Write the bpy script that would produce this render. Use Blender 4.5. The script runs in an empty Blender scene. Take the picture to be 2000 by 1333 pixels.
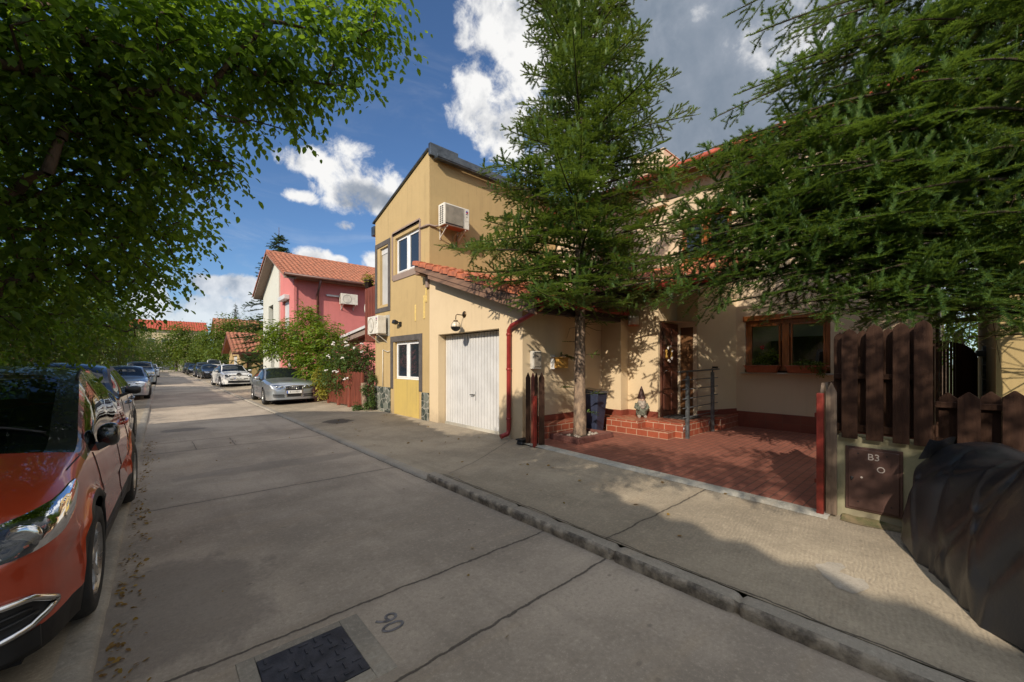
import bpy, bmesh, math, random
import numpy as np
from mathutils import Vector, Matrix, noise
from mathutils.bvhtree import BVHTree
C = bpy.context.scene.collection
R = math.radians
PI = math.pi
rng = random.Random(7)
nrg = np.random.default_rng(11)

# ------------------------------------------------------------------ camera (level, shifted, as the photo)
F = 768.6; CAMH = 1.62
TH = math.atan2(687, 768.6); TS, TC = math.sin(TH), math.cos(TH)
cam = bpy.data.cameras.new('camera'); co = bpy.data.objects.new('camera', cam); C.objects.link(co)
cam.sensor_width = 36; cam.lens = 36 * F / 2000; cam.shift_y = 43.5 / 2000
cam.clip_start = .05; cam.clip_end = 3000
co.location = (0, 0, CAMH); co.rotation_euler = (R(90), 0, -TH)
bpy.context.scene.camera = co

def at(px, py, D):                      # survey helper: a sight line of the photo, at a depth in metres
    a = (px - 1000) / F; b = (710 - py) / F
    return Vector((D * (TS + a * TC), D * (TC - a * TS), CAMH + D * b))

# ------------------------------------------------------------------ materials
def new_mat(name):
    m = bpy.data.materials.new(name); m.use_nodes = True
    nt = m.node_tree; nt.nodes.clear()
    out = nt.nodes.new('ShaderNodeOutputMaterial')
    return m, nt, out
class NB:
    def __init__(s, nt): s.nt = nt
    def n(s, t, **k):
        nd = s.nt.nodes.new(t)
        for a, b in k.items():
            if a.startswith('i_'):
                key = a[2:]; key = int(key) if key.isdigit() else key
                if hasattr(b, 'links') or hasattr(b, 'is_output'): s.nt.links.new(b, nd.inputs[key])
                else: nd.inputs[key].default_value = b
            else: setattr(nd, a, b)
        return nd
    def L(s, a, b): s.nt.links.new(a, b)
    def math(s, op, a, b=None, c=None, clamp=False):
        nd = s.nt.nodes.new('ShaderNodeMath'); nd.operation = op; nd.use_clamp = clamp
        for i, v in enumerate((a, b, c)):
            if v is None: continue
            if isinstance(v, (int, float)): nd.inputs[i].default_value = v
            else: s.nt.links.new(v, nd.inputs[i])
        return nd.outputs[0]
    def mix(s, f, a, b, blend='MIX'):
        nd = s.nt.nodes.new('ShaderNodeMix'); nd.data_type = 'RGBA'; nd.blend_type = blend
        for i, v in ((0, f), (6, a), (7, b)):
            if isinstance(v, (int, float)): nd.inputs[i].default_value = v
            elif isinstance(v, (tuple, list)): nd.inputs[i].default_value = (*v[:3], 1)
            else: s.nt.links.new(v, nd.inputs[i])
        return nd.outputs[2]
    def ramp(s, f, lo, hi, a=0., b=1., smooth=True):
        nd = s.nt.nodes.new('ShaderNodeMapRange'); nd.interpolation_type = 'SMOOTHSTEP' if smooth else 'LINEAR'
        nd.inputs[1].default_value = lo; nd.inputs[2].default_value = hi; nd.inputs[3].default_value = a; nd.inputs[4].default_value = b
        s.nt.links.new(f, nd.inputs[0]); return nd.outputs[0]
    def co(s): return s.nt.nodes.new('ShaderNodeTexCoord').outputs['Object']
    def noise(s, v, sc, det=4., rough=.6, dist=0.):
        nd = s.n('ShaderNodeTexNoise', i_Scale=sc, i_Detail=det, i_Roughness=rough, i_Distortion=dist); s.L(v, nd.inputs['Vector']); return nd.outputs['Fac']
    def map(s, v, scale=(1, 1, 1), loc=(0, 0, 0), rot=(0, 0, 0)):
        nd = s.n('ShaderNodeMapping'); nd.inputs[1].default_value = loc; nd.inputs[2].default_value = rot; nd.inputs[3].default_value = scale
        s.L(v, nd.inputs[0]); return nd.outputs[0]
    def bump(s, h, st=.3, d=.01):
        nd = s.n('ShaderNodeBump', i_Strength=st, i_Distance=d); s.L(h, nd.inputs['Height']); return nd.outputs[0]
    def pbr(s, out, col, rough=.6, metal=0., normal=None, **k):
        p = s.n('ShaderNodeBsdfPrincipled')
        for key, v in (('Base Color', col), ('Roughness', rough), ('Metallic', metal)):
            if isinstance(v, (int, float)): p.inputs[key].default_value = v
            elif isinstance(v, (tuple, list)): p.inputs[key].default_value = (*v[:3], 1)
            else: s.L(v, p.inputs[key])
        for key, v in k.items(): p.inputs[key.replace('_', ' ')].default_value = v
        if normal is not None: s.L(normal, p.inputs['Normal'])
        s.L(p.outputs[0], out.inputs[0]); return p

def mat(name, col, rough=.6, metal=0., var=.12, scale=3., bump=.0, bscale=40., stretch=(1, 1, 1), col2=None, **k):
    m, nt, out = new_mat(name); b = NB(nt)
    v = b.map(b.co(), stretch)
    f = b.noise(v, scale, 6, .65)
    c2 = col2 or tuple(c * (1 - var * 2) for c in col); c1 = tuple(min(1, c * (1 + var)) for c in col)
    cc = b.mix(b.ramp(f, .3, .7), c2, c1)
    nm = None
    if bump: nm = b.bump(b.noise(v, bscale, 5, .7), bump, .01)
    rr = b.ramp(f, .2, .8, max(0, rough - .06), min(1, rough + .06))
    b.pbr(out, cc, rr, metal, nm, **k)
    return m

def boxco(b):          # surface coordinates that follow whichever face of a box is seen
    g = b.n('ShaderNodeNewGeometry'); v = b.co()
    nz = b.math('ABSOLUTE', b.n('ShaderNodeSeparateXYZ', i_0=g.outputs['Normal']).outputs[2])
    s = b.n('ShaderNodeSeparateXYZ', i_0=v)
    side = b.n('ShaderNodeCombineXYZ'); b.L(b.math('ADD', s.outputs[0], s.outputs[1]), side.inputs[0]); b.L(s.outputs[2], side.inputs[1])
    mx = b.n('ShaderNodeMix', data_type='VECTOR'); b.L(b.math('GREATER_THAN', nz, .6), mx.inputs[0]); b.L(side.outputs[0], mx.inputs[4]); b.L(v, mx.inputs[5])
    return mx.outputs[1]

def brick_mat(name, c1, c2, mortar, w, h, ms, rough=.6, bump=.3, off=.5, flat=False, shift=(0, 0, 0)):
    m, nt, out = new_mat(name); b = NB(nt)
    v = b.co() if flat else boxco(b)
    v = b.map(v, (1, 1, 1), shift)
    br = b.n('ShaderNodeTexBrick', offset=off, i_Color1=(*c1, 1), i_Color2=(*c2, 1), i_Mortar=(*mortar, 1), i_Scale=1.0)
    br.inputs['Mortar Size'].default_value = ms; br.inputs['Brick Width'].default_value = w; br.inputs['Row Height'].default_value = h
    br.inputs['Bias'].default_value = 0
    b.L(v, br.inputs['Vector'])
    n1 = b.noise(b.co(), 5, 6, .7); n2 = b.noise(b.co(), 60, 3, .6)
    col = b.mix(b.ramp(n1, .35, .75, 0, .55), br.outputs['Color'], tuple(x * .62 for x in c1))
    hgt = b.math('SUBTRACT', b.math('MULTIPLY', n2, .3), br.outputs['Fac'])
    b.pbr(out, col, b.ramp(n1, .2, .8, rough - .1, rough + .1), 0, b.bump(hgt, bump, .006))
    return m

def plaster(name, col, stain, amt=.35, streak=.3, dirtz=None):
    m, nt, out = new_mat(name); b = NB(nt); v = b.co()
    n1 = b.noise(v, 1.1, 6, .7); n2 = b.noise(b.map(v, (6, 6, .35)), 1.0, 5, .65); n3 = b.noise(v, 7, 6, .75); n4 = b.noise(b.map(v, (14, 14, .5), (3, 1, 2)), 1.0, 4, .6)
    c = b.mix(b.math('MULTIPLY', b.ramp(n1, .42, .72), amt), col, stain)
    c = b.mix(b.math('MULTIPLY', b.ramp(n2, .5, .78), streak), c, tuple(x * .72 for x in stain))
    c = b.mix(b.math('MULTIPLY', b.ramp(n3, .5, .8), .22), c, tuple(min(1, x * 1.18) for x in col))
    c = b.mix(b.math('MULTIPLY', b.math('MULTIPLY', b.ramp(n4, .56, .72), b.ramp(n1, .4, .6)), streak * .9), c, tuple(x * .6 for x in stain))
    if dirtz:
        z = b.n('ShaderNodeSeparateXYZ', i_0=v).outputs[2]
        d = b.math('MULTIPLY', b.ramp(b.math('ADD', z, b.math('MULTIPLY', n3, .5)), dirtz - .1, dirtz + .55, 1, 0), .5)
        c = b.mix(d, c, (.2, .16, .12))
    b.pbr(out, c, .88, 0, b.bump(b.noise(v, 90, 4, .7), .25, .004))
    return m

def concrete(name, col, joints=(), spots=(), comb=False, warm=(.40, .31, .21)):
    m, nt, out = new_mat(name); b = NB(nt); v = b.co()
    s = b.n('ShaderNodeSeparateXYZ', i_0=v)
    n0 = b.noise(v, .45, 5, .62); n1 = b.noise(v, 1.7, 7, .7, .4); n2 = b.noise(v, 9, 6, .75); n3 = b.noise(v, 120, 3, .6)
    n4 = b.noise(b.map(v, (.5, 2.2, 1)), 1.4, 6, .65)
    c = b.mix(b.ramp(n0, .38, .62), tuple(x * .66 for x in col), tuple(min(1, x * 1.06) for x in col))
    c = b.mix(b.math('MULTIPLY', b.ramp(n1, .5, .72), .42), c, tuple(x * .55 for x in col))
    c = b.mix(b.math('MULTIPLY', b.ramp(n4, .52, .7), .35), c, warm)
    c = b.mix(b.math('MULTIPLY', b.ramp(n2, .52, .72), .45), c, tuple(min(1, x * 1.30) for x in col))
    c = b.mix(b.math('MULTIPLY', b.ramp(n3, .50, .70), .30), c, tuple(x * .58 for x in col))
    n6 = b.noise(v, 34, 4, .8)
    c = b.mix(b.math('MULTIPLY', b.ramp(n6, .50, .68), .42), c, tuple(x * .50 for x in col))
    c = b.mix(b.math('MULTIPLY', b.ramp(n6, .48, .34), .30), c, tuple(min(1, x * 1.5) for x in col))
    n5 = b.noise(b.map(v, (3.2, .22, 1)), 1.3, 5, .6)
    c = b.mix(b.math('MULTIPLY', b.ramp(n5, .52, .75), .34), c, tuple(x * .52 for x in col))
    vo = b.n('ShaderNodeTexVoronoi', feature='F1', i_Scale=70.); b.L(v, vo.inputs['Vector'])
    sp = b.math('MULTIPLY', b.math('LESS_THAN', b.math('ADD', vo.outputs['Distance'], b.math('MULTIPLY', n3, .3)), .34), b.math('GREATER_THAN', b.n('ShaderNodeSeparateColor', i_0=vo.outputs['Color']).outputs[0], .72))
    c = b.mix(b.math('MULTIPLY', sp, .30), c, tuple(min(1, x * 1.7) for x in col))
    vo2 = b.n('ShaderNodeTexVoronoi', feature='F1', i_Scale=5.5); b.L(b.map(v, (1, 1.5, 1), (3, 1, 0)), vo2.inputs['Vector'])
    sp2 = b.math('MULTIPLY', b.ramp(b.math('ADD', vo2.outputs['Distance'], b.math('MULTIPLY', n2, .22)), .17, .27, 1, 0), b.math('GREATER_THAN', b.n('ShaderNodeSeparateColor', i_0=vo2.outputs['Color']).outputs[1], .74))
    c = b.mix(b.math('MULTIPLY', sp2, .5), c, tuple(x * .4 for x in col))
    h = b.math('ADD', b.math('MULTIPLY', n3, .5), b.math('MULTIPLY', n2, .7))
    if comb:
        w = b.n('ShaderNodeTexWave', wave_type='BANDS', bands_direction='Y', i_Scale=11., i_Distortion=7.); w.inputs['Detail'].default_value = 4; w.inputs['Detail Scale'].default_value = 1.5
        b.L(b.map(v, (.6, 1, 1), (0, 0, 0), (0, 0, -.25)), w.inputs['Vector'])
        h = b.math('ADD', h, b.math('MULTIPLY', w.outputs['Fac'], b.ramp(n1, .3, .6, .15, .6)))
        c = b.mix(b.math('MULTIPLY', w.outputs['Fac'], b.ramp(n1, .35, .65, .03, .24)), c, tuple(x * .45 for x in col))
    wob = b.math('MULTIPLY', b.math('SUBTRACT', b.noise(v, 3.2, 5, .7), .5), .09)
    for (ax, p0, sl, wd, lo, hi) in joints:        # joints and cracks: p = p0 + sl*q along the other axis
        p, q = (s.outputs[1], s.outputs[0]) if ax == 'y' else (s.outputs[0], s.outputs[1])
        d = b.math('ABSOLUTE', b.math('ADD', b.math('SUBTRACT', b.math('SUBTRACT', p, p0), b.math('MULTIPLY', q, sl)), wob))
        k = b.ramp(b.math('ADD', d, b.math('MULTIPLY', b.math('SUBTRACT', n2, .5), wd * .9)), wd * .5, wd * 1.15, 1, 0)
        k = b.math('MULTIPLY', k, b.math('MULTIPLY', b.math('GREATER_THAN', q, lo), b.math('LESS_THAN', q, hi)))
        h = b.math('SUBTRACT', h, b.math('MULTIPLY', k, 2.5))
        c = b.mix(b.math('MULTIPLY', k, .86), c, (.04, .032, .026))
        k2 = b.math('MULTIPLY', b.ramp(d, wd, wd * 9, 1, 0), b.math('MULTIPLY', b.math('GREATER_THAN', q, lo), b.math('LESS_THAN', q, hi)))
        c = b.mix(b.math('MULTIPLY', k2, .22), c, tuple(x * .4 for x in col))
    for (x, y, rx, ry, sc, amt) in spots:
        dx = b.math('DIVIDE', b.math('SUBTRACT', s.outputs[0], x), rx); dy = b.math('DIVIDE', b.math('SUBTRACT', s.outputs[1], y), ry)
        d = b.math('SQRT', b.math('ADD', b.math('MULTIPLY', dx, dx), b.math('MULTIPLY', dy, dy)))
        d = b.math('ADD', d, b.math('MULTIPLY', b.math('SUBTRACT', n1, .5), 1.5))
        c = b.mix(b.math('MULTIPLY', b.ramp(d, .75, 1.0, 1, 0), amt), c, sc)
    b.pbr(out, c, b.ramp(n1, .2, .8, .78, .93), 0, b.bump(h, .55, .006))
    return m

def glass_mat(name, dark=(.012, .016, .02), ior=1.6, rough=.02, see=.0, tint=(.8, .9, .88)):
    m, nt, out = new_mat(name); b = NB(nt)
    g = b.n('ShaderNodeBsdfGlossy', i_Roughness=rough); g.inputs[0].default_value = (.95, .97, 1, 1)
    fr = b.n('ShaderNodeFresnel', i_IOR=ior)
    wv = b.bump(b.noise(b.co(), 1.3, 2, .5), .02, .05); b.L(wv, g.inputs['Normal'])
    if see > 0:
        t = b.n('ShaderNodeBsdfTransparent'); t.inputs[0].default_value = (*tint, 1)
        d = b.n('ShaderNodeBsdfDiffuse'); d.inputs[0].default_value = (*dark, 1)
        mx = b.n('ShaderNodeMixShader', i_0=see); b.L(d.outputs[0], mx.inputs[1]); b.L(t.outputs[0], mx.inputs[2]); base = mx.outputs[0]
    else:
        d = b.n('ShaderNodeBsdfDiffuse'); d.inputs[0].default_value = (*dark, 1); base = d.outputs[0]
    mx = b.n('ShaderNodeMixShader'); b.L(fr.outputs[0], mx.inputs[0]); b.L(base, mx.inputs[1]); b.L(g.outputs[0], mx.inputs[2])
    b.L(mx.outputs[0], out.inputs[0]); return m

def car_paint(name, col, flake=.0, rough=.3, metal=.0, coat=1.):
    m, nt, out = new_mat(name); b = NB(nt); v = b.co()
    n = b.noise(v, 900, 2, .5); d = b.noise(v, 2.2, 6, .7)
    c = b.mix(b.math('MULTIPLY', n, flake), col, tuple(min(1, x * 2.2 + .02) for x in col))
    c = b.mix(b.math('MULTIPLY', b.ramp(d, .45, .8), .18), c, (.16, .13, .11))
    b.pbr(out, c, b.ramp(d, .3, .8, rough, rough + .12), metal, None, Coat_Weight=coat, Coat_Roughness=.04, Coat_IOR=1.6)
    return m

def leaf_mat(name, c1, c2, c3, trans=.35, gloss=.5, nsc=1.6, rough=.45):
    m, nt, out = new_mat(name); b = NB(nt); v = b.co()
    g = b.n('ShaderNodeNewGeometry')
    rp = g.outputs['Random Per Island']
    n1 = b.noise(v, nsc, 3, .6)
    c = b.mix(b.ramp(n1, .35, .65), c1, c2)
    c = b.mix(b.math('MULTIPLY', b.math('POWER', rp, 2.2), .8), c, c3)
    c = b.mix(b.math('MULTIPLY', b.math('LESS_THAN', rp, .25), .35), c, tuple(x * .5 for x in c1))
    p = b.n('ShaderNodeBsdfPrincipled', i_Roughness=rough); b.L(c, p.inputs['Base Color']); p.inputs['Specular IOR Level'].default_value = gloss
    t = b.n('ShaderNodeBsdfTranslucent'); b.L(b.mix(.6, c, (c3[0] * 1.6, c3[1] * 1.5, c3[2] * .5), 'MIX'), t.inputs[0])
    mx = b.n('ShaderNodeMixShader', i_0=trans); b.L(p.outputs[0], mx.inputs[1]); b.L(t.outputs[0], mx.inputs[2])
    b.L(mx.outputs[0], out.inputs[0]); return m

M = {}
M['ochre'] = plaster('ochre_plaster', (.445, .322, .152), (.38, .275, .13), .6, .5, .2)
M['yellow'] = plaster('yellow_panel_plaster', (.50, .365, .105), (.40, .30, .11), .6, .5)
M['cream'] = plaster('cream_plaster', (.62, .49, .315), (.53, .41, .26), .4, .16, .16)
M['cream2'] = plaster('cream_plaster_plain', (.60, .48, .335), (.58, .46, .32), .4, .2)
M['pink'] = plaster('pink_plaster', (.58, .19, .178), (.48, .155, .148), .5, .3)
M['greywhite'] = plaster('pale_grey_plaster', (.56, .57, .51), (.48, .49, .44), .4, .2)
M['surround'] = plaster('brown_grey_render', (.27, .20, .165), (.22, .165, .14), .5, .35)
M['darksurround'] = mat('dark_grey_render', (.085, .075, .07), .85, 0, .15, 5, .3, 90)
M['neigh'] = plaster('neighbour_plaster', (.40, .30, .14), (.33, .25, .12), .4, .3)
M['white'] = mat('white_enamel', (.58, .58, .575), .42, 0, .05, 2.5)
M['pvc'] = mat('white_pvc', (.78, .79, .80), .35, 0, .04, 3)
M['acwhite'] = mat('aged_white_plastic', (.66, .63, .56), .5, 0, .10, 5)
M['acgrey'] = mat('grille_beige', (.30, .27, .22), .6, 0, .1, 6)
M['black'] = mat('black_plastic', (.012, .012, .013), .5, 0, .2, 8, .1, 200)
M['dark'] = mat('dark_void', (.008, .008, .009), .9)
M['rubber'] = mat('tyre_rubber', (.018, .018, .018), .78, 0, .25, 12, .25, 160)
M['lead'] = mat('lead_flashing', (.12, .135, .15), .38, .75, .2, 4, .2, 20)
M['tile'] = mat('terracotta_tile', (.42, .135, .062), .62, 0, .22, 7, .25, 60, col2=(.25, .085, .05))
M['tile2'] = mat('terracotta_tile_weathered', (.33, .118, .066), .7, 0, .25, 6, .25, 60, col2=(.22, .095, .055))
M['tilered'] = mat('red_tile_bright', (.40, .07, .035), .6, 0, .2, 7, .2, 60)
M['gutter'] = mat('red_gutter_steel', (.30, .035, .03), .38, .1, .15, 6)
M['gutterbrown'] = mat('brown_gutter_steel', (.09, .035, .026), .45, .1, .15, 6)
M['woodrail'] = mat('weathered_fascia_wood', (.20, .115, .075), .7, 0, .25, 3, .4, 30, (1, .35, 3), (.09, .055, .038))
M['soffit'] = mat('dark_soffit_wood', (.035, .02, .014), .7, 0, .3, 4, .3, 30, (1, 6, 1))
M['fence'] = mat('dark_brown_fence_wood', (.040, .020, .012), .62, 0, .3, 5, .45, 26, (5, 5, .35), (.03, .014, .009), Specular_IOR_Level=.12)
M['fencegrey'] = mat('greyed_fence_wood', (.16, .115, .08), .75, 0, .3, 5, .45, 26, (5, 5, .35), (.08, .055, .04))
M['fencered'] = mat('red_brown_picket_wood', (.21, .055, .032), .62, 0, .25, 5, .4, 26, (5, 5, .35))
M['redpost'] = mat('red_painted_steel', (.20, .022, .013), .5, .0, .2, 8)
M['orangewood'] = mat('orange_varnished_wood', (.27, .085, .022), .32, 0, .22, 6, .15, 40, (5, 5, .5), Coat_Weight=.5)
M['darkdoor'] = mat('carved_dark_door_wood', (.085, .027, .015), .38, 0, .3, 6, .2, 40, (4, 4, .5), Coat_Weight=.4)
M['brown'] = mat('brown_door_panel', (.13, .058, .02), .5, 0, .2, 3)
M['cabinet'] = mat('brown_painted_steel', (.085, .042, .033), .55, .1, .12, 5, .08, 40)
M['steel'] = mat('galvanised_rail_steel', (.17, .19, .20), .42, .7, .2, 8)
M['chrome'] = mat('chrome_trim', (.7, .7, .7), .14, 1., .05, 8)
M['alu'] = mat('alloy_rim', (.50, .50, .50), .3, .85, .12, 10)
M['bark'] = mat('fir_bark', (.24, .17, .115), .9, 0, .35, 9, 1., 30, (1, 1, .55), (.07, .05, .04))
M['barkdark'] = mat('dark_bark', (.09, .06, .042), .9, 0, .35, 9, 1., 30, (1, 1, .4), (.035, .024, .018))
M['mossysoil'] = mat('mossy_soil', (.17, .125, .07), .95, 0, .35, 9, .8, 60, col2=(.08, .085, .03))
M['soil'] = mat('soil', (.055, .04, .026), .95, 0, .35, 14, .8, 60)
M['grass'] = mat('grass_ground', (.06, .085, .022), .95, 0, .4, 2, .6, 60, col2=(.08, .06, .03))
M['terracotta'] = mat('terracotta_plastic', (.34, .095, .04), .55, 0, .15, 6)
M['blue'] = mat('blue_bin_plastic', (.026, .034, .066), .5, 0, .15, 5)
M['paper'] = mat('plate_white', (.78, .78, .76), .5, 0, .04, 8)
M['plateblue'] = mat('plate_blue', (.02, .09, .42), .5)
M['ink'] = mat('black_ink', (.012, .012, .014), .6)
M['chalk'] = mat('faded_white_paint', (.52, .46, .42), .9)
M['bluespray'] = mat('faded_blue_spray_paint', (.20, .19, .195), .9, 0, .3, 30)
M['bronze'] = mat('aged_bronze', (.10, .065, .035), .45, .8, .25, 20)
M['opal'] = mat('lamp_glass', (.62, .54, .42), .18, 0, .05, 5)
M['iron'] = mat('cast_iron_cover', (.058, .058, .068), .6, .35, .3, 8, .3, 60)
M['gnome_hat'] = mat('gnome_hat_paint', (.06, .02, .018), .6, 0, .3, 30, .3, 60)
M['gnome_stone'] = mat('worn_gnome_paint', (.36, .31, .26), .8, 0, .35, 24, .4, 60)
M['gnome_coat'] = mat('gnome_coat_paint', (.16, .17, .13), .8, 0, .35, 24, .4, 60)
M['gnome_skin'] = mat('gnome_face_paint', (.45, .30, .22), .7, 0, .2, 24)
M['blind'] = mat('roller_blind_cloth', (.60, .58, .46), .9, 0, .06, 3)
M['curtain'] = mat('net_curtain', (.5, .52, .52), .9, 0, .06, 3)
M['bluecurtain'] = mat('blue_curtain', (.10, .13, .18), .9, 0, .2, 6)
M['mat'] = mat('door_mat_fibre', (.06, .055, .05), .95, 0, .3, 30, .6, 120)
M['gold'] = mat('yellow_straw', (.42, .24, .04), .7, 0, .2, 20)
M['redpetal'] = mat('red_petal', (.5, .03, .04), .6)
M['whitepetal'] = mat('white_petal', (.75, .70, .66), .7)
M['foam'] = mat('yellow_pu_foam', (.62, .46, .16), .8, 0, .1, 14, .4, 60)
M['orangebox'] = mat('orange_varnished_box', (.42, .22, .045), .5, 0, .2, 8, .2, 40)
M['greybox'] = mat('letterbox_enamel', (.52, .50, .45), .45, 0, .06, 5)
M['glass'] = glass_mat('window_glass', (.02, .026, .032), 1.75)
M['glass_see'] = glass_mat('clear_window_glass', (.02, .03, .02), 1.8, .02, .96)
M['carglass'] = glass_mat('dark_car_glass', (.010, .014, .016), 1.6)
M['cargl_see'] = glass_mat('tinted_car_glass', (.010, .02, .02), 1.52, .015, .92, (.55, .66, .62))
M['lampglass'] = glass_mat('headlamp_glass', (.1, .11, .12), 1.5, .02, .8, (.9, .92, .95))
M['step'] = brick_mat('red_step_tiles', (.33, .085, .045), (.27, .068, .038), (.50, .40, .29), .245, .125, .006, .38, .25, shift=(0, -.03, 0))
M['skirt'] = brick_mat('red_skirting_tiles', (.22, .055, .034), (.18, .048, .03), (.16, .08, .05), .33, .3, .004, .4, .2, 0., shift=(0, .1, 0))
M['pavers'] = brick_mat('red_concrete_pavers', (.30, .105, .068), (.24, .085, .058), (.11, .06, .045), .205, .104, .006, .75, .5, .5, True)
M['kerbred'] = mat('red_concrete_edging', (.16, .062, .048), .85, 0, .2, 6, .5, 60)
def stone_plinth():
    m, nt, out = new_mat('crazy_stone_cladding'); b = NB(nt); v = b.map(b.co(), (1, 1, 1))
    vo = b.n('ShaderNodeTexVoronoi', feature='F1', i_Scale=5.2); de = b.n('ShaderNodeTexVoronoi', feature='DISTANCE_TO_EDGE', i_Scale=5.2)
    nz = b.n('ShaderNodeTexNoise', i_Scale=4., i_Detail=3.); b.L(v, nz.inputs['Vector'])
    vv = b.mix(.12, v, nz.outputs['Color'])
    b.L(vv, vo.inputs['Vector']); b.L(vv, de.inputs['Vector'])
    r = b.n('ShaderNodeSeparateColor', i_0=vo.outputs['Color']).outputs[0]
    c = b.mix(b.ramp(r, .2, .9), (.022, .036, .030), (.15, .165, .135)); c = b.mix(b.math('MULTIPLY', b.ramp(b.noise(v, 14, 5, .7), .45, .7), .6), c, (.24, .23, .19))
    e = b.ramp(de.outputs['Distance'], .03, .07)
    c = b.mix(e, (.30, .29, .25), c)
    b.pbr(out, c, .6, 0, b.bump(e, .8, .02)); return m
M['stone'] = stone_plinth()

# ------------------------------------------------------------------ objects
ORG = {}
def tag(o, label=None, cat=None, group=None, kind=None):
    if label: o['label'] = label
    if cat: o['category'] = cat
    if group: o['group'] = group
    if kind: o['kind'] = kind
    return o
def thing(name, label, cat, loc=(0, 0, 0), group=None):
    o = bpy.data.objects.new(name, None); C.objects.link(o); o.empty_display_size = .2
    o.location = loc; ORG[o.name] = Vector(loc); tag(o, label, cat, group); return o
def link_mesh(name, me, m, parent=None, kind=None):
    o = bpy.data.objects.new(name, me); C.objects.link(o)
    if m is not None and not len(me.materials): me.materials.append(M[m] if isinstance(m, str) else m)
    if parent is not None:
        o.parent = parent
        og = ORG.get(parent.name, Vector((0, 0, 0)))
        ORG[o.name] = og
        if og.length: me.transform(Matrix.Translation(-og))
    if kind: o['kind'] = kind
    return o
def dup(root, loc, rotz=0., label=None, group=None):
    r = root.copy(); C.objects.link(r); r.location = loc; r.rotation_euler = (0, 0, rotz)
    if label: r['label'] = label
    if group: r['group'] = group
    for ch in list(root.children):
        c = ch.copy(); C.objects.link(c); c.parent = r
        for g in list(ch.children):
            d = g.copy(); C.objects.link(d); d.parent = c
    return r

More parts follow.
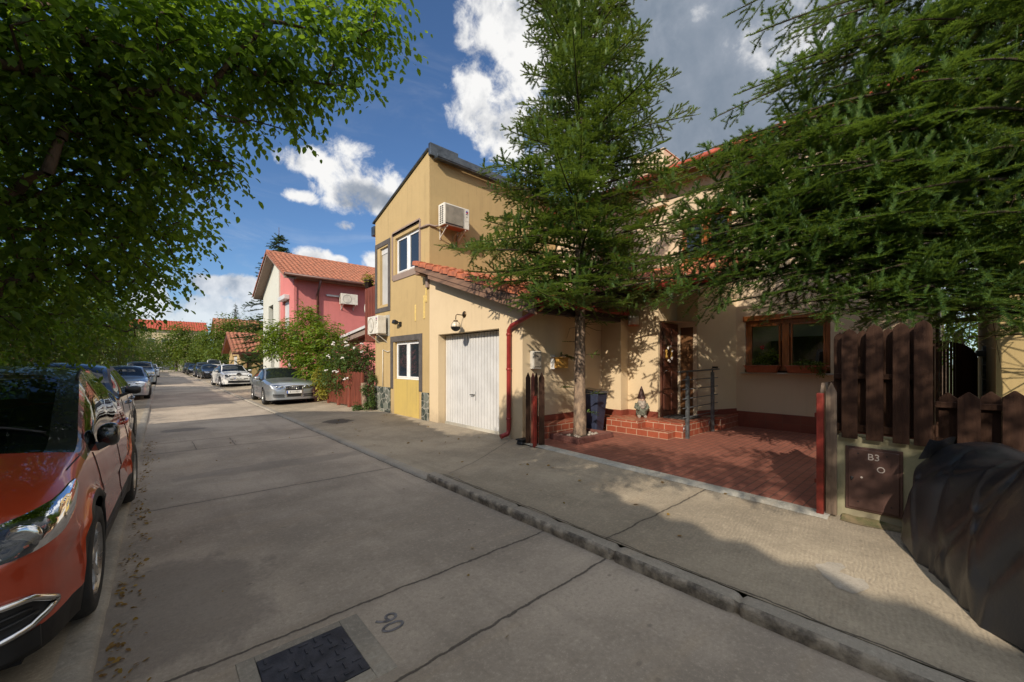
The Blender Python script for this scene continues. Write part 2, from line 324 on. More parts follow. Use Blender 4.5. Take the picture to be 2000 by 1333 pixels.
class MB:
    def __init__(s): s.v = []; s.f = []; s.sm = []
    def add(s, vs, fs, smooth=False):
        k = len(s.v); s.v += [tuple(p) for p in vs]; s.f += [tuple(i + k for i in f) for f in fs]; s.sm += [smooth] * len(fs); return s
    def quad(s, *p): return s.add(p, [tuple(range(len(p)))])
    def box(s, x0, x1, y0, y1, z0, z1):
        if x0 > x1: x0, x1 = x1, x0
        if y0 > y1: y0, y1 = y1, y0
        if z0 > z1: z0, z1 = z1, z0
        v = [(x0, y0, z0), (x1, y0, z0), (x1, y1, z0), (x0, y1, z0), (x0, y0, z1), (x1, y0, z1), (x1, y1, z1), (x0, y1, z1)]
        return s.add(v, [(0, 3, 2, 1), (4, 5, 6, 7), (0, 1, 5, 4), (1, 2, 6, 5), (2, 3, 7, 6), (3, 0, 4, 7)])
    def hexa(s, b4, t4):
        return s.add(list(b4) + list(t4), [(0, 3, 2, 1), (4, 5, 6, 7), (0, 1, 5, 4), (1, 2, 6, 5), (2, 3, 7, 6), (3, 0, 4, 7)])
    def bar(s, a, b, w, h=None, up=(0, 0, 1)):
        a, b = Vector(a), Vector(b); h = h or w; d = (b - a).normalized(); u = Vector(up)
        if abs(d.dot(u)) > .98: u = Vector((1, 0, 0))
        x = d.cross(u).normalized() * w / 2; y = x.cross(d).normalized() * h / 2
        return s.hexa([a - x - y, a + x - y, a + x + y, a - x + y], [b - x - y, b + x - y, b + x + y, b - x + y])
    def prism(s, poly, d):
        n = len(poly); d = Vector(d); p = [Vector(q) for q in poly]
        return s.add(p + [q + d for q in p], [tuple(range(n - 1, -1, -1)), tuple(range(n, 2 * n))] + [(i, (i + 1) % n, n + (i + 1) % n, n + i) for i in range(n)])
    def tube(s, pts, rad, n=8, cap=True, smooth=True):
        pts = [Vector(p) for p in pts]
        if isinstance(rad, (int, float)): rad = [rad] * len(pts)
        vs = []; fs = []; u = None
        for i, p in enumerate(pts):
            t = (pts[min(i + 1, len(pts) - 1)] - pts[max(i - 1, 0)])
            t = t.normalized() if t.length > 1e-9 else Vector((0, 0, 1))
            if u is None: u = t.cross(Vector((.3, .2, .93))).normalized() if abs(t.z) < .95 else t.cross(Vector((1, 0, 0))).normalized()
            u = (u - t * u.dot(t)).normalized(); w = t.cross(u)
            for k in range(n):
                a = 2 * PI * k / n; vs.append(p + (u * math.cos(a) + w * math.sin(a)) * rad[i])
        for i in range(len(pts) - 1):
            for k in range(n): fs.append((i * n + k, i * n + (k + 1) % n, (i + 1) * n + (k + 1) % n, (i + 1) * n + k))
        s.add(vs, fs, smooth)
        if cap:
            m = (len(pts) - 1) * n; k0 = len(s.v) - len(vs)
            s.f += [tuple(k0 + k for k in range(n - 1, -1, -1)), tuple(k0 + m + k for k in range(n))]; s.sm += [False, False]
        return s
    def lathe(s, prof, c=(0, 0, 0), axis='z', n=20, smooth=True):
        vs = []; c = Vector(c)
        for r, h in prof:
            for k in range(n):
                a = 2 * PI * k / n; x, y = r * math.cos(a), r * math.sin(a)
                vs.append(c + Vector({'z': (x, y, h), 'x': (h, x, y), 'y': (x, h, y)}[axis]))
        m = len(prof)
        return s.add(vs, [(i * n + k, i * n + (k + 1) % n, (i + 1) * n + (k + 1) % n, (i + 1) * n + k) for i in range(m - 1) for k in range(n)], smooth)
    def grid(s, fn, nu, nv, smooth=True):
        vs = [fn(i / nu, j / nv) for j in range(nv + 1) for i in range(nu + 1)]; w = nu + 1
        return s.add(vs, [(j * w + i, j * w + i + 1, (j + 1) * w + i + 1, (j + 1) * w + i) for j in range(nv) for i in range(nu)], smooth)
    def mesh(s, name, bevel=0., seg=2):
        me = bpy.data.meshes.new(name); me.from_pydata([tuple(p) for p in s.v], [], s.f)
        me.polygons.foreach_set('use_smooth', s.sm)
        if bevel:
            bm = bmesh.new(); bm.from_mesh(me)
            bmesh.ops.recalc_face_normals(bm, faces=bm.faces)
            e = [e for e in bm.edges if len(e.link_faces) == 2 and e.calc_face_angle(0) > .6]
            bmesh.ops.bevel(bm, geom=e, offset=bevel, offset_type='OFFSET', segments=seg, profile=.5, affect='EDGES', clamp_overlap=True)
            bm.to_mesh(me); bm.free()
        me.update(); return me
    def build(s, name, m, parent=None, bevel=0., kind=None, seg=2):
        return link_mesh(name, s.mesh(name, bevel, seg), m, parent, kind)

def np_mesh(name, v, f, m, parent=None, smooth=False, kind=None):      # v (n,3), f (k,3 or 4)
    me = bpy.data.meshes.new(name); n, k = len(v), f.shape[1]
    if parent is not None: v = v - np.array(ORG[parent.name])
    me.vertices.add(n); me.vertices.foreach_set('co', np.ascontiguousarray(v, dtype=np.float32).ravel())
    me.loops.add(f.size); me.loops.foreach_set('vertex_index', np.ascontiguousarray(f, dtype=np.int32).ravel())
    me.polygons.add(len(f)); me.polygons.foreach_set('loop_start', np.arange(0, f.size, k, dtype=np.int32))
    if smooth: me.polygons.foreach_set('use_smooth', np.ones(len(f), dtype=bool))
    me.update(calc_edges=True)
    o = bpy.data.objects.new(name, me); C.objects.link(o); me.materials.append(M[m])
    if parent is not None: o.parent = parent; ORG[o.name] = ORG[parent.name]
    if kind: o['kind'] = kind
    return o

def text_mesh(name, body, size, m, parent, loc, rot, extrude=.002, sx=1.):
    cu = bpy.data.curves.new(name, 'FONT'); cu.body = body; cu.size = size; cu.extrude = extrude; cu.align_x = 'CENTER'; cu.align_y = 'CENTER'
    ob = bpy.data.objects.new(name, cu); C.objects.link(ob)
    dg = bpy.context.evaluated_depsgraph_get(); me = bpy.data.meshes.new_from_object(ob.evaluated_get(dg))
    bpy.data.objects.remove(ob); me.materials.clear()
    me.transform(Matrix.Translation(loc) @ rot.to_4x4() @ Matrix.Diagonal((sx, 1, 1, 1)))
    return link_mesh(name, me, m, parent)

# a wall sheet with openings: P maps (u, z, depth) to a point
def wall_sheet(mb, P, u0, u1, z0, z1, holes=(), reveal=.18, top=None):
    us = sorted({u0, u1, *[h[0] for h in holes], *[h[1] for h in holes]}); zs = sorted({z0, z1, *[h[2] for h in holes], *[h[3] for h in holes]})
    for a, b in zip(us, us[1:]):
        for c, d in zip(zs, zs[1:]):
            um, zm = (a + b) / 2, (c + d) / 2
            if any(h[0] < um < h[1] and h[2] < zm < h[3] for h in holes): continue
            mb.quad(P(a, c, 0), P(b, c, 0), P(b, d, 0), P(a, d, 0))
    for h in holes:
        a, b, c, d = h[:4]; r = h[4] if len(h) > 4 else reveal
        for p, q in (((a, c), (b, c)), ((b, c), (b, d)), ((b, d), (a, d)), ((a, d), (a, c))):
            mb.quad(P(*p, 0), P(*q, 0), P(*q, r), P(*p, r))
    if top: mb.quad(P(u0, z1, 0), P(u1, z1, 0), *[P(u, z, 0) for u, z in top])

# tiled roof: o at the eave corner, u along the eave, v up the slope
def tile_roof(mb, o, u, v, W, L, tw=.24, tl=.36, amp=.035, step=.02, edge=None, cut=None):
    o, u, v = Vector(o), Vector(u).normalized(), Vector(v).normalized(); nrm = u.cross(v).normalized()
    if nrm.z < 0: nrm = -nrm
    nc = max(1, round(W / tw)); nr = max(1, round(L / tl)); pw = W / nc; pl = L / nr; k = 8
    jit = [[rng.uniform(-.004, .004) for _ in range(nc)] for _ in range(nr)]
    for r in range(nr):
        y0, y1 = r * pl, (r + 1) * pl + .03
        vs = []; fs = []
        for c in range(nc):
            for i in range(k + (1 if c == nc - 1 else 0)):
                t = i / k; w = (c + t) * pw
                h = amp * (abs(math.sin(PI * min(t / .72, 1))) if t < .72 else -.25 * math.sin(PI * (t - .72) / .28)) + jit[r][min(c, nc - 1)]
                for (y, dz) in ((y0, step - .018), (y0, step), (y1, 0.)):
                    vs.append(o + u * w + v * y + nrm * (h + dz))
        m = len(vs) // 3
        for i in range(m - 1):
            fs += [(3 * i, 3 * i + 3, 3 * i + 4, 3 * i + 1), (3 * i + 1, 3 * i + 4, 3 * i + 5, 3 * i + 2)]
        mb.add(vs, fs, True)
    return mb
def verge_tiles(mb, o, v, side, L, tl=.36, w=.16, h=.10):       # barge tiles along the sloping edge
    o, v, side = Vector(o), Vector(v).normalized(), Vector(side).normalized(); n = side.cross(v).normalized()
    if n.z < 0: n = -n
    k = max(1, round(L / tl)); tl = L / k
    for i in range(k):
        a = o + v * (i * tl); b = o + v * ((i + 1) * tl + .02); up = .030
        mb.hexa([a - n * (h - up), a + side * .02 - n * (h - up), b + side * .02 - n * h, b - n * h],
                [a + n * up, a + side * .02 + n * up, b + side * .02, b])
        mb.hexa([a - side * w, a, b, b - side * w], [a - side * w + n * (up + .02), a + n * (up + .02), b + n * .015, b - side * w + n * .015])
# ------------------------------------------------------------------ daylight
LDIR = Vector((.85, .42, -.57)).normalized()
sun = bpy.data.lights.new('sun', 'SUN'); so = bpy.data.objects.new('sun', sun); C.objects.link(so)
sun.energy = 3.35; sun.angle = R(.53); sun.color = (1, .88, .72)
so.rotation_euler = LDIR.to_track_quat('-Z', 'Y').to_euler(); so.location = (-20, -10, 20)
SUN_EL = math.asin(-LDIR.z); SUN_AZ = math.atan2(-LDIR.x, -LDIR.y)

def sky():
    w = bpy.data.worlds.new('World'); bpy.context.scene.world = w; w.use_nodes = True
    w.cycles.sampling_method = 'MANUAL'; w.cycles.sample_map_resolution = 256
    nt = w.node_tree; nt.nodes.clear(); b = NB(nt)
    out = nt.nodes.new('ShaderNodeOutputWorld')
    st = b.n('ShaderNodeTexSky', sky_type='NISHITA', sun_disc=False, sun_elevation=SUN_EL, sun_rotation=SUN_AZ % (2 * PI), air_density=1.0, dust_density=.5, ozone_density=2.2)
    bg = b.n('ShaderNodeBackground', i_Strength=.15)
    b.L(b.mix(1., st.outputs[0], (.37, .47, .58), 'MULTIPLY'), bg.inputs[0])
    v = b.n('ShaderNodeTexCoord').outputs['Generated']
    s = b.n('ShaderNodeSeparateXYZ', i_0=v)
    az = b.math('ARCTAN2', s.outputs[0], s.outputs[1]); el = b.math('ARCSINE', s.outputs[2])
    def ae(px, py):
        d = (at(px, py, 1.) - Vector((0, 0, CAMH))).normalized(); return math.atan2(d.x, d.y), math.asin(d.z)
    blobs = [  # px, py, rx, ry of each cloud heap, as seen from the street
        (945, 30, 66, 80), (1000, 110, 70, 130), (930, 200, 62, 62), (1000, 240, 100, 66), (1090, 190, 130, 150), (1200, 90, 260, 260), (1420, 120, 300, 270), (1700, 200, 340, 330),
        (620, 322, 66, 26), (695, 360, 84, 64), (676, 398, 50, 34), (742, 385, 60, 50), (675, 440, 30, 12), (590, 385, 34, 14),
        (615, 504, 36, 19), (660, 511, 22, 13), (724, 512, 26, 20), (345, 605, 80, 42), (440, 560, 110, 24), (420, 605, 110, 30), (515, 632, 40, 20)]
    blobs = [(*ae(x, y), rx / F * .92, ry / F * .9) for x, y, rx, ry in blobs] + [(-2.4, .8, .9, .5), (2.6, .8, .8, .45), (-1.3, 1.05, .9, .3), (1.7, 1.0, .8, .35), (.5, 1.3, 1.6, .22), (2.9, .25, .9, .2), (-1.9, .3, .5, .2)]  # last ones: unseen clouds overhead and behind the camera, added for fill and reflections
    darks = [(1330, 150, 210, 210), (1200, 250, 150, 90), (1500, 250, 200, 120), (1700, 300, 260, 260), (705, 385, 62, 26)]
    darks = [(*ae(x, y), rx / F * .92, ry / F * .9) for x, y, rx, ry in darks]
    ang = b.n('ShaderNodeCombineXYZ', i_0=az, i_1=el).outputs[0]
    def blob(a, e, ra, re_):
        k = b.n('ShaderNodeVectorMath', operation='MULTIPLY_ADD'); b.L(ang, k.inputs[0]); k.inputs[1].default_value = (1 / ra, 1 / re_, 0); k.inputs[2].default_value = (-a / ra, -e / re_, 0)
        q = b.n('ShaderNodeVectorMath', operation='DOT_PRODUCT'); b.L(k.outputs[0], q.inputs[0]); b.L(k.outputs[0], q.inputs[1]); return q.outputs['Value']
    near = None
    for k in blobs:
        q = blob(*k); near = q if near is None else b.math('MINIMUM', near, q)
    dk = None
    for k in darks:
        q = blob(*k); dk = q if dk is None else b.math('MINIMUM', dk, q)
        if k is darks[3]: big = dk
    n1 = b.noise(v, 8.5, 8, .6, .25); n2 = b.noise(v, 17., 6, .66, .3); n3 = b.noise(b.map(v, (1, 1, 1), (.03, .022, -.034)), 8.5, 5, .6, .25)
    d = b.math('ADD', b.math('SUBTRACT', 1., b.math('MINIMUM', near, 3.)), b.math('MULTIPLY_ADD', n1, 3.0, -1.5 - .1))
    d = b.math('ADD', d, b.math('MULTIPLY_ADD', n2, 2.7, -1.25))
    dk = b.math('ADD', dk, b.math('MULTIPLY_ADD', n1, 3.2, -1.6))
    d = b.math('ADD', d, b.ramp(big, .3, 1.2, 1.4, 0))
    alpha = b.ramp(d, -.15, .8)
    ci = b.noise(b.map(v, (1.6, 2.6, 8), (0, 0, 0), (0, .45, .2)), 2.4, 5, .62, .8)
    veil = b.math('MULTIPLY', b.ramp(ci, .5, .78), b.ramp(el, .02, .4, .36, .06))
    a2 = b.math('MAXIMUM', b.math('MULTIPLY', alpha, b.ramp(el, .03, .28, .62, 1)), veil)
    br = b.math('MULTIPLY_ADD', b.ramp(dk, .1, 1.5, 1, 0), -.50, .92)
    br = b.math('ADD', br, b.math('MULTIPLY', b.math('SUBTRACT', n1, n3), b.ramp(dk, .2, 1.5, .7, 2.0)))
    br = b.math('ADD', br, b.math('MULTIPLY_ADD', n2, .22, -.11))
    br = b.math('SUBTRACT', br, b.ramp(d, .5, 2.4, 0, .2))
    cc = b.n('ShaderNodeValToRGB'); cr = cc.color_ramp
    cr.elements[0].position = .1; cr.elements[0].color = (.17, .21, .265, 1); cr.elements[1].position = 1; cr.elements[1].color = (.76, .755, .745, 1)
    e = cr.elements.new(.42); e.color = (.25, .285, .34, 1); e = cr.elements.new(.72); e.color = (.54, .55, .57, 1)
    b.L(br, cc.inputs[0])
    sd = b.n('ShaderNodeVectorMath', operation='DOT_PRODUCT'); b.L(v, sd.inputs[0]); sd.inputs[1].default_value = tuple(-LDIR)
    cloud_fill = b.ramp(sd.outputs['Value'], .0, .95, .84, 1.45)      # clouds on the unseen sun side brightened, added fill for the shade
    bc = b.n('ShaderNodeBackground'); b.L(cloud_fill, bc.inputs[1]); b.L(cc.outputs[0], bc.inputs[0])
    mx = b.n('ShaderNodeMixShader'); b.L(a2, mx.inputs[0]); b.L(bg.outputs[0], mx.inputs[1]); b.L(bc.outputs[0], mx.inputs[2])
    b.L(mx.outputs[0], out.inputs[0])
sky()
vs = bpy.context.scene.view_settings; vs.view_transform = 'Standard'; vs.look = 'None'; vs.exposure = .58; vs.gamma = 1; vs.use_curve_mapping = False
cy = bpy.context.scene.cycles; cy.max_bounces = 9; cy.diffuse_bounces = 6; cy.transparent_max_bounces = 12; cy.use_denoising = True; cy.sample_clamp_indirect = 6.; cy.caustics_reflective = False; cy.caustics_refractive = False

# ------------------------------------------------------------------ ground, road, pavements
JY = [5.86, 9.46, 10.62, 2.66, 1.88, -1.2, 14.2, 18.1, 22.6, 27., 31.5, 36., 41., 46.]
M['road'] = concrete('road_concrete', (.42, .352, .278), [('y', y, .012 * ((i * 7) % 5 - 2), .011, -9, 9) for i, y in enumerate(JY)] + [('x', .5, 0, .006, 9.46, 10.5), ('x', 1.12, 0, .008, 9.46, 10.5), ('x', 2.735, 0, .012, 4.7, 70)],
    [(-.05, 3.5, .75, .9, (.13, .11, .095), .5), (.4, 12.5, .5, .35, (.09, .08, .07), .6), (1.5, 7.2, 1.6, .3, (.16, .14, .12), .4)])
M['pave'] = concrete('pavement_concrete', (.40, .335, .245), [('y', 2.1, -.03, .010, 2.7, 9), ('x', 2.915, .003, .009, -9, 4.9), ('y', 3.05, .54, .006, 3.0, 5.6), ('y', 9.42, .53, .006, 2.8, 9), ('y', 13.6, .1, .007, 2.8, 9), ('y', -.6, .1, .007, 2.8, 9)],
    [(3.58, 11.07, .42, .48, (.05, .042, .036), .85)], True)
M['kerb'] = concrete('kerb_concrete', (.36, .32, .26), [], [])
M['kerbdark'] = mat('weathered_kerb_stone', (.33, .285, .225), .9, 0, .3, 9, 1., 45, col2=(.10, .085, .07))
M['patch'] = concrete('grey_repair_mortar', (.385, .345, .285), [], [])
M['cement'] = concrete('pale_cement', (.46, .44, .38), [], [])

def sheet(name, x0, x1, y0, y1, z, m, nx=8, ny=60, zf=None):
    return MB().grid(lambda u, v: (x0 + (x1 - x0) * u, y0 + (y1 - y0) * v, (zf or (lambda X, Y: z))(x0 + (x1 - x0) * u, y0 + (y1 - y0) * v)), nx, ny).build(name, m, kind='structure')
sheet('ground', -700, 700, -500, 900, -.04, 'grass', 4, 4)
sheet('road', -.27, 2.79, -14, 123, 0, 'road', 4, 40)
def sst(t): t = min(1, max(0, t)); return t * t * (3 - 2 * t)
def pz(X, Y):
    e = .022 + .066 * sst((5.05 - Y) / .35)                       # kerb top height at the road edge
    t = min(1, max(0, (X - 2.8) / 2.4))
    return e + (.1 + .02 * sst((5.05 - Y) / .35) - e) * t
sheet('pavement', 2.9, 5.36, -14, 5.3, .12, 'pave', 8, 90, pz)
sheet('pavement', 2.9, 5.36, 5.3, 123, .1, 'pave', 8, 60, pz)
sheet('pavement', -2.6, -.40, -14, 123, .035, 'pave', 4, 40)
sheet('ground', 5.36, 40, -14, .75, .11, 'grass', 4, 4)
sheet('ground', 5.30, 40, 12.7, 123, .09, 'grass', 4, 4)
def kerb_fn(prof, y0, y1, rough):
    z0max = max(z for _, z in prof)
    def fn(u, v):
        i = u * (len(prof) - 1); k = min(int(i), len(prof) - 2); t = i - k
        x = prof[k][0] * (1 - t) + prof[k + 1][0] * t; z = prof[k][1] * (1 - t) + prof[k + 1][1] * t
        y = y0 + (y1 - y0) * v
        n = noise.noise((x * 9, y * 5, z * 9)) + .6 * noise.noise((x * 25, y * 22, z * 25 + 3)); n2 = noise.noise((3, y * 1.3, 7))
        ch = 0
        for yc in (1.86, .93, 3.12, 2.55, -.4):
            ch = max(ch, math.exp(-((y - yc) / (.02 if yc != 2.55 else .05)) ** 2) * (.03 if yc != 2.55 else .012))
        if z0max < .06: ch = 0
        m = 1. if 0 < k < len(prof) - 2 else .35
        top = 1 if z > .06 else .4
        return (x - (n * rough + n2 * rough * .8) * m + ch * 1.2 * (1 if x < 2.84 else 0), y, z - max(0, n) * rough * .5 * top * m - ch)
    return fn
MB().grid(kerb_fn([(2.758, -.02), (2.757, .03), (2.758, .062), (2.765, .078), (2.780, .087)], -14, 4.86, .012), 6, 900).build('kerb', 'kerbdark', kind='structure')
MB().grid(kerb_fn([(2.780, .087), (2.80, .090), (2.85, .092), (2.905, .091), (2.912, .04)], -14, 4.86, .006), 6, 700).build('kerb', 'kerb', kind='structure')
MB().grid(kerb_fn([(2.742, -.01), (2.755, .018), (2.78, .03), (2.82, .034), (2.87, .034), (2.91, .024)], 4.86, 60, .006), 5, 500).build('kerb', 'kerb', kind='structure')
MB().grid(kerb_fn([(-.255, -.02), (-.262, .018), (-.285, .036), (-.34, .041), (-.405, .036)], -6, 60, .008), 4, 600).build('kerb', 'kerb', kind='structure')

# driveway of red pavers with its pale cement edge
dy = lambda Y: 5.10 + (Y - 5.09) * .061           # front edge line
mb = MB(); mb.grid(lambda u, v: ((dy(.86 + 4.75 * v) + .12) * (1 - u) + 10.35 * u, .86 + 4.75 * v, .128), 6, 12); mb.build('driveway', 'pavers', kind='structure')
mb = MB(); mb.grid(lambda u, v: (dy(.8 + 4.55 * v) - .06 + .20 * u, .8 + 4.55 * v, .118 + (.016 if u > .05 else .0) + .004 * noise.noise((v * 30, u, 0))), 4, 60); mb.build('driveway_edge', 'cement', kind='structure')
mb = MB(); mb.grid(lambda u, v: (4.86 + .17 * u + .07 * noise.noise((v * 6, 2, 0)), -1.0 + 1.72 * v, .1215 + .03 * sst(u * 1.2 - .2) * (1 + .5 * noise.noise((u * 8, v * 12, 1)))), 14, 20); mb.build('verge_soil', 'mossysoil', kind='structure')

pp_ = [at(x, y, 768.6 * (CAMH - .112) / (y - 710)) for x, y in ((1592, 1101), (1615, 1096), (1642, 1099), (1652, 1106), (1640, 1116), (1662, 1124), (1690, 1131), (1697, 1143), (1686, 1152), (1664, 1156), (1640, 1147), (1622, 1134), (1604, 1118))]
pq_ = []
for q, q2 in zip(pp_, pp_[1:] + pp_[:1]):
    for k in range(5): m_ = q.lerp(q2, k / 5); pq_.append((m_.x + .018 * noise.noise((m_.x * 22, m_.y * 22, 1)), m_.y + .018 * noise.noise((m_.x * 22, m_.y * 22, 9)), pz(m_.x, m_.y) + .004))
MB().quad(*pq_).build('pavement_patch', 'patch', kind='structure')
# ------------------------------------------------------------------ buildings
def PX(X): return lambda u, z, d: (X + d, u, z)           # wall that faces the road (-X)
def PY(Y): return lambda u, z, d: (u, Y + d, z)           # wall that faces the camera side (-Y)
def window_x(parent, X, y0, y1, z0, z1, m='pvc', mull=1, fw=.055, glass='glass', curtain=None, dep=.10):
    mb = MB(); x0, x1 = X + dep - .03, X + dep + .03
    mb.box(x0, x1, y0, y1, z0, z0 + fw).box(x0, x1, y0, y1, z1 - fw, z1).box(x0, x1, y0, y0 + fw, z0 + fw, z1 - fw).box(x0, x1, y1 - fw, y1, z0 + fw, z1 - fw)
    n = mull + 1; w = (y1 - y0) / n
    for i in range(1, n): mb.box(x0 - .004, x1, y0 + i * w - fw * .75, y0 + i * w + fw * .75, z0 + fw, z1 - fw)
    for i in range(n):
        a, b = y0 + i * w + fw, y0 + (i + 1) * w - fw
        mb.box(x0 - .014, x1 - .01, a, a + .035, z0 + fw, z1 - fw).box(x0 - .014, x1 - .01, b - .035, b, z0 + fw, z1 - fw).box(x0 - .014, x1 - .01, a + .035, b - .035, z0 + fw, z0 + fw + .035).box(x0 - .014, x1 - .01, a + .035, b - .035, z1 - fw - .035, z1 - fw)
    f = mb.build('window', m, parent, .006)
    for i in range(n):
        a, b = y0 + i * w + fw + .03, y0 + (i + 1) * w - fw - .03
        MB().quad((x0 + .012, b, z0 + fw), (x0 + .012, a, z0 + fw), (x0 + .012, a, z1 - fw), (x0 + .012, b, z1 - fw)).build('pane', glass, f)
    return f
def surround_x(X, y0, y1, z0, z1, w, th=.022, zb=None, arch=0.):
    mb = MB(); zb = z0 if zb is None else zb
    mb.box(X - th, X + .01, y0, y0 + w, zb, z1 - w).box(X - th, X + .01, y1 - w, y1, zb, z1 - w)
    mb.box(X - th, X + .01, y0, y1, z1 - w, z1)
    return mb

# ---- the ochre two-storey house
H1 = thing('house', 'ochre two-storey house with white windows and lead-edged mono-pitch roof', 'house', (5.3, 11, .1))
slope = lambda Y: 7.25 + (Y - 9.2) * (6.25 - 7.25) / 3.5
mb = MB()
holes = [(9.745, 11.23, 4.287, 5.38, .12), (11.72, 12.34, 3.48, 5.30, .10), (9.745, 11.263, .06, 2.26, .12)]
wall_sheet(mb, PX(5.3), 9.2, 12.7, .06, 6.25, holes, top=[(12.7, slope(12.7)), (9.2, slope(9.2))])
wall_sheet(mb, PY(9.2), 5.3, 11.5, .06, 7.06)
mb.quad((5.3, 9.2, 7.06), (5.3, 9.2, 7.25), (11.5, 9.2, 7.25), (11.5, 9.2, 7.06))
mb.quad((5.3, 12.7, .06), (11.5, 12.7, .06), (11.5, 12.7, 6.25), (5.3, 12.7, 6.25)); mb.quad((11.5, 9.2, .06), (11.5, 12.7, .06), (11.5, 12.7, 6.25), (11.5, 9.2, 7.25))
mb.build('wall', 'ochre', H1)
mb = MB(); mb.hexa([(5.24, 9.22, 7.26), (11.6, 9.22, 7.26), (11.6, 12.82, 6.24), (5.24, 12.82, 6.24)], [(5.24, 9.22, 7.31), (11.6, 9.22, 7.31), (11.6, 12.82, 6.29), (5.24, 12.82, 6.29)])
mb.box(5.27, 6.15, 9.11, 9.212, 7.10, 7.42); mb.box(6.152, 11.6, 9.13, 9.212, 7.12, 7.335); mb.box(5.40, 11.6, 8.99, 9.127, 7.02, 7.115); mb.box(5.41, 11.6, 8.97, 9.0, 7.05, 7.13)
mb.box(5.26, 5.52, 12.72, 12.95, 5.86, 6.16)
mb.build('roof', 'lead', H1, .008)
window_x(H1, 5.3, 9.745, 11.23, 4.287, 5.38)
w2 = window_x(H1, 5.3, 9.745, 11.263, 1.147, 2.26)
mb = MB(); mb.grid(lambda u, v: (5.5 + .02 * math.sin(u * 40), 10.55 + .6 * u, 1.17 + 1.05 * v), 30, 1); mb.build('curtain', 'bluecurtain', w2)
MB().box(5.285, 5.36, 9.745, 11.263, .07, 1.146).build('infill_panel', 'yellow', H1)
mb = surround_x(5.3, 9.66, 11.45, 4.16, 5.56, .085); mb.box(5.278, 5.31, 9.745, 11.365, 4.10, 4.285); mb.box(5.278, 5.31, 9.70, 11.40, 5.475, 5.60)
mb.build('window_surround', 'surround', H1, .01)
surround_x(5.3, 9.575, 11.535, .9, 2.435, .17, zb=.85).build('window_surround', 'darksurround', H1, .006)
mb = surround_x(5.3, 11.56, 12.69, 3.25, 5.50, .15, zb=3.4); mb.box(5.278, 5.31, 11.56, 12.69, 3.25, 3.398); mb.build('window_surround', 'darksurround', H1, .006)
mb = MB(); mb.box(5.36, 5.40, 11.72, 12.34, 5.12, 5.30)
for i in range(40): mb.hexa([(5.385, 11.73, 3.49 + i * .041), (5.385, 12.33, 3.49 + i * .041), (5.40, 12.33, 3.49 + i * .041), (5.40, 11.73, 3.49 + i * .041)], [(5.372, 11.73, 3.527 + i * .041), (5.372, 12.33, 3.527 + i * .041), (5.40, 12.33, 3.527 + i * .041), (5.40, 11.73, 3.527 + i * .041)])
mb.build('roller_shutter', 'white', H1)
MB().box(5.262, 5.33, 9.205, 9.572, .05, .835).build('stone_plinth', 'stone', H1, .008); MB().box(5.262, 5.33, 11.538, 12.74, .05, .875).build('stone_plinth', 'stone', H1, .008)
MB().box(5.285, 5.32, 9.93, 10.0, 2.79, 3.25).build('filled_chase', 'foam', H1, .012); mb = MB(); mb.box(5.285, 5.32, 9.43, 9.52, 2.82, 3.45).box(5.28, 5.32, 9.33, 9.40, 3.25, 3.7); mb.build('filled_chase', 'foam', H1, .012)
mb = MB(); mb.box(5.235, 5.30, 9.19, 9.30, 3.62, 4.0); mb.build('corner_flashing', 'surround', H1)
mb = MB().tube([(5.27, 12.05, 2.05), (5.27, 12.06, .9)], .012, 6).tube([(5.27, 12.05, 2.05), (5.26, 11.7, 1.98), (5.27, 11.55, 2.0)], .01, 6); mb.build('drain_hose', 'acwhite', H1)
# balcony behind the far corner
mb = MB()
for i in range(12): mb.box(5.62, 5.66, 12.78 + i * .14, 12.87 + i * .14, 2.4, 4.35)
mb.box(5.66, 5.72, 12.75, 14.5, 2.55, 2.65).box(5.66, 5.72, 12.75, 14.5, 4.2, 4.3).box(5.66, 8, 12.72, 14.5, 2.40, 2.52)
mb.build('balcony', 'fencered', H1)
t = thing('flower_pot', 'dark pot with trailing green plant on the slatted balcony rail', 'flower pot', (5.7, 14.25, 4.36))
MB().lathe([(.0, 4.37), (.12, 4.37), (.17, 4.62), (.185, 4.62), (.185, 4.66), (.14, 4.66), (0, 4.63)], (5.7, 14.25, 0)).build('pot', 'barkdark', t)
POTS = [(t, (5.7, 14.25, 4.72))]
t = thing('satellite_dish', 'small pale satellite dish beside the slatted balcony', 'satellite dish', (5.75, 14.75, 3.6))
MB().lathe([(0, 0.06), (.15, .045), (.24, 0), (.26, -.03), (.24, -.01), (0, .05)], (5.95, 15.0, 3.75), 'x').build('dish', 'acwhite', t)
MB().tube([(6.0, 15.0, 3.75), (6.2, 15.0, 3.7), (6.2, 15.0, 2.4)], .02, 6).build('arm', 'steel', t)

# ---- the cream house with garage and porch
H2 = thing('house', 'cream house with white garage door, tiled porch roof and red-tiled entrance', 'house', (7.5, 5.6, .1))
rt = lambda Y: 4.28 + .324 * (Y - 9.385)                      # garage roof, top surface
mb = MB()
wall_sheet(mb, PX(5.3), 5.62, 9.198, .06, 2.7, [(6.336, 8.758, .05, 2.353, .25)], top=[(9.198, rt(9.198) - .2), (5.62, rt(5.62) - .2)])
wall_sheet(mb, PY(5.62), 5.3, 7.9, .06, 2.9)
wall_sheet(mb, lambda u, z, d: (7.9, u, z), 5.08, 5.62, .1, 3.3)
wall_sheet(mb, PY(5.08), 7.9, 8.2, .1, 3.3)
wall_sheet(mb, lambda u, z, d: (8.2, u, z), 4.33, 5.08, .1, 3.5)
wall_sheet(mb, PY(4.33), 8.2, 9.1, .1, 3.6)
wall_sheet(mb, PX(9.1), 3.85, 4.33, 2.56, 3.6)
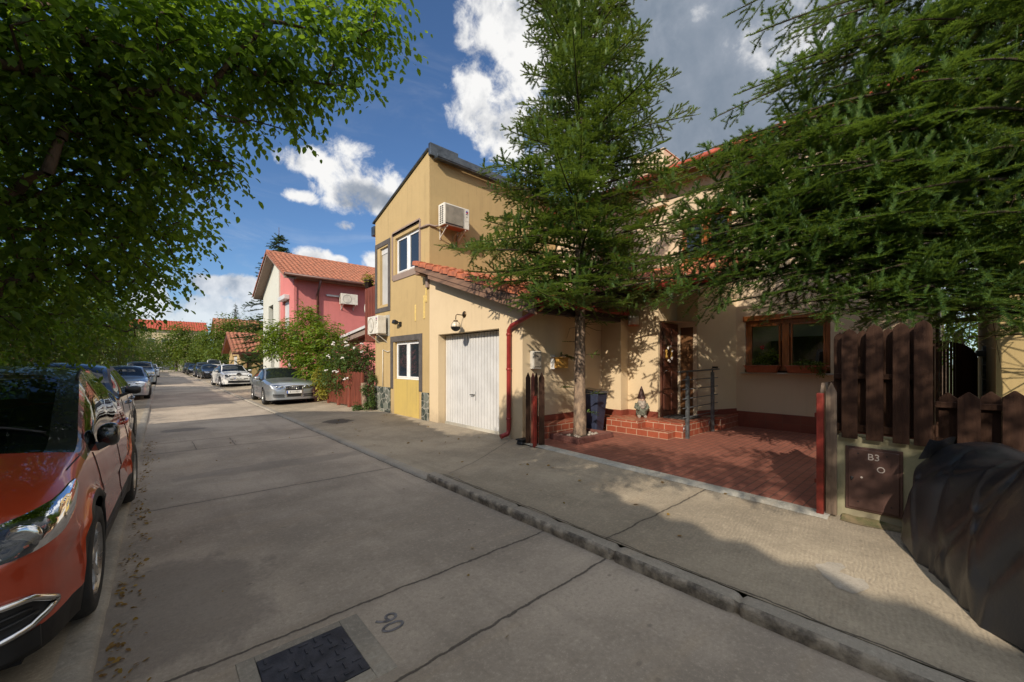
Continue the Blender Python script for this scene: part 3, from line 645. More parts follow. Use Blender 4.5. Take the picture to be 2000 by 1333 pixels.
mb.quad((9.1, 3.85, .1), (10.3, 3.45, .1), (10.3, 3.45, 4.1), (9.1, 3.85, 3.6))
mb.quad((8.2, 4.33, 2.56), (9.1, 4.33, 2.56), (9.1, 3.85, 2.56))
mb.build('wall', 'cream', H2)
mb = MB()
wall_sheet(mb, PX(10.3), .2, 3.45, .06, 6.75, [(1.673, 3.264, 1.41, 2.65, .16)])
wall_sheet(mb, PX(10.3), 3.45, 9.2, 2.9, 6.75, [(3.55, 4.78, 4.25, 5.45, .14), (6.2, 7.4, 4.25, 5.45, .14)])
mb.quad((10.3, .2, .06), (16, .2, .06), (16, .2, 6.75), (10.3, .2, 6.75)); mb.quad((10.3, .2, 6.75), (16, .2, 6.75), (13.1, .2, 8.5))
mb.quad((16, .2, .06), (16, 9.2, .06), (16, 9.2, 6.75), (16, .2, 6.75))
mb.build('wall', 'cream2', H2)
# garage door: ribbed panel
mb = MB(); nrib = 22; y0, y1 = 6.35, 8.745
def rib(u, v):
    t = u * nrib % 1.; x = .0 if t < .07 or t > .93 else .034
    return (5.545 - x, y0 + (y1 - y0) * u, .13 + 2.2 * v)
mb.grid(rib, nrib * 16, 1, False); gd = mb.build('garage_door', 'white', H2)
mb = MB().box(5.512, 5.545, 7.45, 7.515, .74, .96).tube([(5.51, 7.48, .88), (5.46, 7.48, .88)], .012, 8).tube([(5.46, 7.48, .885), (5.455, 7.60, .875)], .013, 8); mb.build('handle', 'black', gd, .004)
MB().box(5.50, 5.56, 6.336, 8.758, .06, .128).build('threshold', 'cement', H2)
# roofs
up1 = Vector((0, 1, .324)).normalized(); L1 = 4.42 * math.hypot(1, .324)
mb = MB(); tile_roof(mb, (4.98, 5.0, rt(5.0)), (1, 0, 0), up1, 3.1, L1, .235, .36, .032); verge_tiles(mb, (4.955, 4.98, rt(4.98)), up1, (-1, 0, 0), L1 + .02, .37)
tile_roof(mb, (8.06, 6.3, rt(6.3)), (1, 0, 0), up1, 2.3, 2.92 * math.hypot(1, .324), .235, .36, .032)
o2 = Vector((7.86, 6.5, 3.30)); up2 = Vector((1, 0, .38)).normalized()
tile_roof(mb, o2, (0, -1, 0), up2, 3.84, 1.20 * math.hypot(1, .38), .24, .34, .034)
tile_roof(mb, o2 + Vector((1.2, 0, .456)), (0, -1, 0), up2, 3.3, 1.26 * math.hypot(1, .38), .24, .34, .034)
verge_tiles(mb, (7.86, 2.655, 3.30), up2, (0, -1, 0), 1.22 * math.hypot(1, .38), .34)
rf = mb.build('roof', 'tile', H2)
mb = MB(); mb.hexa([(4.97, 4.97, rt(4.97) - .24), (5.02, 4.97, rt(4.97) - .24), (5.02, 9.40, rt(9.40) - .24), (4.97, 9.40, rt(9.40) - .24)], [(4.97, 4.97, rt(4.97) - .05), (5.02, 4.97, rt(4.97) - .05), (5.02, 9.40, rt(9.40) - .05), (4.97, 9.40, rt(9.40) - .05)])
mb.hexa([(4.99, 4.97, rt(4.97) - .36), (5.05, 4.97, rt(4.97) - .36), (5.05, 8.75, rt(8.75) - .34), (4.99, 8.75, rt(8.75) - .34)], [(4.99, 4.97, rt(4.97) - .2), (5.05, 4.97, rt(4.97) - .2), (5.05, 8.75, rt(8.75) - .2), (4.99, 8.75, rt(8.75) - .2)])
mb.box(5.0, 5.3, 9.2, 9.4, 3.93, 4.06)
mb.build('fascia', 'woodrail', rf, .006)
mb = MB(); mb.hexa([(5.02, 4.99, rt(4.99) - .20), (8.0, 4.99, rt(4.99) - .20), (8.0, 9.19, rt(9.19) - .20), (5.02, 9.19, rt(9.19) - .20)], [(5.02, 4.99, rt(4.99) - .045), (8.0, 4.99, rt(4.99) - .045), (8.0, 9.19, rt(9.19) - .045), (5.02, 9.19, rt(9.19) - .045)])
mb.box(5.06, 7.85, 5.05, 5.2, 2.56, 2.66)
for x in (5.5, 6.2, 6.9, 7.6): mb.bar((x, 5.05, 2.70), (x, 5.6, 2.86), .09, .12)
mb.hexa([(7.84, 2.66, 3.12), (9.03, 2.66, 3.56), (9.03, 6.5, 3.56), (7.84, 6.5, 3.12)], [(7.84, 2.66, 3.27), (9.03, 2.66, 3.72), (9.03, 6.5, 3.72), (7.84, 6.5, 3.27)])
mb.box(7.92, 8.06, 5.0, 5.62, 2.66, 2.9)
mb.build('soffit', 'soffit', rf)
mb = MB(); mb.tube([(5.0, 4.93, 2.745), (7.9, 4.93, 2.76)], .062, 10).box(4.98, 7.9, 4.885, 4.90, 2.73, 2.79)
for x in (5.3, 5.9, 6.5, 7.1, 7.7): mb.box(x, x + .03, 4.855, 5.0, 2.70, 2.80)
mb.tube([(7.78, 2.68, 3.23), (7.78, 4.9, 3.23)], .06, 10).box(7.71, 7.73, 2.66, 4.9, 3.2, 3.29)
mb.build('gutter', 'gutter', rf)
mb = MB(); mb.tube([(5.2, 4.94, 2.72), (5.19, 5.02, 2.62), (5.22, 5.85, 2.37), (5.235, 5.95, 2.29), (5.235, 5.955, .30), (5.22, 5.97, .20), (5.06, 6.0, .155)], .047, 12)
for z in (.5, 1.5, 2.2): mb.lathe([(.047, -.02), (.056, -.02), (.056, .02), (.047, .02)], (5.235, 5.955, z), n=12).box(5.235, 5.3, 5.945, 5.965, z - .01, z + .01)
mb.build('downpipe', 'gutter', H2)
# upper roof, gutter, chimney
mb = MB(); upu = Vector((1, 0, .52)).normalized(); tile_roof(mb, (9.72, 9.3, 6.62), (0, -1, 0), upu, 9.5, 3.4 * math.hypot(1, .52), .25, .36, .034); verge_tiles(mb, (9.72, -.2, 6.62), upu, (0, -1, 0), 3.8)
mb.quad((13.1, -.2, 8.38), (13.1, 9.3, 8.38), (16.5, 9.3, 6.6), (16.5, -.2, 6.6))
ru = mb.build('roof', 'tilered', H2)
mb = MB(); mb.hexa([(9.74, -.18, 6.42), (10.32, -.18, 6.72), (10.32, 9.2, 6.72), (9.74, 9.2, 6.42)], [(9.74, -.18, 6.58), (10.32, -.18, 6.88), (10.32, 9.2, 6.88), (9.74, 9.2, 6.58)]); mb.build('soffit', 'woodrail', ru)
MB().tube([(9.66, -.2, 6.56), (9.66, 9.0, 6.56)], .065, 8).build('gutter', 'tilered', ru)
p = at(1290, 320, 11.2); mb = MB().box(p.x - .5, p.x + .45, p.y - .35, p.y + .6, 5.9, p.z + .10).box(p.x - .52, p.x + .47, p.y - .37, p.y + .62, p.z + .103, p.z + .13); mb.build('chimney', 'cream2', ru, .01)
# windows of the cream house
wk = window_x(H2, 10.3, 1.673, 3.264, 1.45, 2.60, 'orangewood', 1, .095, 'glass_see', dep=.09)
mb = MB()
mb.quad((10.43, 1.78, 2.22), (10.43, 2.42, 2.22), (10.43, 2.42, 2.52), (10.43, 1.78, 2.52)).quad((10.43, 2.56, 2.14), (10.43, 3.2, 2.14), (10.43, 3.2, 2.52), (10.43, 2.56, 2.52)); mb.box(10.42, 10.44, 1.78, 2.42, 2.205, 2.22).box(10.42, 10.44, 2.56, 3.2, 2.125, 2.14); mb.build('roller_blind', 'blind', wk)
MB().box(10.26, 10.32, 1.62, 3.30, 2.60, 2.72).build('window_head', 'orangewood', H2, .008)
MB().box(10.20, 10.42, 1.60, 3.34, 1.375, 1.41).build('window_sill', 'cement', H2, .006)
mb = MB(); mb.box(11.6, 11.65, .3, 4.5, .3, 3.).box(10.47, 11.6, 3.9, 4.0, .3, 3.).box(10.47, 11.6, 1.0, 1.1, .3, 3).box(10.4, 11.6, .3, 4.5, 2.9, 3.).box(10.4, 11.6, .3, 4.5, .3, .4); mb.box(11.0, 11.3, 1.15, 2.0, 1.0, 1.9); mb.build('room', 'brown', H2)
MB().box(11.0, 11.1, 2.95, 3.7, .9, 2.4).build('curtain', 'blind', H2)
for y0_ in (3.55, 6.2): window_x(H2, 10.3, y0_, y0_ + 1.23, 4.25, 5.45, 'orangewood', 1, .08, dep=.08)
# entrance: open carved door leaf on the niche side, inner door, platform, steps, skirtings
mb = MB(); mb.box(8.26, 9.05, 4.285, 4.322, .44, 2.53)
for i in range(4):
    for j in range(2): mb.box(8.34 + j * .36, 8.64 + j * .36, 4.262, 4.288, .56 + i * .49, .94 + i * .49)
dl = mb.build('entrance_door', 'darkdoor', H2, .012); mb = MB().tube([(8.33, 4.25, 1.45), (8.33, 4.21, 1.45), (8.43, 4.21, 1.45)], .012, 8); mb.build('handle', 'chrome', dl)
mb = MB().box(9.075, 9.12, 3.86, 3.95, .42, 2.55).box(9.075, 9.12, 4.25, 4.32, .42, 2.55).box(9.075, 9.12, 3.95, 4.25, 2.45, 2.55); mb.build('door_frame', 'cream2', H2, .006)
MB().box(9.10, 9.14, 3.90, 4.29, .42, 2.5).build('inner_door', 'brown', H2)
mb = MB(); mb.box(7.7, 9.2, 3.55, 5.62, .11, .42).box(7.38, 7.699, 4.35, 5.12, .11, .42).box(7.38, 7.699, 3.70, 4.349, .11, .268).box(5.62, 7.0, 5.30, 5.615, .11, .42).box(7.0, 7.70, 5.45, 5.616, .11, .42).box(9.2, 10.29, 3.40, 3.60, .11, .42)
mb.build('entrance_steps', 'step', H2, .006)
mb = MB(); mb.box(5.62, 7.89, 5.60, 5.64, .42, .545).box(7.885, 7.92, 5.075, 5.6, .42, .545).box(7.92, 8.19, 5.06, 5.1, .42, .545).box(8.185, 8.22, 4.33, 5.06, .42, .545)
mb.build('skirting', 'skirt', H2, .004); mb = MB(); mb.hexa([(9.1, 3.84, .42), (10.27, 3.43, .42), (10.27, 3.47, .42), (9.1, 3.87, .42)], [(9.1, 3.84, .545), (10.27, 3.43, .545), (10.27, 3.47, .545), (9.1, 3.87, .545)])
MB().box(10.27, 10.32, .2, 3.44, .10, .49).build('skirting', 'skirt', H2, .004); mb.build('skirting', 'skirt', H2, .004)

# ---- the pink house
H3 = thing('house', 'pink and pale grey gabled house with terracotta tiled roof', 'house', (5.2, 26.7, .1))
gz = lambda Y: 8.05 - abs(Y - 26.7) * .455
mb = MB(); wall_sheet(mb, PY(22.8), 5.2, 14.5, 0, 6.2); wall_sheet(mb, PX(5.2), 22.8, 26.0, 0, 6.2, [(23.9, 25.2, 3.3, 5.1, .15), (23.6, 24.6, .1, 2.2, .2)], top=[(26.0, gz(26.0)), (22.8, gz(22.8))])
mb.quad((14.5, 22.8, 0), (14.5, 30.6, 0), (14.5, 30.6, 6.2), (14.5, 22.8, 6.2)); mb.box(5.17, 5.30, 22.75, 23.0, 0, 6.15); mb.build('wall', 'pink', H3)
mb = MB(); wall_sheet(mb, PX(5.12), 26.0, 30.6, 0, 6.2, [(27.5, 28.9, 3.2, 5.2, .5), (27.2, 28.2, .1, 2.3, .3)], top=[(30.6, gz(30.6)), (26.7, gz(26.7)), (26.0, gz(26.0))])
mb.quad((5.12, 26, 0), (5.2, 26, 0), (5.2, 26, 7.7), (5.12, 26, 7.7)); mb.quad((5.12, 30.6, 0), (14.5, 30.6, 0), (14.5, 30.6, 6.2), (5.12, 30.6, 6.2)); mb.build('wall', 'greywhite', H3)
MB().box(5.35, 5.45, 23.6, 29, .1, 5.2).build('window', 'carglass', H3)
MB().box(5.27, 5.32, 23.9, 25.2, 3.3, 5.1).box(4.93, 5.2, 23.8, 25.35, 5.08, 5.32).build('roller_shutter', 'white', H3, .02); MB().box(5.3, 5.36, 23.6, 24.6, .1, 2.2).build('door', 'white', H3, .02)
sl = .455; n3 = math.hypot(1, sl); mb = MB()
tile_roof(mb, (4.62, 22.2, gz(22.2) + .12), (1, 0, 0), Vector((0, 1, sl)).normalized(), 10.4, 4.5 * n3, .25, .38, .04)
verge_tiles(mb, (4.6, 22.2, gz(22.2) + .12), Vector((0, 1, sl)).normalized(), (-1, 0, 0), 4.5 * n3, .38, .18, .12); verge_tiles(mb, (4.6, 31.2, gz(31.2) + .12), Vector((0, -1, sl)).normalized(), (-1, 0, 0), 4.5 * n3, .38, .18, .12)
mb.quad((4.62, 26.7, 8.2), (15, 26.7, 8.2), (15, 31.2, gz(31.2) + .14), (4.62, 31.2, gz(31.2) + .14))
for i in range(26): mb.lathe([(.10, 0), (.12, .02), (.105, .42)], (4.6 + i * .4, 26.7, 8.15), 'x', 10)
r3 = mb.build('roof', 'tile2', H3)
mb = MB()
for a in (-1, 1): mb.hexa([(4.64, 26.7 + a * 4.45, gz(31.15) - .12), (5.16, 26.7 + a * 4.45, gz(31.15) - .12), (5.16, 26.7, 7.93), (4.64, 26.7, 7.93)], [(4.64, 26.7 + a * 4.45, gz(31.15) + .06), (5.16, 26.7 + a * 4.45, gz(31.15) + .06), (5.16, 26.7, 8.1), (4.64, 26.7, 8.1)])
mb.box(4.7, 14.5, 22.25, 22.78, 6.0, 6.08); mb.build('soffit', 'surround', r3)
MB().tube([(4.6, 22.12, 6.09), (15, 22.12, 6.09)], .085, 10).build('gutter', 'gutterbrown', r3)
mb = MB().tube([(6.3, 22.15, 6.0), (6.3, 22.7, 5.3), (6.3, 22.72, .2)], .06, 10); mb.build('downpipe', 'gutterbrown', H3)
MB().box(6.75, 7.62, 22.70, 22.80, 5.29, 5.38).build('cable_duct', 'white', H3)

# ---- low pink shed beside it
H4 = thing('shed', 'low pink outbuilding with a sloping tiled roof behind the rose bush', 'shed', (8.5, 18.5, .1))
mb = MB(); mb.quad((7.25, 14.8, 0), (7.25, 20.6, 0), (7.25, 20.6, 2.75), (7.25, 14.8, 3.3)); mb.quad((7.25, 14.8, 0), (12, 14.8, 0), (12, 14.8, 3.3), (7.25, 14.8, 3.3)); mb.quad((7.25, 20.6, 0), (12, 20.6, 0), (12, 20.6, 2.75), (7.25, 20.6, 2.75)); mb.build('wall', 'pink', H4)
mb = MB(); tile_roof(mb, (6.95, 20.9, 2.94), (1, 0, 0), Vector((0, -1, .1)).normalized(), 5, 6.4, .25, .38, .03); rs = mb.build('roof', 'tile', H4)
mb = MB(); mb.hexa([(6.9, 14.5, 3.25), (7.2, 14.5, 3.25), (7.2, 20.95, 2.62), (6.9, 20.95, 2.62)], [(6.9, 14.5, 3.52), (7.2, 14.5, 3.52), (7.2, 20.95, 2.88), (6.9, 20.95, 2.88)]); mb.build('soffit', 'surround', rs)
mb = MB(); mb.hexa([(6.82, 14.5, 3.5), (6.92, 14.5, 3.5), (6.92, 20.95, 2.86), (6.82, 20.95, 2.86)], [(6.82, 14.5, 3.62), (6.92, 14.5, 3.62), (6.92, 20.95, 2.98), (6.82, 20.95, 2.98)]); mb.build('gutter', 'white', rs)

# ---- small garage down the street
H5 = thing('garage', 'small yellow garage with steep red tiled roof beyond the pink house', 'garage', (5.0, 41.5, .1))
mb = MB(); wall_sheet(mb, PY(39.5), 5.0, 10, 0, 2.5, [(7.05, 7.6, 1.25, 1.8, .08)]); wall_sheet(mb, PX(5.0), 39.5, 46.9, 0, 2.5, [(41.6, 44.8, .05, 2.3, .2)], top=[(46.9, 2.5), (43.2, 4.2), (39.5, 2.5)]); mb.quad((5, 46.9, 0), (10, 46.9, 0), (10, 46.9, 2.5), (5, 46.9, 2.5)); mb.build('wall', 'ochre', H5)
MB().box(5.15, 5.2, 41.6, 44.8, .05, 2.3).build('garage_door', 'white', H5); MB().box(7.05, 7.6, 39.52, 39.6, 1.25, 1.8).build('vent', 'fencered', H5)
mb = MB(); s5 = 1.85 / 4.1; tile_roof(mb, (4.4, 39.1, 2.55), (1, 0, 0), Vector((0, 1, s5)).normalized(), 6.2, 4.1 * math.hypot(1, s5), .30, .40, .045); verge_tiles(mb, (4.4, 39.1, 2.55), Vector((0, 1, s5)).normalized(), (-1, 0, 0), 4.55, .4, .2, .14); mb.quad((4.4, 43.2, 4.42), (10.6, 43.2, 4.42), (10.6, 47.3, 2.55), (4.4, 47.3, 2.55)); r5 = mb.build('roof', 'tile2', H5)
mb = MB().box(4.42, 10.6, 39.0, 39.16, 2.34, 2.52); mb.quad((4.42, 39.1, 2.42), (4.42, 43.2, 4.28), (4.42, 47.3, 2.42), (4.42, 47.2, 2.2), (4.42, 43.2, 4.0), (4.42, 39.3, 2.2)); mb.build('fascia', 'gutterbrown', r5)
MB().tube([(5.4, 39.05, 2.4), (5.45, 39.4, 2.0), (5.45, 39.42, .2)], .06, 8).build('downpipe', 'gutterbrown', H5)

# ---- houses closing the street, and the houses on the left whose shadows cross the road
def far_house(label, x0, x1, y0, y1, ze, zr, axis, wallm, roofm, wins=(), ov=.6, name='house'):
    t = thing(name, label, 'house', ((x0 + x1) / 2, (y0 + y1) / 2, 0))
    mb = MB(); mb.quad((x0, y0, 0), (x1, y0, 0), (x1, y0, ze), (x0, y0, ze)).quad((x1, y0, 0), (x1, y1, 0), (x1, y1, ze), (x1, y0, ze)).quad((x1, y1, 0), (x0, y1, 0), (x0, y1, ze), (x1, y1, ze)).quad((x0, y1, 0), (x0, y0, 0), (x0, y0, ze), (x0, y1, ze))
    xm, ym = (x0 + x1) / 2, (y0 + y1) / 2
    if axis == 'x':
        mb.quad((x0, y0, ze), (x0, y1, ze), (x0, ym, zr - .1)).quad((x1, y0, ze), (x1, y1, ze), (x1, ym, zr - .1))
    else:
        mb.quad((x0, y0, ze), (x1, y0, ze), (xm, y0, zr - .1)).quad((x0, y1, ze), (x1, y1, ze), (xm, y1, zr - .1))
    mb.build('wall', wallm, t); mb = MB()
    if axis == 'x':
        sl = (zr - ze) / (ym - y0); W = x1 - x0 + 2 * ov; L = (ym - y0 + ov) * math.hypot(1, sl)
        tile_roof(mb, (x0 - ov, y0 - ov, ze - ov * sl), (1, 0, 0), Vector((0, 1, sl)).normalized(), W, L, .5, .55, .06)
        mb.quad((x0 - ov, ym, zr), (x1 + ov, ym, zr), (x1 + ov, y1 + ov, ze - ov * sl), (x0 - ov, y1 + ov, ze - ov * sl))
    else:
        sl = (zr - ze) / (xm - x0); W = y1 - y0 + 2 * ov; L = (xm - x0 + ov) * math.hypot(1, sl)
        tile_roof(mb, (x1 + ov, y0 - ov, ze - ov * sl), (0, 1, 0), Vector((-1, 0, sl)).normalized(), W, L, .5, .55, .06)
        mb.quad((xm, y0 - ov, zr), (xm, y1 + ov, zr), (x0 - ov, y1 + ov, ze - ov * sl), (x0 - ov, y0 - ov, ze - ov * sl))
    mb.build('roof', roofm, t)
    for (ax, p, a, b, c, d) in wins:
        m = MB()
        if ax == 'y': m.box(a, b, p - .06, p + .02, c, d); q = MB().box(a + .12, b - .12, p - .08, p, c + .12, d - .12)
        else: m.box(p - .02, p + .06, a, b, c, d); q = MB().box(p, p + .08, a + .12, b - .12, c + .12, d - .12)
        f = m.build('window', 'white', t); q.build('pane', 'glass', f)
    return t
far_house('far cream apartment house with broad red roof closing the street', -5.5, 9, 134, 146, 10.4, 13.0, 'x', 'cream', 'tilered', [('y', 134, -5.0 + i * 2.6, -3.6 + i * 2.6, z, z + 1.5) for i in range(4) for z in (3.2, 6.4)])
far_house('second far house with red tiled roof behind the trees, right of the street end', 7.5, 21, 82, 92, 7.0, 9.6, 'x', 'cream', 'tile2', [('x', 7.4, 84 + i * 3, 85.4 + i * 3, 4, 5.4) for i in range(2)])
hl = far_house('cream gabled house on the left of the road behind the camera', -14.9, -4.7, -11, 8.4, 5.6, 7.7, 'y', 'cream', 'tile2', [('x', -4.7, y, y + 1.4, z, z + 1.3) for y in (-8, -4, 0, 4) for z in (1, 3.6)])
hl.rotation_euler = (0, 0, R(-9))
far_house('ochre gabled house on the left behind the parked silver sedan', -16, -5.8, 16.2, 31, 5.2, 7.2, 'y', 'ochre', 'tile2', [('x', -5.8, y, y + 1.4, z, z + 1.3) for y in (17.5, 21, 24.5, 28) for z in (1, 3.4)])
far_house('pink gabled house on the left farther along the street', -16, -6.0, 37.5, 58, 5.2, 7.2, 'y', 'pink', 'tile2', [('x', -6.0, y, y + 1.4, z, z + 1.3) for y in (40, 45, 50) for z in (1, 3.4)])
far_house('cream gabled house on the left, last before the street end', -16, -7, 63, 90, 5.2, 7.6, 'y', 'cream2', 'tile2', [('x', -7, y, y + 1.4, z, z + 1.3) for y in (66, 71, 76) for z in (1, 3.4)])
# neighbour's ochre building at the right
t = thing('house', 'ochre side wall of the neighbouring house at the right edge', 'house', (9.4, -3.5, .1))
mb = MB(); mb.quad((9.0, -.42, 0), (9.0, -8, 0), (9.0, -8, 6), (9.0, -.42, 6)).quad((9, -.42, 0), (15, -.42, 0), (15, -.42, 6), (9, -.42, 6)); mb.build('wall', 'neigh', t)
mb = MB(); tile_roof(mb, (8.6, 0, 6.0), (0, -1, 0), Vector((1, 0, .5)).normalized(), 8.5, 4, .3, .4, .04); mb.build('roof', 'tile', t)
# ------------------------------------------------------------------ cars: lofted bodies, front at y = 0 facing -Y
def curve(pts):
    xs = np.array([p[0] for p in pts], float); ys = np.array([p[1] for p in pts], float)
    h = np.diff(xs); dl = np.diff(ys) / h; m = np.zeros(len(xs)); m[0], m[-1] = dl[0], dl[-1]
    for i in range(1, len(xs) - 1):
        m[i] = 0 if dl[i - 1] * dl[i] <= 0 else 2 * dl[i - 1] * dl[i] / (dl[i - 1] + dl[i])
    def f(x):
        x = min(max(x, xs[0]), xs[-1]); i = min(max(int(np.searchsorted(xs, x)) - 1, 0), len(h) - 1); t = (x - xs[i]) / h[i]
        return float((2 * t**3 - 3 * t**2 + 1) * ys[i] + (t**3 - 2 * t**2 + t) * h[i] * m[i] + (-2 * t**3 + 3 * t**2) * ys[i + 1] + (t**3 - t**2) * h[i] * m[i + 1])
    return f
NB_, NG, NT = 12, 6, 12                       # rows: body side, glasshouse, top
def car(name, label, S, loc, yaw, group=None, detail=2):
    L, HW = S['L'], S['W'] / 2; top, belt, hw, hr, rail, zb0 = (curve(S[k]) for k in ('top', 'belt', 'hw', 'hr', 'rail', 'zb'))
    ax, Ra, Rt = S['axles'], S['arch'], S['tyre']
    ys = set(np.linspace(0, L, 58 if detail else 40)) | {0.012, .03, .06, .1, .15, .2, L - .012, L - .03, L - .06, L - .1, L - .15} | set(S['cuts'])
    for a in ax: ys |= set(a + Ra * np.cos(np.linspace(0, PI, 15))) | {a - Ra - .001, a + Ra + .001}
    ys = sorted(y for y in ys if 0 <= y <= L); k = [ys[0]]
    for y in ys[1:]:
        if y - k[-1] > .0009: k.append(y)
    ys = k
    def zbot(y):
        z = zb0(y)
        for a in ax:
            if abs(y - a) <= Ra: z = max(z, Rt + math.sqrt(max(0, Ra * Ra - (y - a) ** 2)))
        return z
    tr = S.get('trim', .0)
    def section(y):
        zb, zbelt, zr, zt = zbot(y), belt(y), rail(y), top(y); w, wr = hw(y), hr(y); wl = w * .965
        zbelt = max(zbelt, zb + .05); pts = []
        zm = S['zmid']
        for i in range(NB_ + 1):
            t = i / NB_
            if tr: t = (0, .0, .22)[i] if i < 3 else .22 + .78 * (i - 2) / (NB_ - 2)
            z = zb + (zbelt - zb) * t
            q = (z - zm) / .42; x = w * (1 - .035 * min(1.6, q * q)) if z < zm else w * (1 - S.get('tuck', .05) * min(1.8, q * q))
            for a in ax:                           # flared arches
                d = math.hypot(y - a, z - Rt); x += S.get('flare', .018) * math.exp(-((d - Ra - .02) / .06) ** 2) * (y > .1)
            cr = S.get('crease', .62); x += .010 * math.exp(-((z - cr) / .035) ** 2) - .010 * math.exp(-((z - cr + .09) / .06) ** 2)
            if tr and 0 < i < 3: x += .012
            pts.append((x, z))
        xb = pts[-1][0]
        for i in range(1, NG + 1):
            t = i / NG; x = xb + (wr - xb) * t + .02 * math.sin(PI * t) * min(1, (zr - zbelt) / .25); pts.append((x, zbelt + (zr - zbelt) * t))
        for i in range(1, NT + 1):
            t = i / NT; x = wr * (1 - t); z = zr + (zt - zr) * (1 - abs(1 - t) ** S.get('crown', 2.4)); pts.append((x, z))
        return pts
    secs = [section(y) for y in ys]; nr = NB_ + NG + NT + 1
    V = []; idx = {}
    for j, y in enumerate(ys):
        for i, (x, z) in enumerate(secs[j]):
            for sd in (1, -1):
                if i == nr - 1 and sd == -1: idx[j, i, -1] = idx[j, i, 1]; continue
                idx[j, i, sd] = len(V); V.append((sd * x, y, z))
    gx = S['glass']      # windshield y0,y1 ; rear screen y0,y1 ; side y0,y1 ; pillars
    bins = {'paint': [], 'roof': [], 'glassf': [], 'glassr': [], 'glassL': [], 'glassR': [], 'trim': [], 'frame': []}
    def region(i, ym, sd):
        if tr and i < 2 and .0 < ym < L: return 'trim'
        if NB_ <= i < NB_ + NG:
            if gx['side'][0] < ym < gx['side'][1] and rail(ym) - belt(ym) > .03:
                if i == NB_ + NG - 1 or any(abs(ym - p) < .035 for p in gx['pillars']): return 'frame'
                return 'glassL' if sd < 0 else 'glassR'
            if gx['wind'][0] < ym < gx['rear'][1] and rail(ym) - belt(ym) > .03: return 'frame' if ym < gx['side'][0] else 'paint'
            return 'paint'
        if i >= NB_ + NG:
            j = i - NB_ - NG
            if gx['wind'][0] < ym < gx['wind'][1]: return 'glassf' if j >= S.get('pil', 1) else 'roof'
            if gx['rear'][0] < ym < gx['rear'][1]: return 'glassr' if j >= 2 else 'paint'
            if gx['wind'][1] <= ym <= gx['rear'][0]: return 'roof'
        return 'paint'
    for j in range(len(ys) - 1):
        ym = (ys[j] + ys[j + 1]) / 2
        for i in range(nr - 1):
            for sd in (1, -1):
                f = [idx[j, i, sd], idx[j + 1, i, sd], idx[j + 1, i + 1, sd], idx[j, i + 1, sd]]
                if sd < 0: f = f[::-1]
                f = list(dict.fromkeys(f))
                if len(f) > 2: bins[region(i, ym, sd)].append(f)
    for j, rev in ((0, False), (len(ys) - 1, True)):       # nose and tail caps
        for i in range(nr - 1):
            f = [idx[j, i, -1], idx[j, i, 1], idx[j, i + 1, 1], idx[j, i + 1, -1]]
            f = list(dict.fromkeys(f)); f = f[::-1] if rev else f
            if len(f) > 2: bins['paint'].append(f)
    bvh = BVHTree.FromPolygons([Vector(v) for v in V], [f for b in bins.values() for f in b])
    t = thing(name, label, 'car', (0, 0, 0), group)
    def part(nm, faces, m, parent=t):
        used = sorted({i for f in faces for i in f}); mp = {a: b for b, a in enumerate(used)}
        me = bpy.data.meshes.new(nm); me.from_pydata([V[i] for i in used], [], [[mp[i] for i in f] for f in faces]); me.polygons.foreach_set('use_smooth', [True] * len(faces)); me.update()
        return link_mesh(nm, me, m, parent)
    body = part('body', bins['paint'], S['paint'])
    if bins['roof']: part('roof', bins['roof'], S.get('roofpaint', S['paint']))
    if bins['trim']: part('cladding', bins['trim'], 'black')
    if bins['frame']: part('window_frame', bins['frame'], S.get('framemat', 'black'))
    part('windshield', bins['glassf'], S['glassm'])
    if bins['glassr']: part('rear_window', bins['glassr'], S['glassm'])
    for k in ('glassL', 'glassR'):
        if bins[k]: part('side_window', bins[k], S['glassm'])
    # -- patches laid on the body surface
    def cast(o, d, off):
        o, d = Vector(o), Vector(d).normalized(); h = bvh.ray_cast(o, d)
        if h[0] is None: return None
        n = h[1] if h[1].dot(d) < 0 else -h[1]
        return h[0] + n * off
    def resamp(poly, n):
        pts = [Vector(p) for p in poly]; ls = [0]
        for a, b in zip(pts, pts[1:]): ls.append(ls[-1] + (b - a).length)
        out = []
        for i in range(n + 1):
            s_ = ls[-1] * i / n; k_ = 0
            while k_ < len(pts) - 2 and ls[k_ + 1] < s_: k_ += 1
            q = (s_ - ls[k_]) / max(1e-9, ls[k_ + 1] - ls[k_]); out.append(pts[k_].lerp(pts[k_ + 1], q))
        return out
    def patch(nm, topl, botl, m, parent=body, ang=0., off=.006, bulge=0., n=18, k=8, mirror=False, depth=.02, src=None, rear=False):
        """topl/botl: polylines of (a, z) seen along a horizontal direction at angle ang from the car's axis"""
        sx = -1 if mirror else 1; A = R(ang); d = Vector((-math.sin(A) * sx, math.cos(A) * (-1 if rear else 1), 0)); rt_ = Vector((math.cos(A) * sx, math.sin(A) * (-1 if rear else 1), 0))
        a, b = resamp([(p[0], 0, p[1]) for p in topl], n), resamp([(p[0], 0, p[1]) for p in botl], n)
        cen = Vector((0, L / 2, 0)); mb = MB(); pts = []; ok = True
        for j in range(k + 1):
            for i in range(n + 1):
                q = a[i].lerp(b[i], j / k); o = rt_ * q.x + Vector((0, 0, q.z)) + (Vector((0, L * .5, 0)) if (rear or abs(ang) > 80) and not rear else Vector((0, 0, 0))) - d * 6
                if rear: o = rt_ * q.x + Vector((0, L, q.z)) - d * 6
                if src is not None: o = rt_ * q.x + Vector((0, src, q.z)) - d * 6
                e = bulge * math.sin(PI * j / k) * math.sin(PI * i / n)
                p = cast(o, d, off + e)
                if p is None: p = pts[-1] if pts else Vector((0, 0, 0))
                pts.append(p)
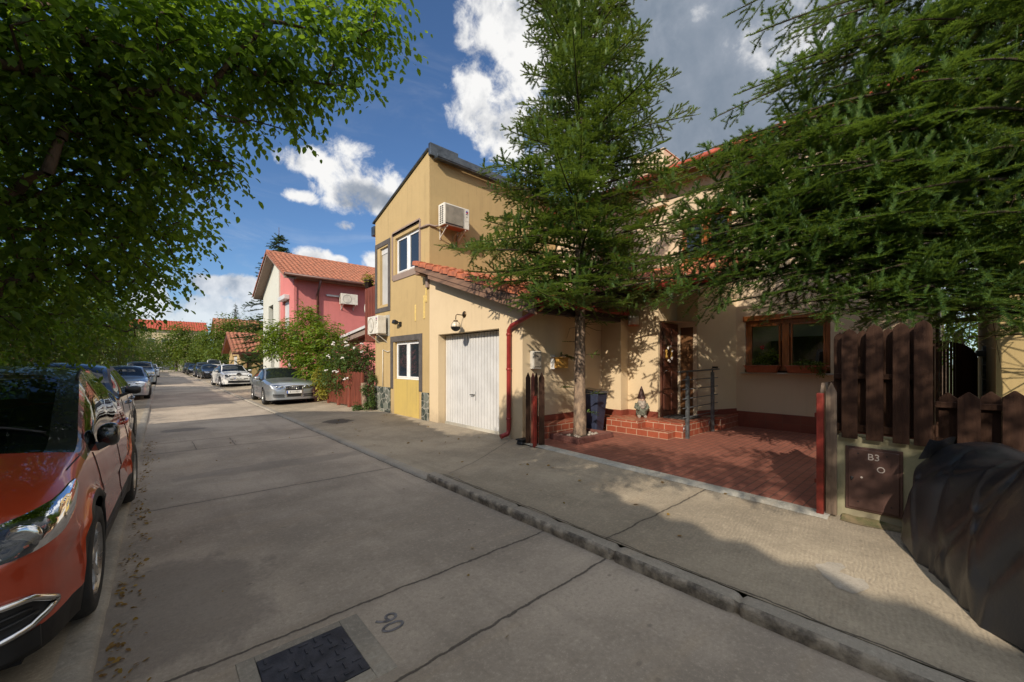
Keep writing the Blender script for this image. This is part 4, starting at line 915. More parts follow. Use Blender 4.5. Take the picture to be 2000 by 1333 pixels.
        w = n + 1; fs = [(j * w + i, j * w + i + 1, (j + 1) * w + i + 1, (j + 1) * w + i) for j in range(k) for i in range(n)]
        mb.add(pts, fs, True)
        rim = [j * w for j in range(k + 1)] + [k * w + i for i in range(1, w)] + [j * w + n for j in range(k - 1, -1, -1)] + [i for i in range(n - 1, 0, -1)]
        m2 = len(rim); mb.add([pts[i] for i in rim] + [pts[i] + d * depth for i in rim], [(i, (i + 1) % m2, m2 + (i + 1) % m2, m2 + i) for i in range(m2)])
        return mb.build(nm, m, parent), pts
    # -- wheels
    xw = S.get('track', HW - .11)
    for a in ax:
        for sd in (1, -1):
            xo = sd * (xw + .115)
            prof = [(Rt * .66, -.21), (Rt * .80, -.215), (Rt * .93, -.205), (Rt * .985, -.175), (Rt, -.14), (Rt, -.055), (Rt * .985, -.025), (Rt * .93, 0), (Rt * .80, .008), (Rt * .68, 0), (Rt * .655, -.02)]
            mb = MB().lathe([(r, h * sd) for r, h in prof], (xo, a, Rt), 'x', 36)
            for g in (-.075, -.10, -.125): mb.lathe([(Rt + .0015, (g - .004) * sd), (Rt + .0015, (g + .004) * sd)], (xo, a, Rt), 'x', 36)
            w = mb.build('wheel', 'rubber', t)
            mb = MB().lathe([(Rt * .665, -.015 * sd), (Rt * .64, 0), (Rt * .61, -.03 * sd), (Rt * .60, -.12 * sd)], (xo, a, Rt), 'x', 36)
            ns = S.get('spokes', 5)
            for i in range(ns):
                for da in (-.13, .13):
                    th0 = 2 * PI * i / ns + .3; th = th0 + da; c_, s_ = math.cos(th0 + da * .9), math.sin(th0 + da * .9); c2, s2 = math.cos(th), math.sin(th); tg = Vector((0, -s2, c2))
                    p0 = Vector((xo - sd * .022, a + c_ * Rt * .16, Rt + s_ * Rt * .16)); p1 = Vector((xo - sd * .012, a + c2 * Rt * .63, Rt + s2 * Rt * .63))
                    mb.hexa([p0 - tg * .024, p0 + tg * .024, p0 + tg * .024 - Vector((sd * .04, 0, 0)), p0 - tg * .024 - Vector((sd * .04, 0, 0))], [p1 - tg * .016, p1 + tg * .016, p1 + tg * .016 - Vector((sd * .03, 0, 0)), p1 - tg * .016 - Vector((sd * .03, 0, 0))])
            mb.lathe([(0, -.012 * sd), (Rt * .12, -.012 * sd), (Rt * .2, -.02 * sd), (Rt * .21, -.06 * sd)], (xo, a, Rt), 'x', 20)
            mb.build('rim', 'alu', w)
            MB().lathe([(Rt * .6, -.10 * sd), (0, -.10 * sd)], (xo, a, Rt), 'x', 24).build('brake_disc', 'black', w)
    mb = MB()
    for a in ax:
        for sd in (1, -1):
            n = 16; vs_ = []
            for i in range(n + 1):
                th = PI * (i / n) * 1.1 - .05 * PI; r = Ra - .004
                for x in (HW - .03, HW - .34): vs_.append((sd * x, a + r * math.cos(th), Rt + r * math.sin(th)))
            mb.add(vs_, [(2 * i, 2 * i + 1, 2 * i + 3, 2 * i + 2) for i in range(n)]); m0 = len(vs_)
            mb.add([(sd * (HW - .34), a + (Ra) * math.cos(2 * PI * i / 16), Rt + Ra * math.sin(2 * PI * i / 16)) for i in range(16)], [tuple(range(16))])
    zu = min(zb0(y) for y in ys); mb.box(-HW + .16, HW - .16, .12, L - .12, zu - .03, zu + .05)
    mb.build('underbody', 'dark', t)
    # -- mirrors and handles, shut lines
    my, mz = S['mirror']; mw = S.get('mirror_out', .20)
    for sd in (1, -1):
        xb = hw(my) * .95; mb = MB()
        def shell(u, v, sd=sd, xb=xb):
            th = 2 * PI * u; q = math.sin(PI * min(max(v, .001), .999)) ** .5
            return (sd * (xb + S.get('mirror_gap', .035) + mw * .5 + (mw * .5) * -math.cos(PI * v)), my + .02 + .075 * q * math.cos(th) * (1.0 if math.cos(th) < 0 else .75), mz + S.get('mirror_h', .075) * q * math.sin(th) * (1 - .25 * (1 - v)))
        mb.grid(shell, 20, 12); mo = mb.build('mirror', S.get('mirrormat', S['paint']), t)
        mb = MB().hexa([(sd * (xb - .02), my - .05, mz - .12), (sd * (xb - .02), my + .07, mz - .12), (sd * (xb - .02), my + .07, mz - .06), (sd * (xb - .02), my - .05, mz - .06)], [(sd * (xb + .10), my - .02, mz - .055), (sd * (xb + .10), my + .06, mz - .055), (sd * (xb + .10), my + .06, mz - .02), (sd * (xb + .10), my - .02, mz - .02)]); mb.build('mirror_arm', 'black', mo)
        MB().grid(lambda u, v: (sd * (xb + S.get('mirror_gap', .035) + .01 + (mw - .02) * u), my + .078, mz - .055 + .11 * v), 1, 1).build('mirror_glass', 'chrome', mo)
        if detail:
            for (y0, z0) in S['handles']:
                pts = [cast((sd * 3, y0 + i * .05, z0 + .006 * i), (-sd, 0, 0), o) for i, o in ((0, .0), (0.4, .032), (2, .036), (3.6, .032), (4, .0))]
                if all(p is not None for p in pts): MB().tube(pts, [.012, .016, .017, .016, .012], 8).build('door_handle', S['paint'], t)
    if detail:
        mb = MB()
        for line in S['seams']:                      # (y, z) polylines on both sides
            for sd in (1, -1):
                pts = []
                for a_, b_ in zip(line, line[1:]):
                    for q in range(9): pts.append(cast((sd * 3, a_[0] + (b_[0] - a_[0]) * q / 8, a_[1] + (b_[1] - a_[1]) * q / 8), (-sd, 0, 0), .0004))
                pts = [p for p in pts if p is not None]
                if len(pts) > 2: mb.tube(pts, .0042, 5, False)
        for line in S.get('topseams', ()):          # (x, y) polylines from above
            for sd in (1, -1):
                pts = []
                for a_, b_ in zip(line, line[1:]):
                    for q in range(13): pts.append(cast((sd * (a_[0] + (b_[0] - a_[0]) * q / 12), a_[1] + (b_[1] - a_[1]) * q / 12, 4), (0, 0, -1), .0004))
                pts = [p for p in pts if p is not None]
                if len(pts) > 2: mb.tube(pts, .0042, 5, False)
        mb.build('panel_gap', 'ink', body)
    S['front'](t, body, patch, cast, S)
    t.location = loc; t.rotation_euler = (0, 0, yaw)
    return t

def lamp_pair(patch, topl, botl, ang, lens='lampglass', inner=None, bulge=.006, proj=None, drl=None, src=None, nm='headlight', back='black'):
    for mir in (False, True):
        h, pts = patch(nm, topl, botl, back, ang=ang, off=.003, mirror=mir, src=src, n=22, k=10)
        if proj:
            for (fi, fj, r) in proj:
                p = pts[int(fj * 10) * 23 + int(fi * 22)]; mb = MB(); mb.lathe([(r, .012), (r * 1.08, -.004), (r * .9, -.014), (r * .5, -.016), (0, -.012)][::-1], (p.x, p.y + .006, p.z), 'y', 20); mb.build('reflector', 'chrome', h)
        if drl:
            row = [pts[int(drl[i][1] * 10) * 23 + int(drl[i][0] * 22)] for i in range(len(drl))]; MB().tube([p + Vector((0, -.006, 0)) for p in row], .011, 8).build('light_strip', 'opal', h)
        patch('lens', topl, botl, lens, h, ang=ang, off=.014, bulge=bulge, mirror=mir, src=src, n=22, k=10, depth=.012)

def plate(t, y, z, txt, w=.52, h=.112, rake=0.):
    p = MB().box(-w / 2, w / 2, y - .012, y, z - h / 2, z + h / 2).build('number_plate', 'paper', t, .003)
    MB().box(-w / 2 + .004, -w / 2 + .045, y - .014, y - .0115, z - h / 2 + .004, z + h / 2 - .004).build('blue_band', 'plateblue', p)
    text_mesh('lettering', txt, .085, 'ink', p, Vector((.02, y - .014, z)), Matrix.Rotation(R(90), 3, 'X'), .001, .82)

# ---- the red crossover in the foreground
M['redpaint'] = car_paint('orange_red_car_paint', (.40, .042, .009), .25, .30, .25)
M['blackpaint'] = car_paint('black_car_paint', (.008, .009, .011), .1, .25, .1)
def front_red(t, body, patch, cast, S):
    sh = lambda P_, o_: [(a + o_, z) for a, z in P_]
    lamp_pair(patch, sh([(-.28, .735), (-.10, .80), (.15, .862), (.31, .90), (.37, .905)], .63), sh([(-.28, .645), (-.10, .665), (.15, .715), (.29, .785), (.37, .885)], .63), 42, proj=[(.42, .52, .058), (.16, .5, .05), (.68, .5, .03)], drl=[(.04, .9), (.25, .93), (.5, .93), (.75, .92), (.93, .7)], bulge=.016, back='black')
    patch('grille', [(-.42, .70), (0, .74), (.42, .70)], [(-.42, .60), (0, .57), (.42, .60)], 'black', off=.006, n=24)
    patch('grille_bar', [(-.42, .675), (0, .70), (.42, .675)], [(-.42, .655), (0, .672), (.42, .655)], 'chrome', off=.016, n=24, k=3)
    p = cast((0, -3, .66), (0, 1, 0), .02)
    if p: MB().prism([(0, p.y - .004, .66 + .085), (.055, p.y - .004, .66), (0, p.y - .004, .66 - .085), (-.055, p.y - .004, .66)], (0, .02, 0)).build('badge', 'chrome', body, .004)
    patch('lower_grille', [(-.50, .42), (0, .44), (.50, .42)], [(-.46, .27), (0, .26), (.46, .27)], 'black', off=.005, n=24)
    patch('bumper_lip', [(-.78, .32), (-.5, .265), (0, .255), (.5, .265), (.78, .32)], [(-.78, .19), (-.5, .175), (0, .17), (.5, .175), (.78, .19)], 'black', off=.010, n=40, k=6)
    for mir in (False, True):
        h, pts = patch('fog_lamp_recess', sh([(-.30, .44), (.0, .475), (.175, .475), (.285, .41)], .48), sh([(-.30, .27), (.0, .305), (.17, .34), (.285, .395)], .48), 'black', ang=38, off=.008, mirror=mir, n=20, k=8)
        rim = [pts[i] for i in range(21)] + [pts[j * 21 + 20] for j in range(1, 9)] + [pts[8 * 21 + i] for i in range(19, -1, -1)]
        dd = Vector((math.sin(R(38)) * (-1 if mir else 1), -math.cos(R(38)), 0)) * .008
        MB().tube([p + dd for p in rim] + [rim[0] + dd], .017, 8).build('chrome_surround', 'chrome', h)
        MB().tube([pts[3 * 21 + i] + dd * .6 for i in range(0, 17)], .009, 6).tube([pts[5 * 21 + i] + dd * .6 for i in range(0, 18)], .009, 6).build('fog_lamp_slats', 'black', h)
        tl, _ = patch('tail_light', [(.42, 1.0), (.66, .98), (.84, .96)], [(.46, .82), (.66, .80), (.84, .84)], 'gutter', ang=35, off=.008, mirror=mir, rear=True)
    plate(t, .005, .50, 'B 204 RLM')
    # cabin
    mb = MB().box(-.72, .72, 1.0, 3.7, .35, .5).box(-.74, .74, 1.22, 1.72, .72, .93); mb.build('dashboard', 'black', t, .05)
    for x in (-.36, .36): st = MB().box(x - .24, x + .24, 2.0, 2.5, .5, .68).hexa([(x - .23, 2.42, .66), (x + .23, 2.42, .66), (x + .23, 2.58, .66), (x - .23, 2.58, .66)], [(x - .20, 2.66, 1.2), (x + .20, 2.66, 1.2), (x + .20, 2.76, 1.2), (x - .20, 2.76, 1.2)]).box(x - .12, x + .12, 2.67, 2.77, 1.22, 1.4); st.build('seat', 'acgrey' if 0 else 'black', t, .05)
    MB().box(-.62, .62, 3.0, 3.2, .5, 1.15).build('seat', 'black', t, .06)
    pts = [(.36 + .19 * math.cos(a), 1.80 - .10 * math.sin(a), .95 + .165 * math.sin(a)) for a in np.linspace(0, 2 * PI, 33)]; MB().tube(pts, .016, 8).tube([(.36, 1.8, .95), (.36, 1.6, .85)], .035, 8).box(.19, .53, 1.79, 1.82, .93, .97).build('steering_wheel', 'black', t)
    mb = MB()
    for x0, x1 in ((.62, -.12), (-.05, -.66)):
        q = [cast((x0 + (x1 - x0) * i / 10, 1.18 + .04 * math.sin(i / 10 * PI), 4), (0, 0, -1), .014) for i in range(11)]; q = [p for p in q if p]; mb.tube(q, .009, 6)
    mb.build('wiper', 'black', t)
    MB().tube([cast((-.30, 2.3, 4), (0, 0, -1), .01), cast((-.30, 2.25, 4), (0, 0, -1), .10)], [.012, .004], 6).build('aerial', 'black', t)
    # roof edge moulding
    for sd in (1, -1):
        q = [cast((sd * (curve(S['hr'])(y) - .012), y, 4), (0, 0, -1), .004) for y in np.linspace(1.95, 3.6, 24)]; MB().tube([p for p in q if p], .010, 6).build('roof_moulding', 'black', t)
    for sd in (1, -1):
        pass
SP = {}
SP['red'] = dict(L=4.12, W=1.78, axles=(.86, 3.46), arch=.385, tyre=.335, trim=True, zmid=.58, tuck=.07, flare=.020, crease=.66, crown=2.6, paint='redpaint', pil=2, roofpaint='blackpaint', framemat='blackpaint', mirrormat='blackpaint', glassm='cargl_see',
    top=[(0, .60), (.02, .70), (.07, .80), (.16, .88), (.35, .94), (.7, 1.005), (.92, 1.04), (.99, 1.055), (1.3, 1.235), (1.7, 1.435), (2.0, 1.53), (2.4, 1.565), (2.9, 1.56), (3.35, 1.52), (3.72, 1.44), (3.9, 1.2), (4.0, 1.05), (4.08, .9), (4.12, .6)],
    belt=[(0, .52), (.03, .62), (.12, .74), (.3, .85), (.6, .90), (1.0, .945), (1.5, .985), (2.3, 1.03), (3.0, 1.08), (3.4, 1.15), (3.75, 1.16), (3.95, 1.0), (4.08, .8), (4.12, .5)],
    rail=[(0, .55), (.03, .66), (.12, .78), (.3, .89), (.6, .955), (.9, .995), (1.02, 1.01), (1.32, 1.155), (1.7, 1.335), (2.02, 1.455), (2.4, 1.51), (2.9, 1.505), (3.3, 1.45), (3.62, 1.34), (3.8, 1.22), (3.95, 1.04), (4.08, .84), (4.12, .53)],
    hw=[(0, .50), (.012, .58), (.04, .66), (.1, .76), (.2, .82), (.35, .855), (.6, .872), (1.2, .872), (2, .875), (3.4, .875), (3.7, .85), (3.95, .78), (4.06, .70), (4.12, .6)],
    hr=[(0, .42), (.04, .56), (.12, .66), (.3, .75), (.6, .775), (1.0, .775), (1.12, .77), (1.4, .735), (1.7, .70), (2.05, .655), (2.5, .62), (3.1, .60), (3.6, .57), (3.9, .62), (4.12, .5)],
    zb=[(0, .20), (.3, .19), (1.4, .22), (2.9, .22), (3.9, .24), (4.12, .32)], cuts=(.98, 1.95, 1.2, 3.38, 3.55, 3.88, 2.28, 2.35),
    glass=dict(wind=(.98, 1.95), rear=(3.62, 3.9), side=(1.2, 3.38), pillars=(2.33,)), mirror=(1.50, 1.035), mirror_out=.125, mirror_h=.10, mirror_gap=-.012, handles=[(2.05, .90), (3.0, .95)],
    seams=[[(1.26, .95), (1.30, .7), (1.36, .45), (1.36, .30)], [(2.33, 1.02), (2.33, .6), (2.36, .31)], [(3.18, 1.06), (3.16, .78), (2.98, .62)], [(1.38, .33), (2.95, .34)]], topseams=[[(.79, .66), (.80, .97)]], front=front_red)
car('car', 'glossy orange-red crossover with black roof parked close up at lower left', SP['red'], (-1.222, 2.83, .04), R(-1.8))

# ---- generic cars farther off
def front_gen(o):
    def fr(t, body, patch, cast, S):
        lamp_pair(patch, o['lt'], o['lb'], o.get('ang', 30), proj=o.get('proj', [(.35, .5, .05)]), back=o.get('lback', 'acgrey'))
        patch('grille', o['gt'], o['gb'], 'black', off=.006, n=20)
        if 'fog' in o:
            for mir in (False, True):
                for k_, (a, b) in enumerate(o['fog']): patch('air_intake', a, b, 'black', off=.006, ang=o.get('fang', 15), mirror=mir, n=12, k=4)
        if 'lip' in o: patch('bumper_lip', o['lip'][0], o['lip'][1], o.get('lipm', 'black'), off=.008, n=24, k=4)
        if 'plate' in o:
            p = cast((0, -3, o['plate'][0]), (0, 1, 0), .02); plate(t, p.y - .004, o['plate'][0], o['plate'][1])
        if o.get('extra'): o['extra'](t, body, patch, cast, S)
    return fr
def gen(**k):
    d = dict(L=4.5, W=1.8, axles=(.9, 3.5), arch=.36, tyre=.318, zmid=.55, crease=.62, crown=2.5, glassm='carglass', roofpaint=None, mirror=(1.6, 1.0), handles=[(2.25, .86), (3.1, .88)])
    d.update(k); d['roofpaint'] = k.get('roofpaint') or d['paint']; return d
M['silverpaint'] = car_paint('silver_blue_car_paint', (.30, .33, .36), .5, .3, .75)
M['audipaint'] = car_paint('light_silver_car_paint', (.32, .345, .37), .5, .3, .75)
M['whitepaint'] = car_paint('white_car_paint', (.72, .72, .70), .1, .35, 0)
M['navypaint'] = car_paint('dark_navy_car_paint', (.018, .026, .045), .35, .28, .4)
M['bluegrey'] = car_paint('blue_grey_car_paint', (.16, .22, .30), .4, .3, .6)
def sedan_curves(L, H, nose=.62, cow=1.35, wr=2.15, r0=3.1, tail=4.5, wagon=True, W=.88, hood=.95):
    c = H
    top = [(0, nose - .12), (.02, nose), (.08, nose + .08), (.25, nose + .16), (.7, hood - .04), (cow, hood + .06), (cow + .3, hood + .21), (wr - .15, c - .07), (wr + .15, c - .01), (2.7, c), (r0, c - .03)]
    if wagon: top += [(tail - .62, c - .09), (tail - .45, c - .15), (tail - .2, hood + .12), (tail - .08, hood - .08), (tail, nose - .1)]
    else: top += [(r0 + .45, hood + .24), (r0 + .75, hood + .1), (tail - .25, hood + .06), (tail - .06, hood - .08), (tail, nose - .1)]
    be = hood - .06
    belt = [(0, nose - .2), (.05, nose - .08), (.2, nose + .05), (.6, be - .07), (1.3, be), (2.3, be + .03), (3.3, be + .06), (tail - .35, be + .05), (tail - .08, be - .12), (tail, nose - .2)]
    rail = [(0, nose - .17), (.05, nose - .04), (.2, nose + .09), (.6, be - .02), (cow, be + .06), (cow + .3, be + .19), (wr - .1, c - .16), (wr + .2, c - .085), (2.7, c - .07), (r0, c - .10)]
    rail += [(tail - .6, c - .17), (tail - .42, c - .28), (tail - .18, be + .12), (tail - .08, be - .08), (tail, nose - .17)] if wagon else [(r0 + .4, be + .22), (r0 + .75, be + .09), (tail - .25, be + .07), (tail - .08, be - .06), (tail, nose - .17)]
    hw = [(0, W * .62), (.02, W * .72), (.08, W * .82), (.2, W * .91), (.45, W * .97), (.9, W), (2.5, W), (tail - .6, W * .985), (tail - .2, W * .92), (tail, W * .72)]
    hr = [(0, W * .55), (.08, W * .72), (.25, W * .82), (.7, W * .86), (cow, W * .86), (wr - .2, W * .74), (wr + .3, W * .685), (r0, W * .67), (tail - .5, W * .66), (tail - .25, W * .75), (tail, W * .6)]
    zb = [(0, .22), (.3, .19), (1.4, .20), (tail - .6, .22), (tail, .34)]
    g = dict(wind=(cow - .02, wr), rear=((tail - .5, tail - .2) if wagon else (r0 + .05, r0 + .72)), side=(cow + .2, tail - .75 if wagon else r0 + .5), pillars=(2.42,))
    return dict(L=L, top=top, belt=belt, rail=rail, hw=hw, hr=hr, zb=zb, glass=g, cuts=(g['wind'][0], g['wind'][1], g['rear'][0], g['rear'][1], g['side'][0], g['side'][1], 2.385, 2.455),
        seams=[[(1.35, be - .03), (1.36, .5), (1.40, .3)], [(2.42, be), (2.42, .5), (2.45, .3)], [(3.3, be + .02), (3.25, .65), (3.1, .5)]], topseams=[[(W * .78, .3), (W * .82, .8), (W * .84, cow)]])
def audi_x(t, body, patch, cast, S):
    mb = MB()
    for i in range(4):
        p = cast((-.105 + i * .07, -3, .655), (0, 1, 0), .012); mb.tube([(p.x + .045 * math.cos(a), p.y - .006, p.z + .045 * math.sin(a)) for a in np.linspace(0, 2 * PI, 25)], .0075, 6)
    mb.build('ring_emblem', 'chrome', body)
    g, pts = patch('grille_frame', [(-.335, .735), (0, .745), (.335, .735)], [(-.335, .715), (0, .725), (.335, .715)], 'chrome', off=.014, n=20, k=2)
    for mir in (False, True):
        patch('grille_frame', [(.30, .735), (.335, .735)], [(.225, .315), (.255, .315)], 'chrome', off=.012, n=2, k=12, mirror=mir)
    MB().box(-.29, -.2, -.012, 0, .635, .655).build('badge', 'chrome', body)
    for sd in (1, -1):
        MB().tube([(sd * .575, 2.2, 1.41), (sd * .575, 2.3, 1.465), (sd * .575, 3.5, 1.46), (sd * .57, 3.7, 1.36)], .016, 8).build('roof_rail', 'black', t)
A4 = gen(W=1.77, paint='audipaint', roofpaint='audipaint', flare=.02, **sedan_curves(4.58, 1.42, .72, 1.45, 2.3, 3.3, 4.58, True, .87, .95), front=front_gen(dict(ang=28,
    lt=[(.30, .735), (.52, .765), (.70, .775)], lb=[(.26, .615), (.5, .615), (.70, .68)], proj=[(.25, .5, .05), (.55, .5, .042)], lback='chrome',
    gt=[(-.32, .73), (0, .74), (.32, .73)], gb=[(-.24, .32), (0, .315), (.24, .32)], fog=[([(.32, .415), (.68, .43)], [(.30, .365), (.68, .38)]), ([(.32, .345), (.68, .36)], [(.30, .30), (.66, .32)])],
    plate=(.50, 'B 111 NGT'), extra=audi_x)))
car('car', 'silver estate car with four-ring emblem parked by the red picket gate', A4, (3.80, 16.7, .035), R(-1))
def ren_x(t, body, patch, cast, S):
    p = cast((0, -3, .80), (0, 1, 0), .016); mb = MB(); o_, i_ = .13, .085
    mb.tube([(0, p.y, .80 + o_), (.085, p.y, .80), (0, p.y, .80 - o_), (-.085, p.y, .80), (0, p.y, .80 + o_)], .018, 6); mb.lathe([(.15, 0), (.15, .02), (0, .02)], (0, p.y + .01, .80), 'y', 20); mb.build('diamond_emblem', 'black', body)
    patch('black_strip', [(-.72, .80), (0, .79), (.72, .80)], [(-.72, .765), (0, .75), (.72, .765)], 'black', off=.008, n=30, k=3)
MG = gen(W=1.78, paint='whitepaint', roofpaint='whitepaint', arch=.39, tyre=.345, **sedan_curves(4.2, 1.52, .78, 1.25, 2.0, 3.0, 4.2, True, .885, 1.0), front=front_gen(dict(ang=25,
    lt=[(.42, .80), (.62, .82), (.76, .84)], lb=[(.46, .70), (.60, .64), (.76, .74)], lback='black', gt=[(-.5, .56), (0, .56), (.5, .56)], gb=[(-.5, .51), (0, .51), (.5, .51)],
    lip=([(-.6, .42), (0, .44), (.6, .42)], [(-.62, .28), (0, .27), (.62, .28)]), plate=(.57, 'B 57 EVT'), extra=ren_x)))
MG['mirror'] = (1.5, 1.08)
car('car', 'white electric hatchback with diamond emblem parked beyond the silver estate', MG, (3.95, 31.9, .035), R(5))
NV = gen(W=1.82, paint='navypaint', arch=.38, tyre=.335, **sedan_curves(4.4, 1.60, .82, 1.2, 1.95, 3.3, 4.4, True, .90, 1.08), front=front_gen(dict(ang=28, lt=[(.36, .86), (.6, .90), (.76, .92)], lb=[(.38, .74), (.6, .76), (.76, .84)], gt=[(-.34, .80), (0, .81), (.34, .80)], gb=[(-.32, .66), (0, .66), (.32, .66)], lip=([(-.6, .44), (0, .46), (.6, .44)], [(-.6, .28), (0, .27), (.6, .28)]), plate=(.56, 'B 19 KUV'))))
NV['mirror'] = (1.5, 1.13); NV['mirrormat'] = 'black'; NV['crease'] = .7; NV['zmid'] = .6
car('car', 'dark navy family car parked directly behind the orange-red crossover', NV, (-1.36, 7.75, .04), R(-1))
PS = gen(W=1.80, paint='silverpaint', **sedan_curves(4.6, 1.47, .70, 1.45, 2.3, 3.2, 4.6, False, .88, .96), front=front_gen(dict(ang=28, lt=[(.34, .74), (.58, .79), (.74, .81)], lb=[(.32, .62), (.58, .64), (.74, .72)], gt=[(-.30, .70), (0, .71), (.30, .70)], gb=[(-.28, .58), (0, .58), (.28, .58)], lip=([(-.5, .40), (0, .41), (.5, .40)], [(-.5, .28), (0, .27), (.5, .28)]), lback='chrome', plate=(.48, 'B 73 PAS'))))
PS['mirror'] = (1.6, 1.02)
car('car', 'silver saloon parked at the left kerb behind the navy car', PS, (-1.24, 23.2, .04), 0)
SV = gen(W=1.88, paint='bluegrey', arch=.40, tyre=.36, **sedan_curves(4.6, 1.72, .92, 1.35, 2.05, 3.5, 4.6, True, .93, 1.14), front=front_gen(dict(ang=28, lt=[(.42, .90), (.6, .93), (.78, .95)], lb=[(.42, .80), (.6, .80), (.78, .86)], gt=[(-.38, .88), (0, .89), (.38, .88)], gb=[(-.36, .66), (0, .66), (.36, .66)], lip=([(-.6, .46), (0, .48), (.6, .46)], [(-.6, .3), (0, .29), (.6, .3)]), plate=(.58, 'B 30 SUV'))))
SV['mirror'] = (1.6, 1.2)
car('car', 'blue-grey tall crossover parked at the left kerb beyond the silver saloon', SV, (-1.16, 39.0, .04), 0)
K1 = dict(PS); K1['paint'] = K1['roofpaint'] = 'blackpaint'
car('car', 'black saloon parked on the right beyond the white hatchback', K1, (4.05, 50.0, .035), R(3), detail=0)
K2 = dict(SV); K2['paint'] = K2['roofpaint'] = 'navypaint'
car('car', 'dark tall car parked on the right behind the black saloon', K2, (3.95, 57.5, .035), R(1), detail=0)
K3 = dict(PS); K3['paint'] = K3['roofpaint'] = 'blackpaint'
car('car', 'black car parked on the right near the end of the street', K3, (3.75, 71, .035), 0, detail=0)
K5 = dict(SV); K5['paint'] = K5['roofpaint'] = 'blackpaint'
car('car', 'last dark car in the row on the right, next to the end wall', K5, (3.65, 80, .035), 0, detail=0)
K4 = dict(MG); K4['paint'] = K4['roofpaint'] = 'whitepaint'
car('car', 'small white car far off at the left kerb near the street end', K4, (-.95, 60, .04), 0, detail=0)
VN = dict(SV); VN['paint'] = VN['roofpaint'] = 'whitepaint'
vn = car('van', 'white van with tall roof standing behind the dark parked cars', VN, (5.3, 63.5, .035), 0, detail=0); vn['category'] = 'van'; vn.scale = (1, 1, 1.22)
# ------------------------------------------------------------------ vegetation
M['twig'] = mat('dark_twig_bark', (.05, .034, .022), .9, 0, .3, 12)
M['leaf'] = leaf_mat('street_tree_leaf', (.052, .130, .026), (.092, .19, .03), (.18, .29, .034), .58, .45, 1.1)
M['leafdark'] = leaf_mat('hedge_leaf', (.045, .095, .018), (.08, .135, .02), (.15, .19, .03), .45, .4, .9)
M['leafmid'] = leaf_mat('far_tree_leaf', (.065, .12, .02), (.10, .155, .026), (.15, .19, .03), .4, .3, .5)
M['magnolia'] = leaf_mat('magnolia_leaf', (.075, .155, .016), (.13, .22, .02), (.22, .29, .035), .4, .6, 1.2, .35)
M['rose'] = leaf_mat('rose_leaf', (.04, .085, .02), (.07, .12, .025), (.12, .16, .04), .3, .4, 1.5)
M['golden'] = leaf_mat('golden_shrub_leaf', (.22, .22, .03), (.30, .28, .04), (.36, .32, .06), .3, .4, 2.5)
M['needle'] = leaf_mat('fir_needle', (.040, .096, .031), (.095, .178, .044), (.17, .245, .050), .40, .5, 1.3, .4)
M['needlenear'] = leaf_mat('fir_needle_near', (.030, .082, .030), (.078, .160, .042), (.155, .235, .046), .38, .55, 1.1, .38)
M['needlefar'] = leaf_mat('spruce_needle', (.04, .08, .032), (.06, .11, .04), (.09, .14, .045), .2, .3, .5)
M['drygrass'] = leaf_mat('fallen_leaf', (.16, .085, .022), (.26, .14, .03), (.34, .24, .05), .15, .3, 8, .6)

def frames(T, U):
    T = T / np.linalg.norm(T, axis=1, keepdims=True); S = np.cross(T, U); S /= np.maximum(np.linalg.norm(S, axis=1, keepdims=True), 1e-6); N = np.cross(S, T); return S, T, N
def instance(tv, tf, P, S, T, N, sc):
    n = len(P); sc = np.broadcast_to(np.asarray(sc, float), (n,))[:, None, None]
    V = P[:, None, :] + sc * (tv[None, :, 0:1] * S[:, None, :] + tv[None, :, 1:2] * T[:, None, :] + tv[None, :, 2:3] * N[:, None, :])
    Fc = tf[None] + (np.arange(n) * len(tv))[:, None, None]
    return V.reshape(-1, 3), Fc.reshape(-1, tf.shape[1])
def shoot_template(L, k, nl, nw, topn, ang=48, rise=.25):
    v = []; f = []; r = random.Random(5)
    def needle(y, az, el, l):
        d = Vector((math.sin(az) * math.cos(el), math.cos(az) * math.cos(el), math.sin(el))); p = Vector((0, y, 0)); w = d.cross(Vector((0, 0, 1))).normalized() * nw
        i = len(v); v.extend([p - w * .7, p + w * .7, p + d * l]); f.append((i, i + 1, i + 2))
    for i in range(k):
        y = L * (i + .5) / k
        for s in (-1, 1): needle(y + r.uniform(-.2, .2) * L / k, s * R(ang + r.uniform(-12, 12)), rise * r.uniform(.2, 1.3), nl * r.uniform(.8, 1.1))
    for i in range(topn):
        needle(L * (i + .5) / topn, R(r.uniform(-50, 50)), R(r.uniform(35, 65)), nl * .8)
    needle(L * .9, R(-12), .1, nl); needle(L * .9, R(14), .1, nl)
    return np.array([tuple(p) for p in v]), np.array(f)
SH_NEAR = shoot_template(.085, 7, .038, .0075, 7)
SH_MID = shoot_template(.10, 6, .042, .0125, 6)
SH_FAR = shoot_template(.32, 5, .16, .055, 5)

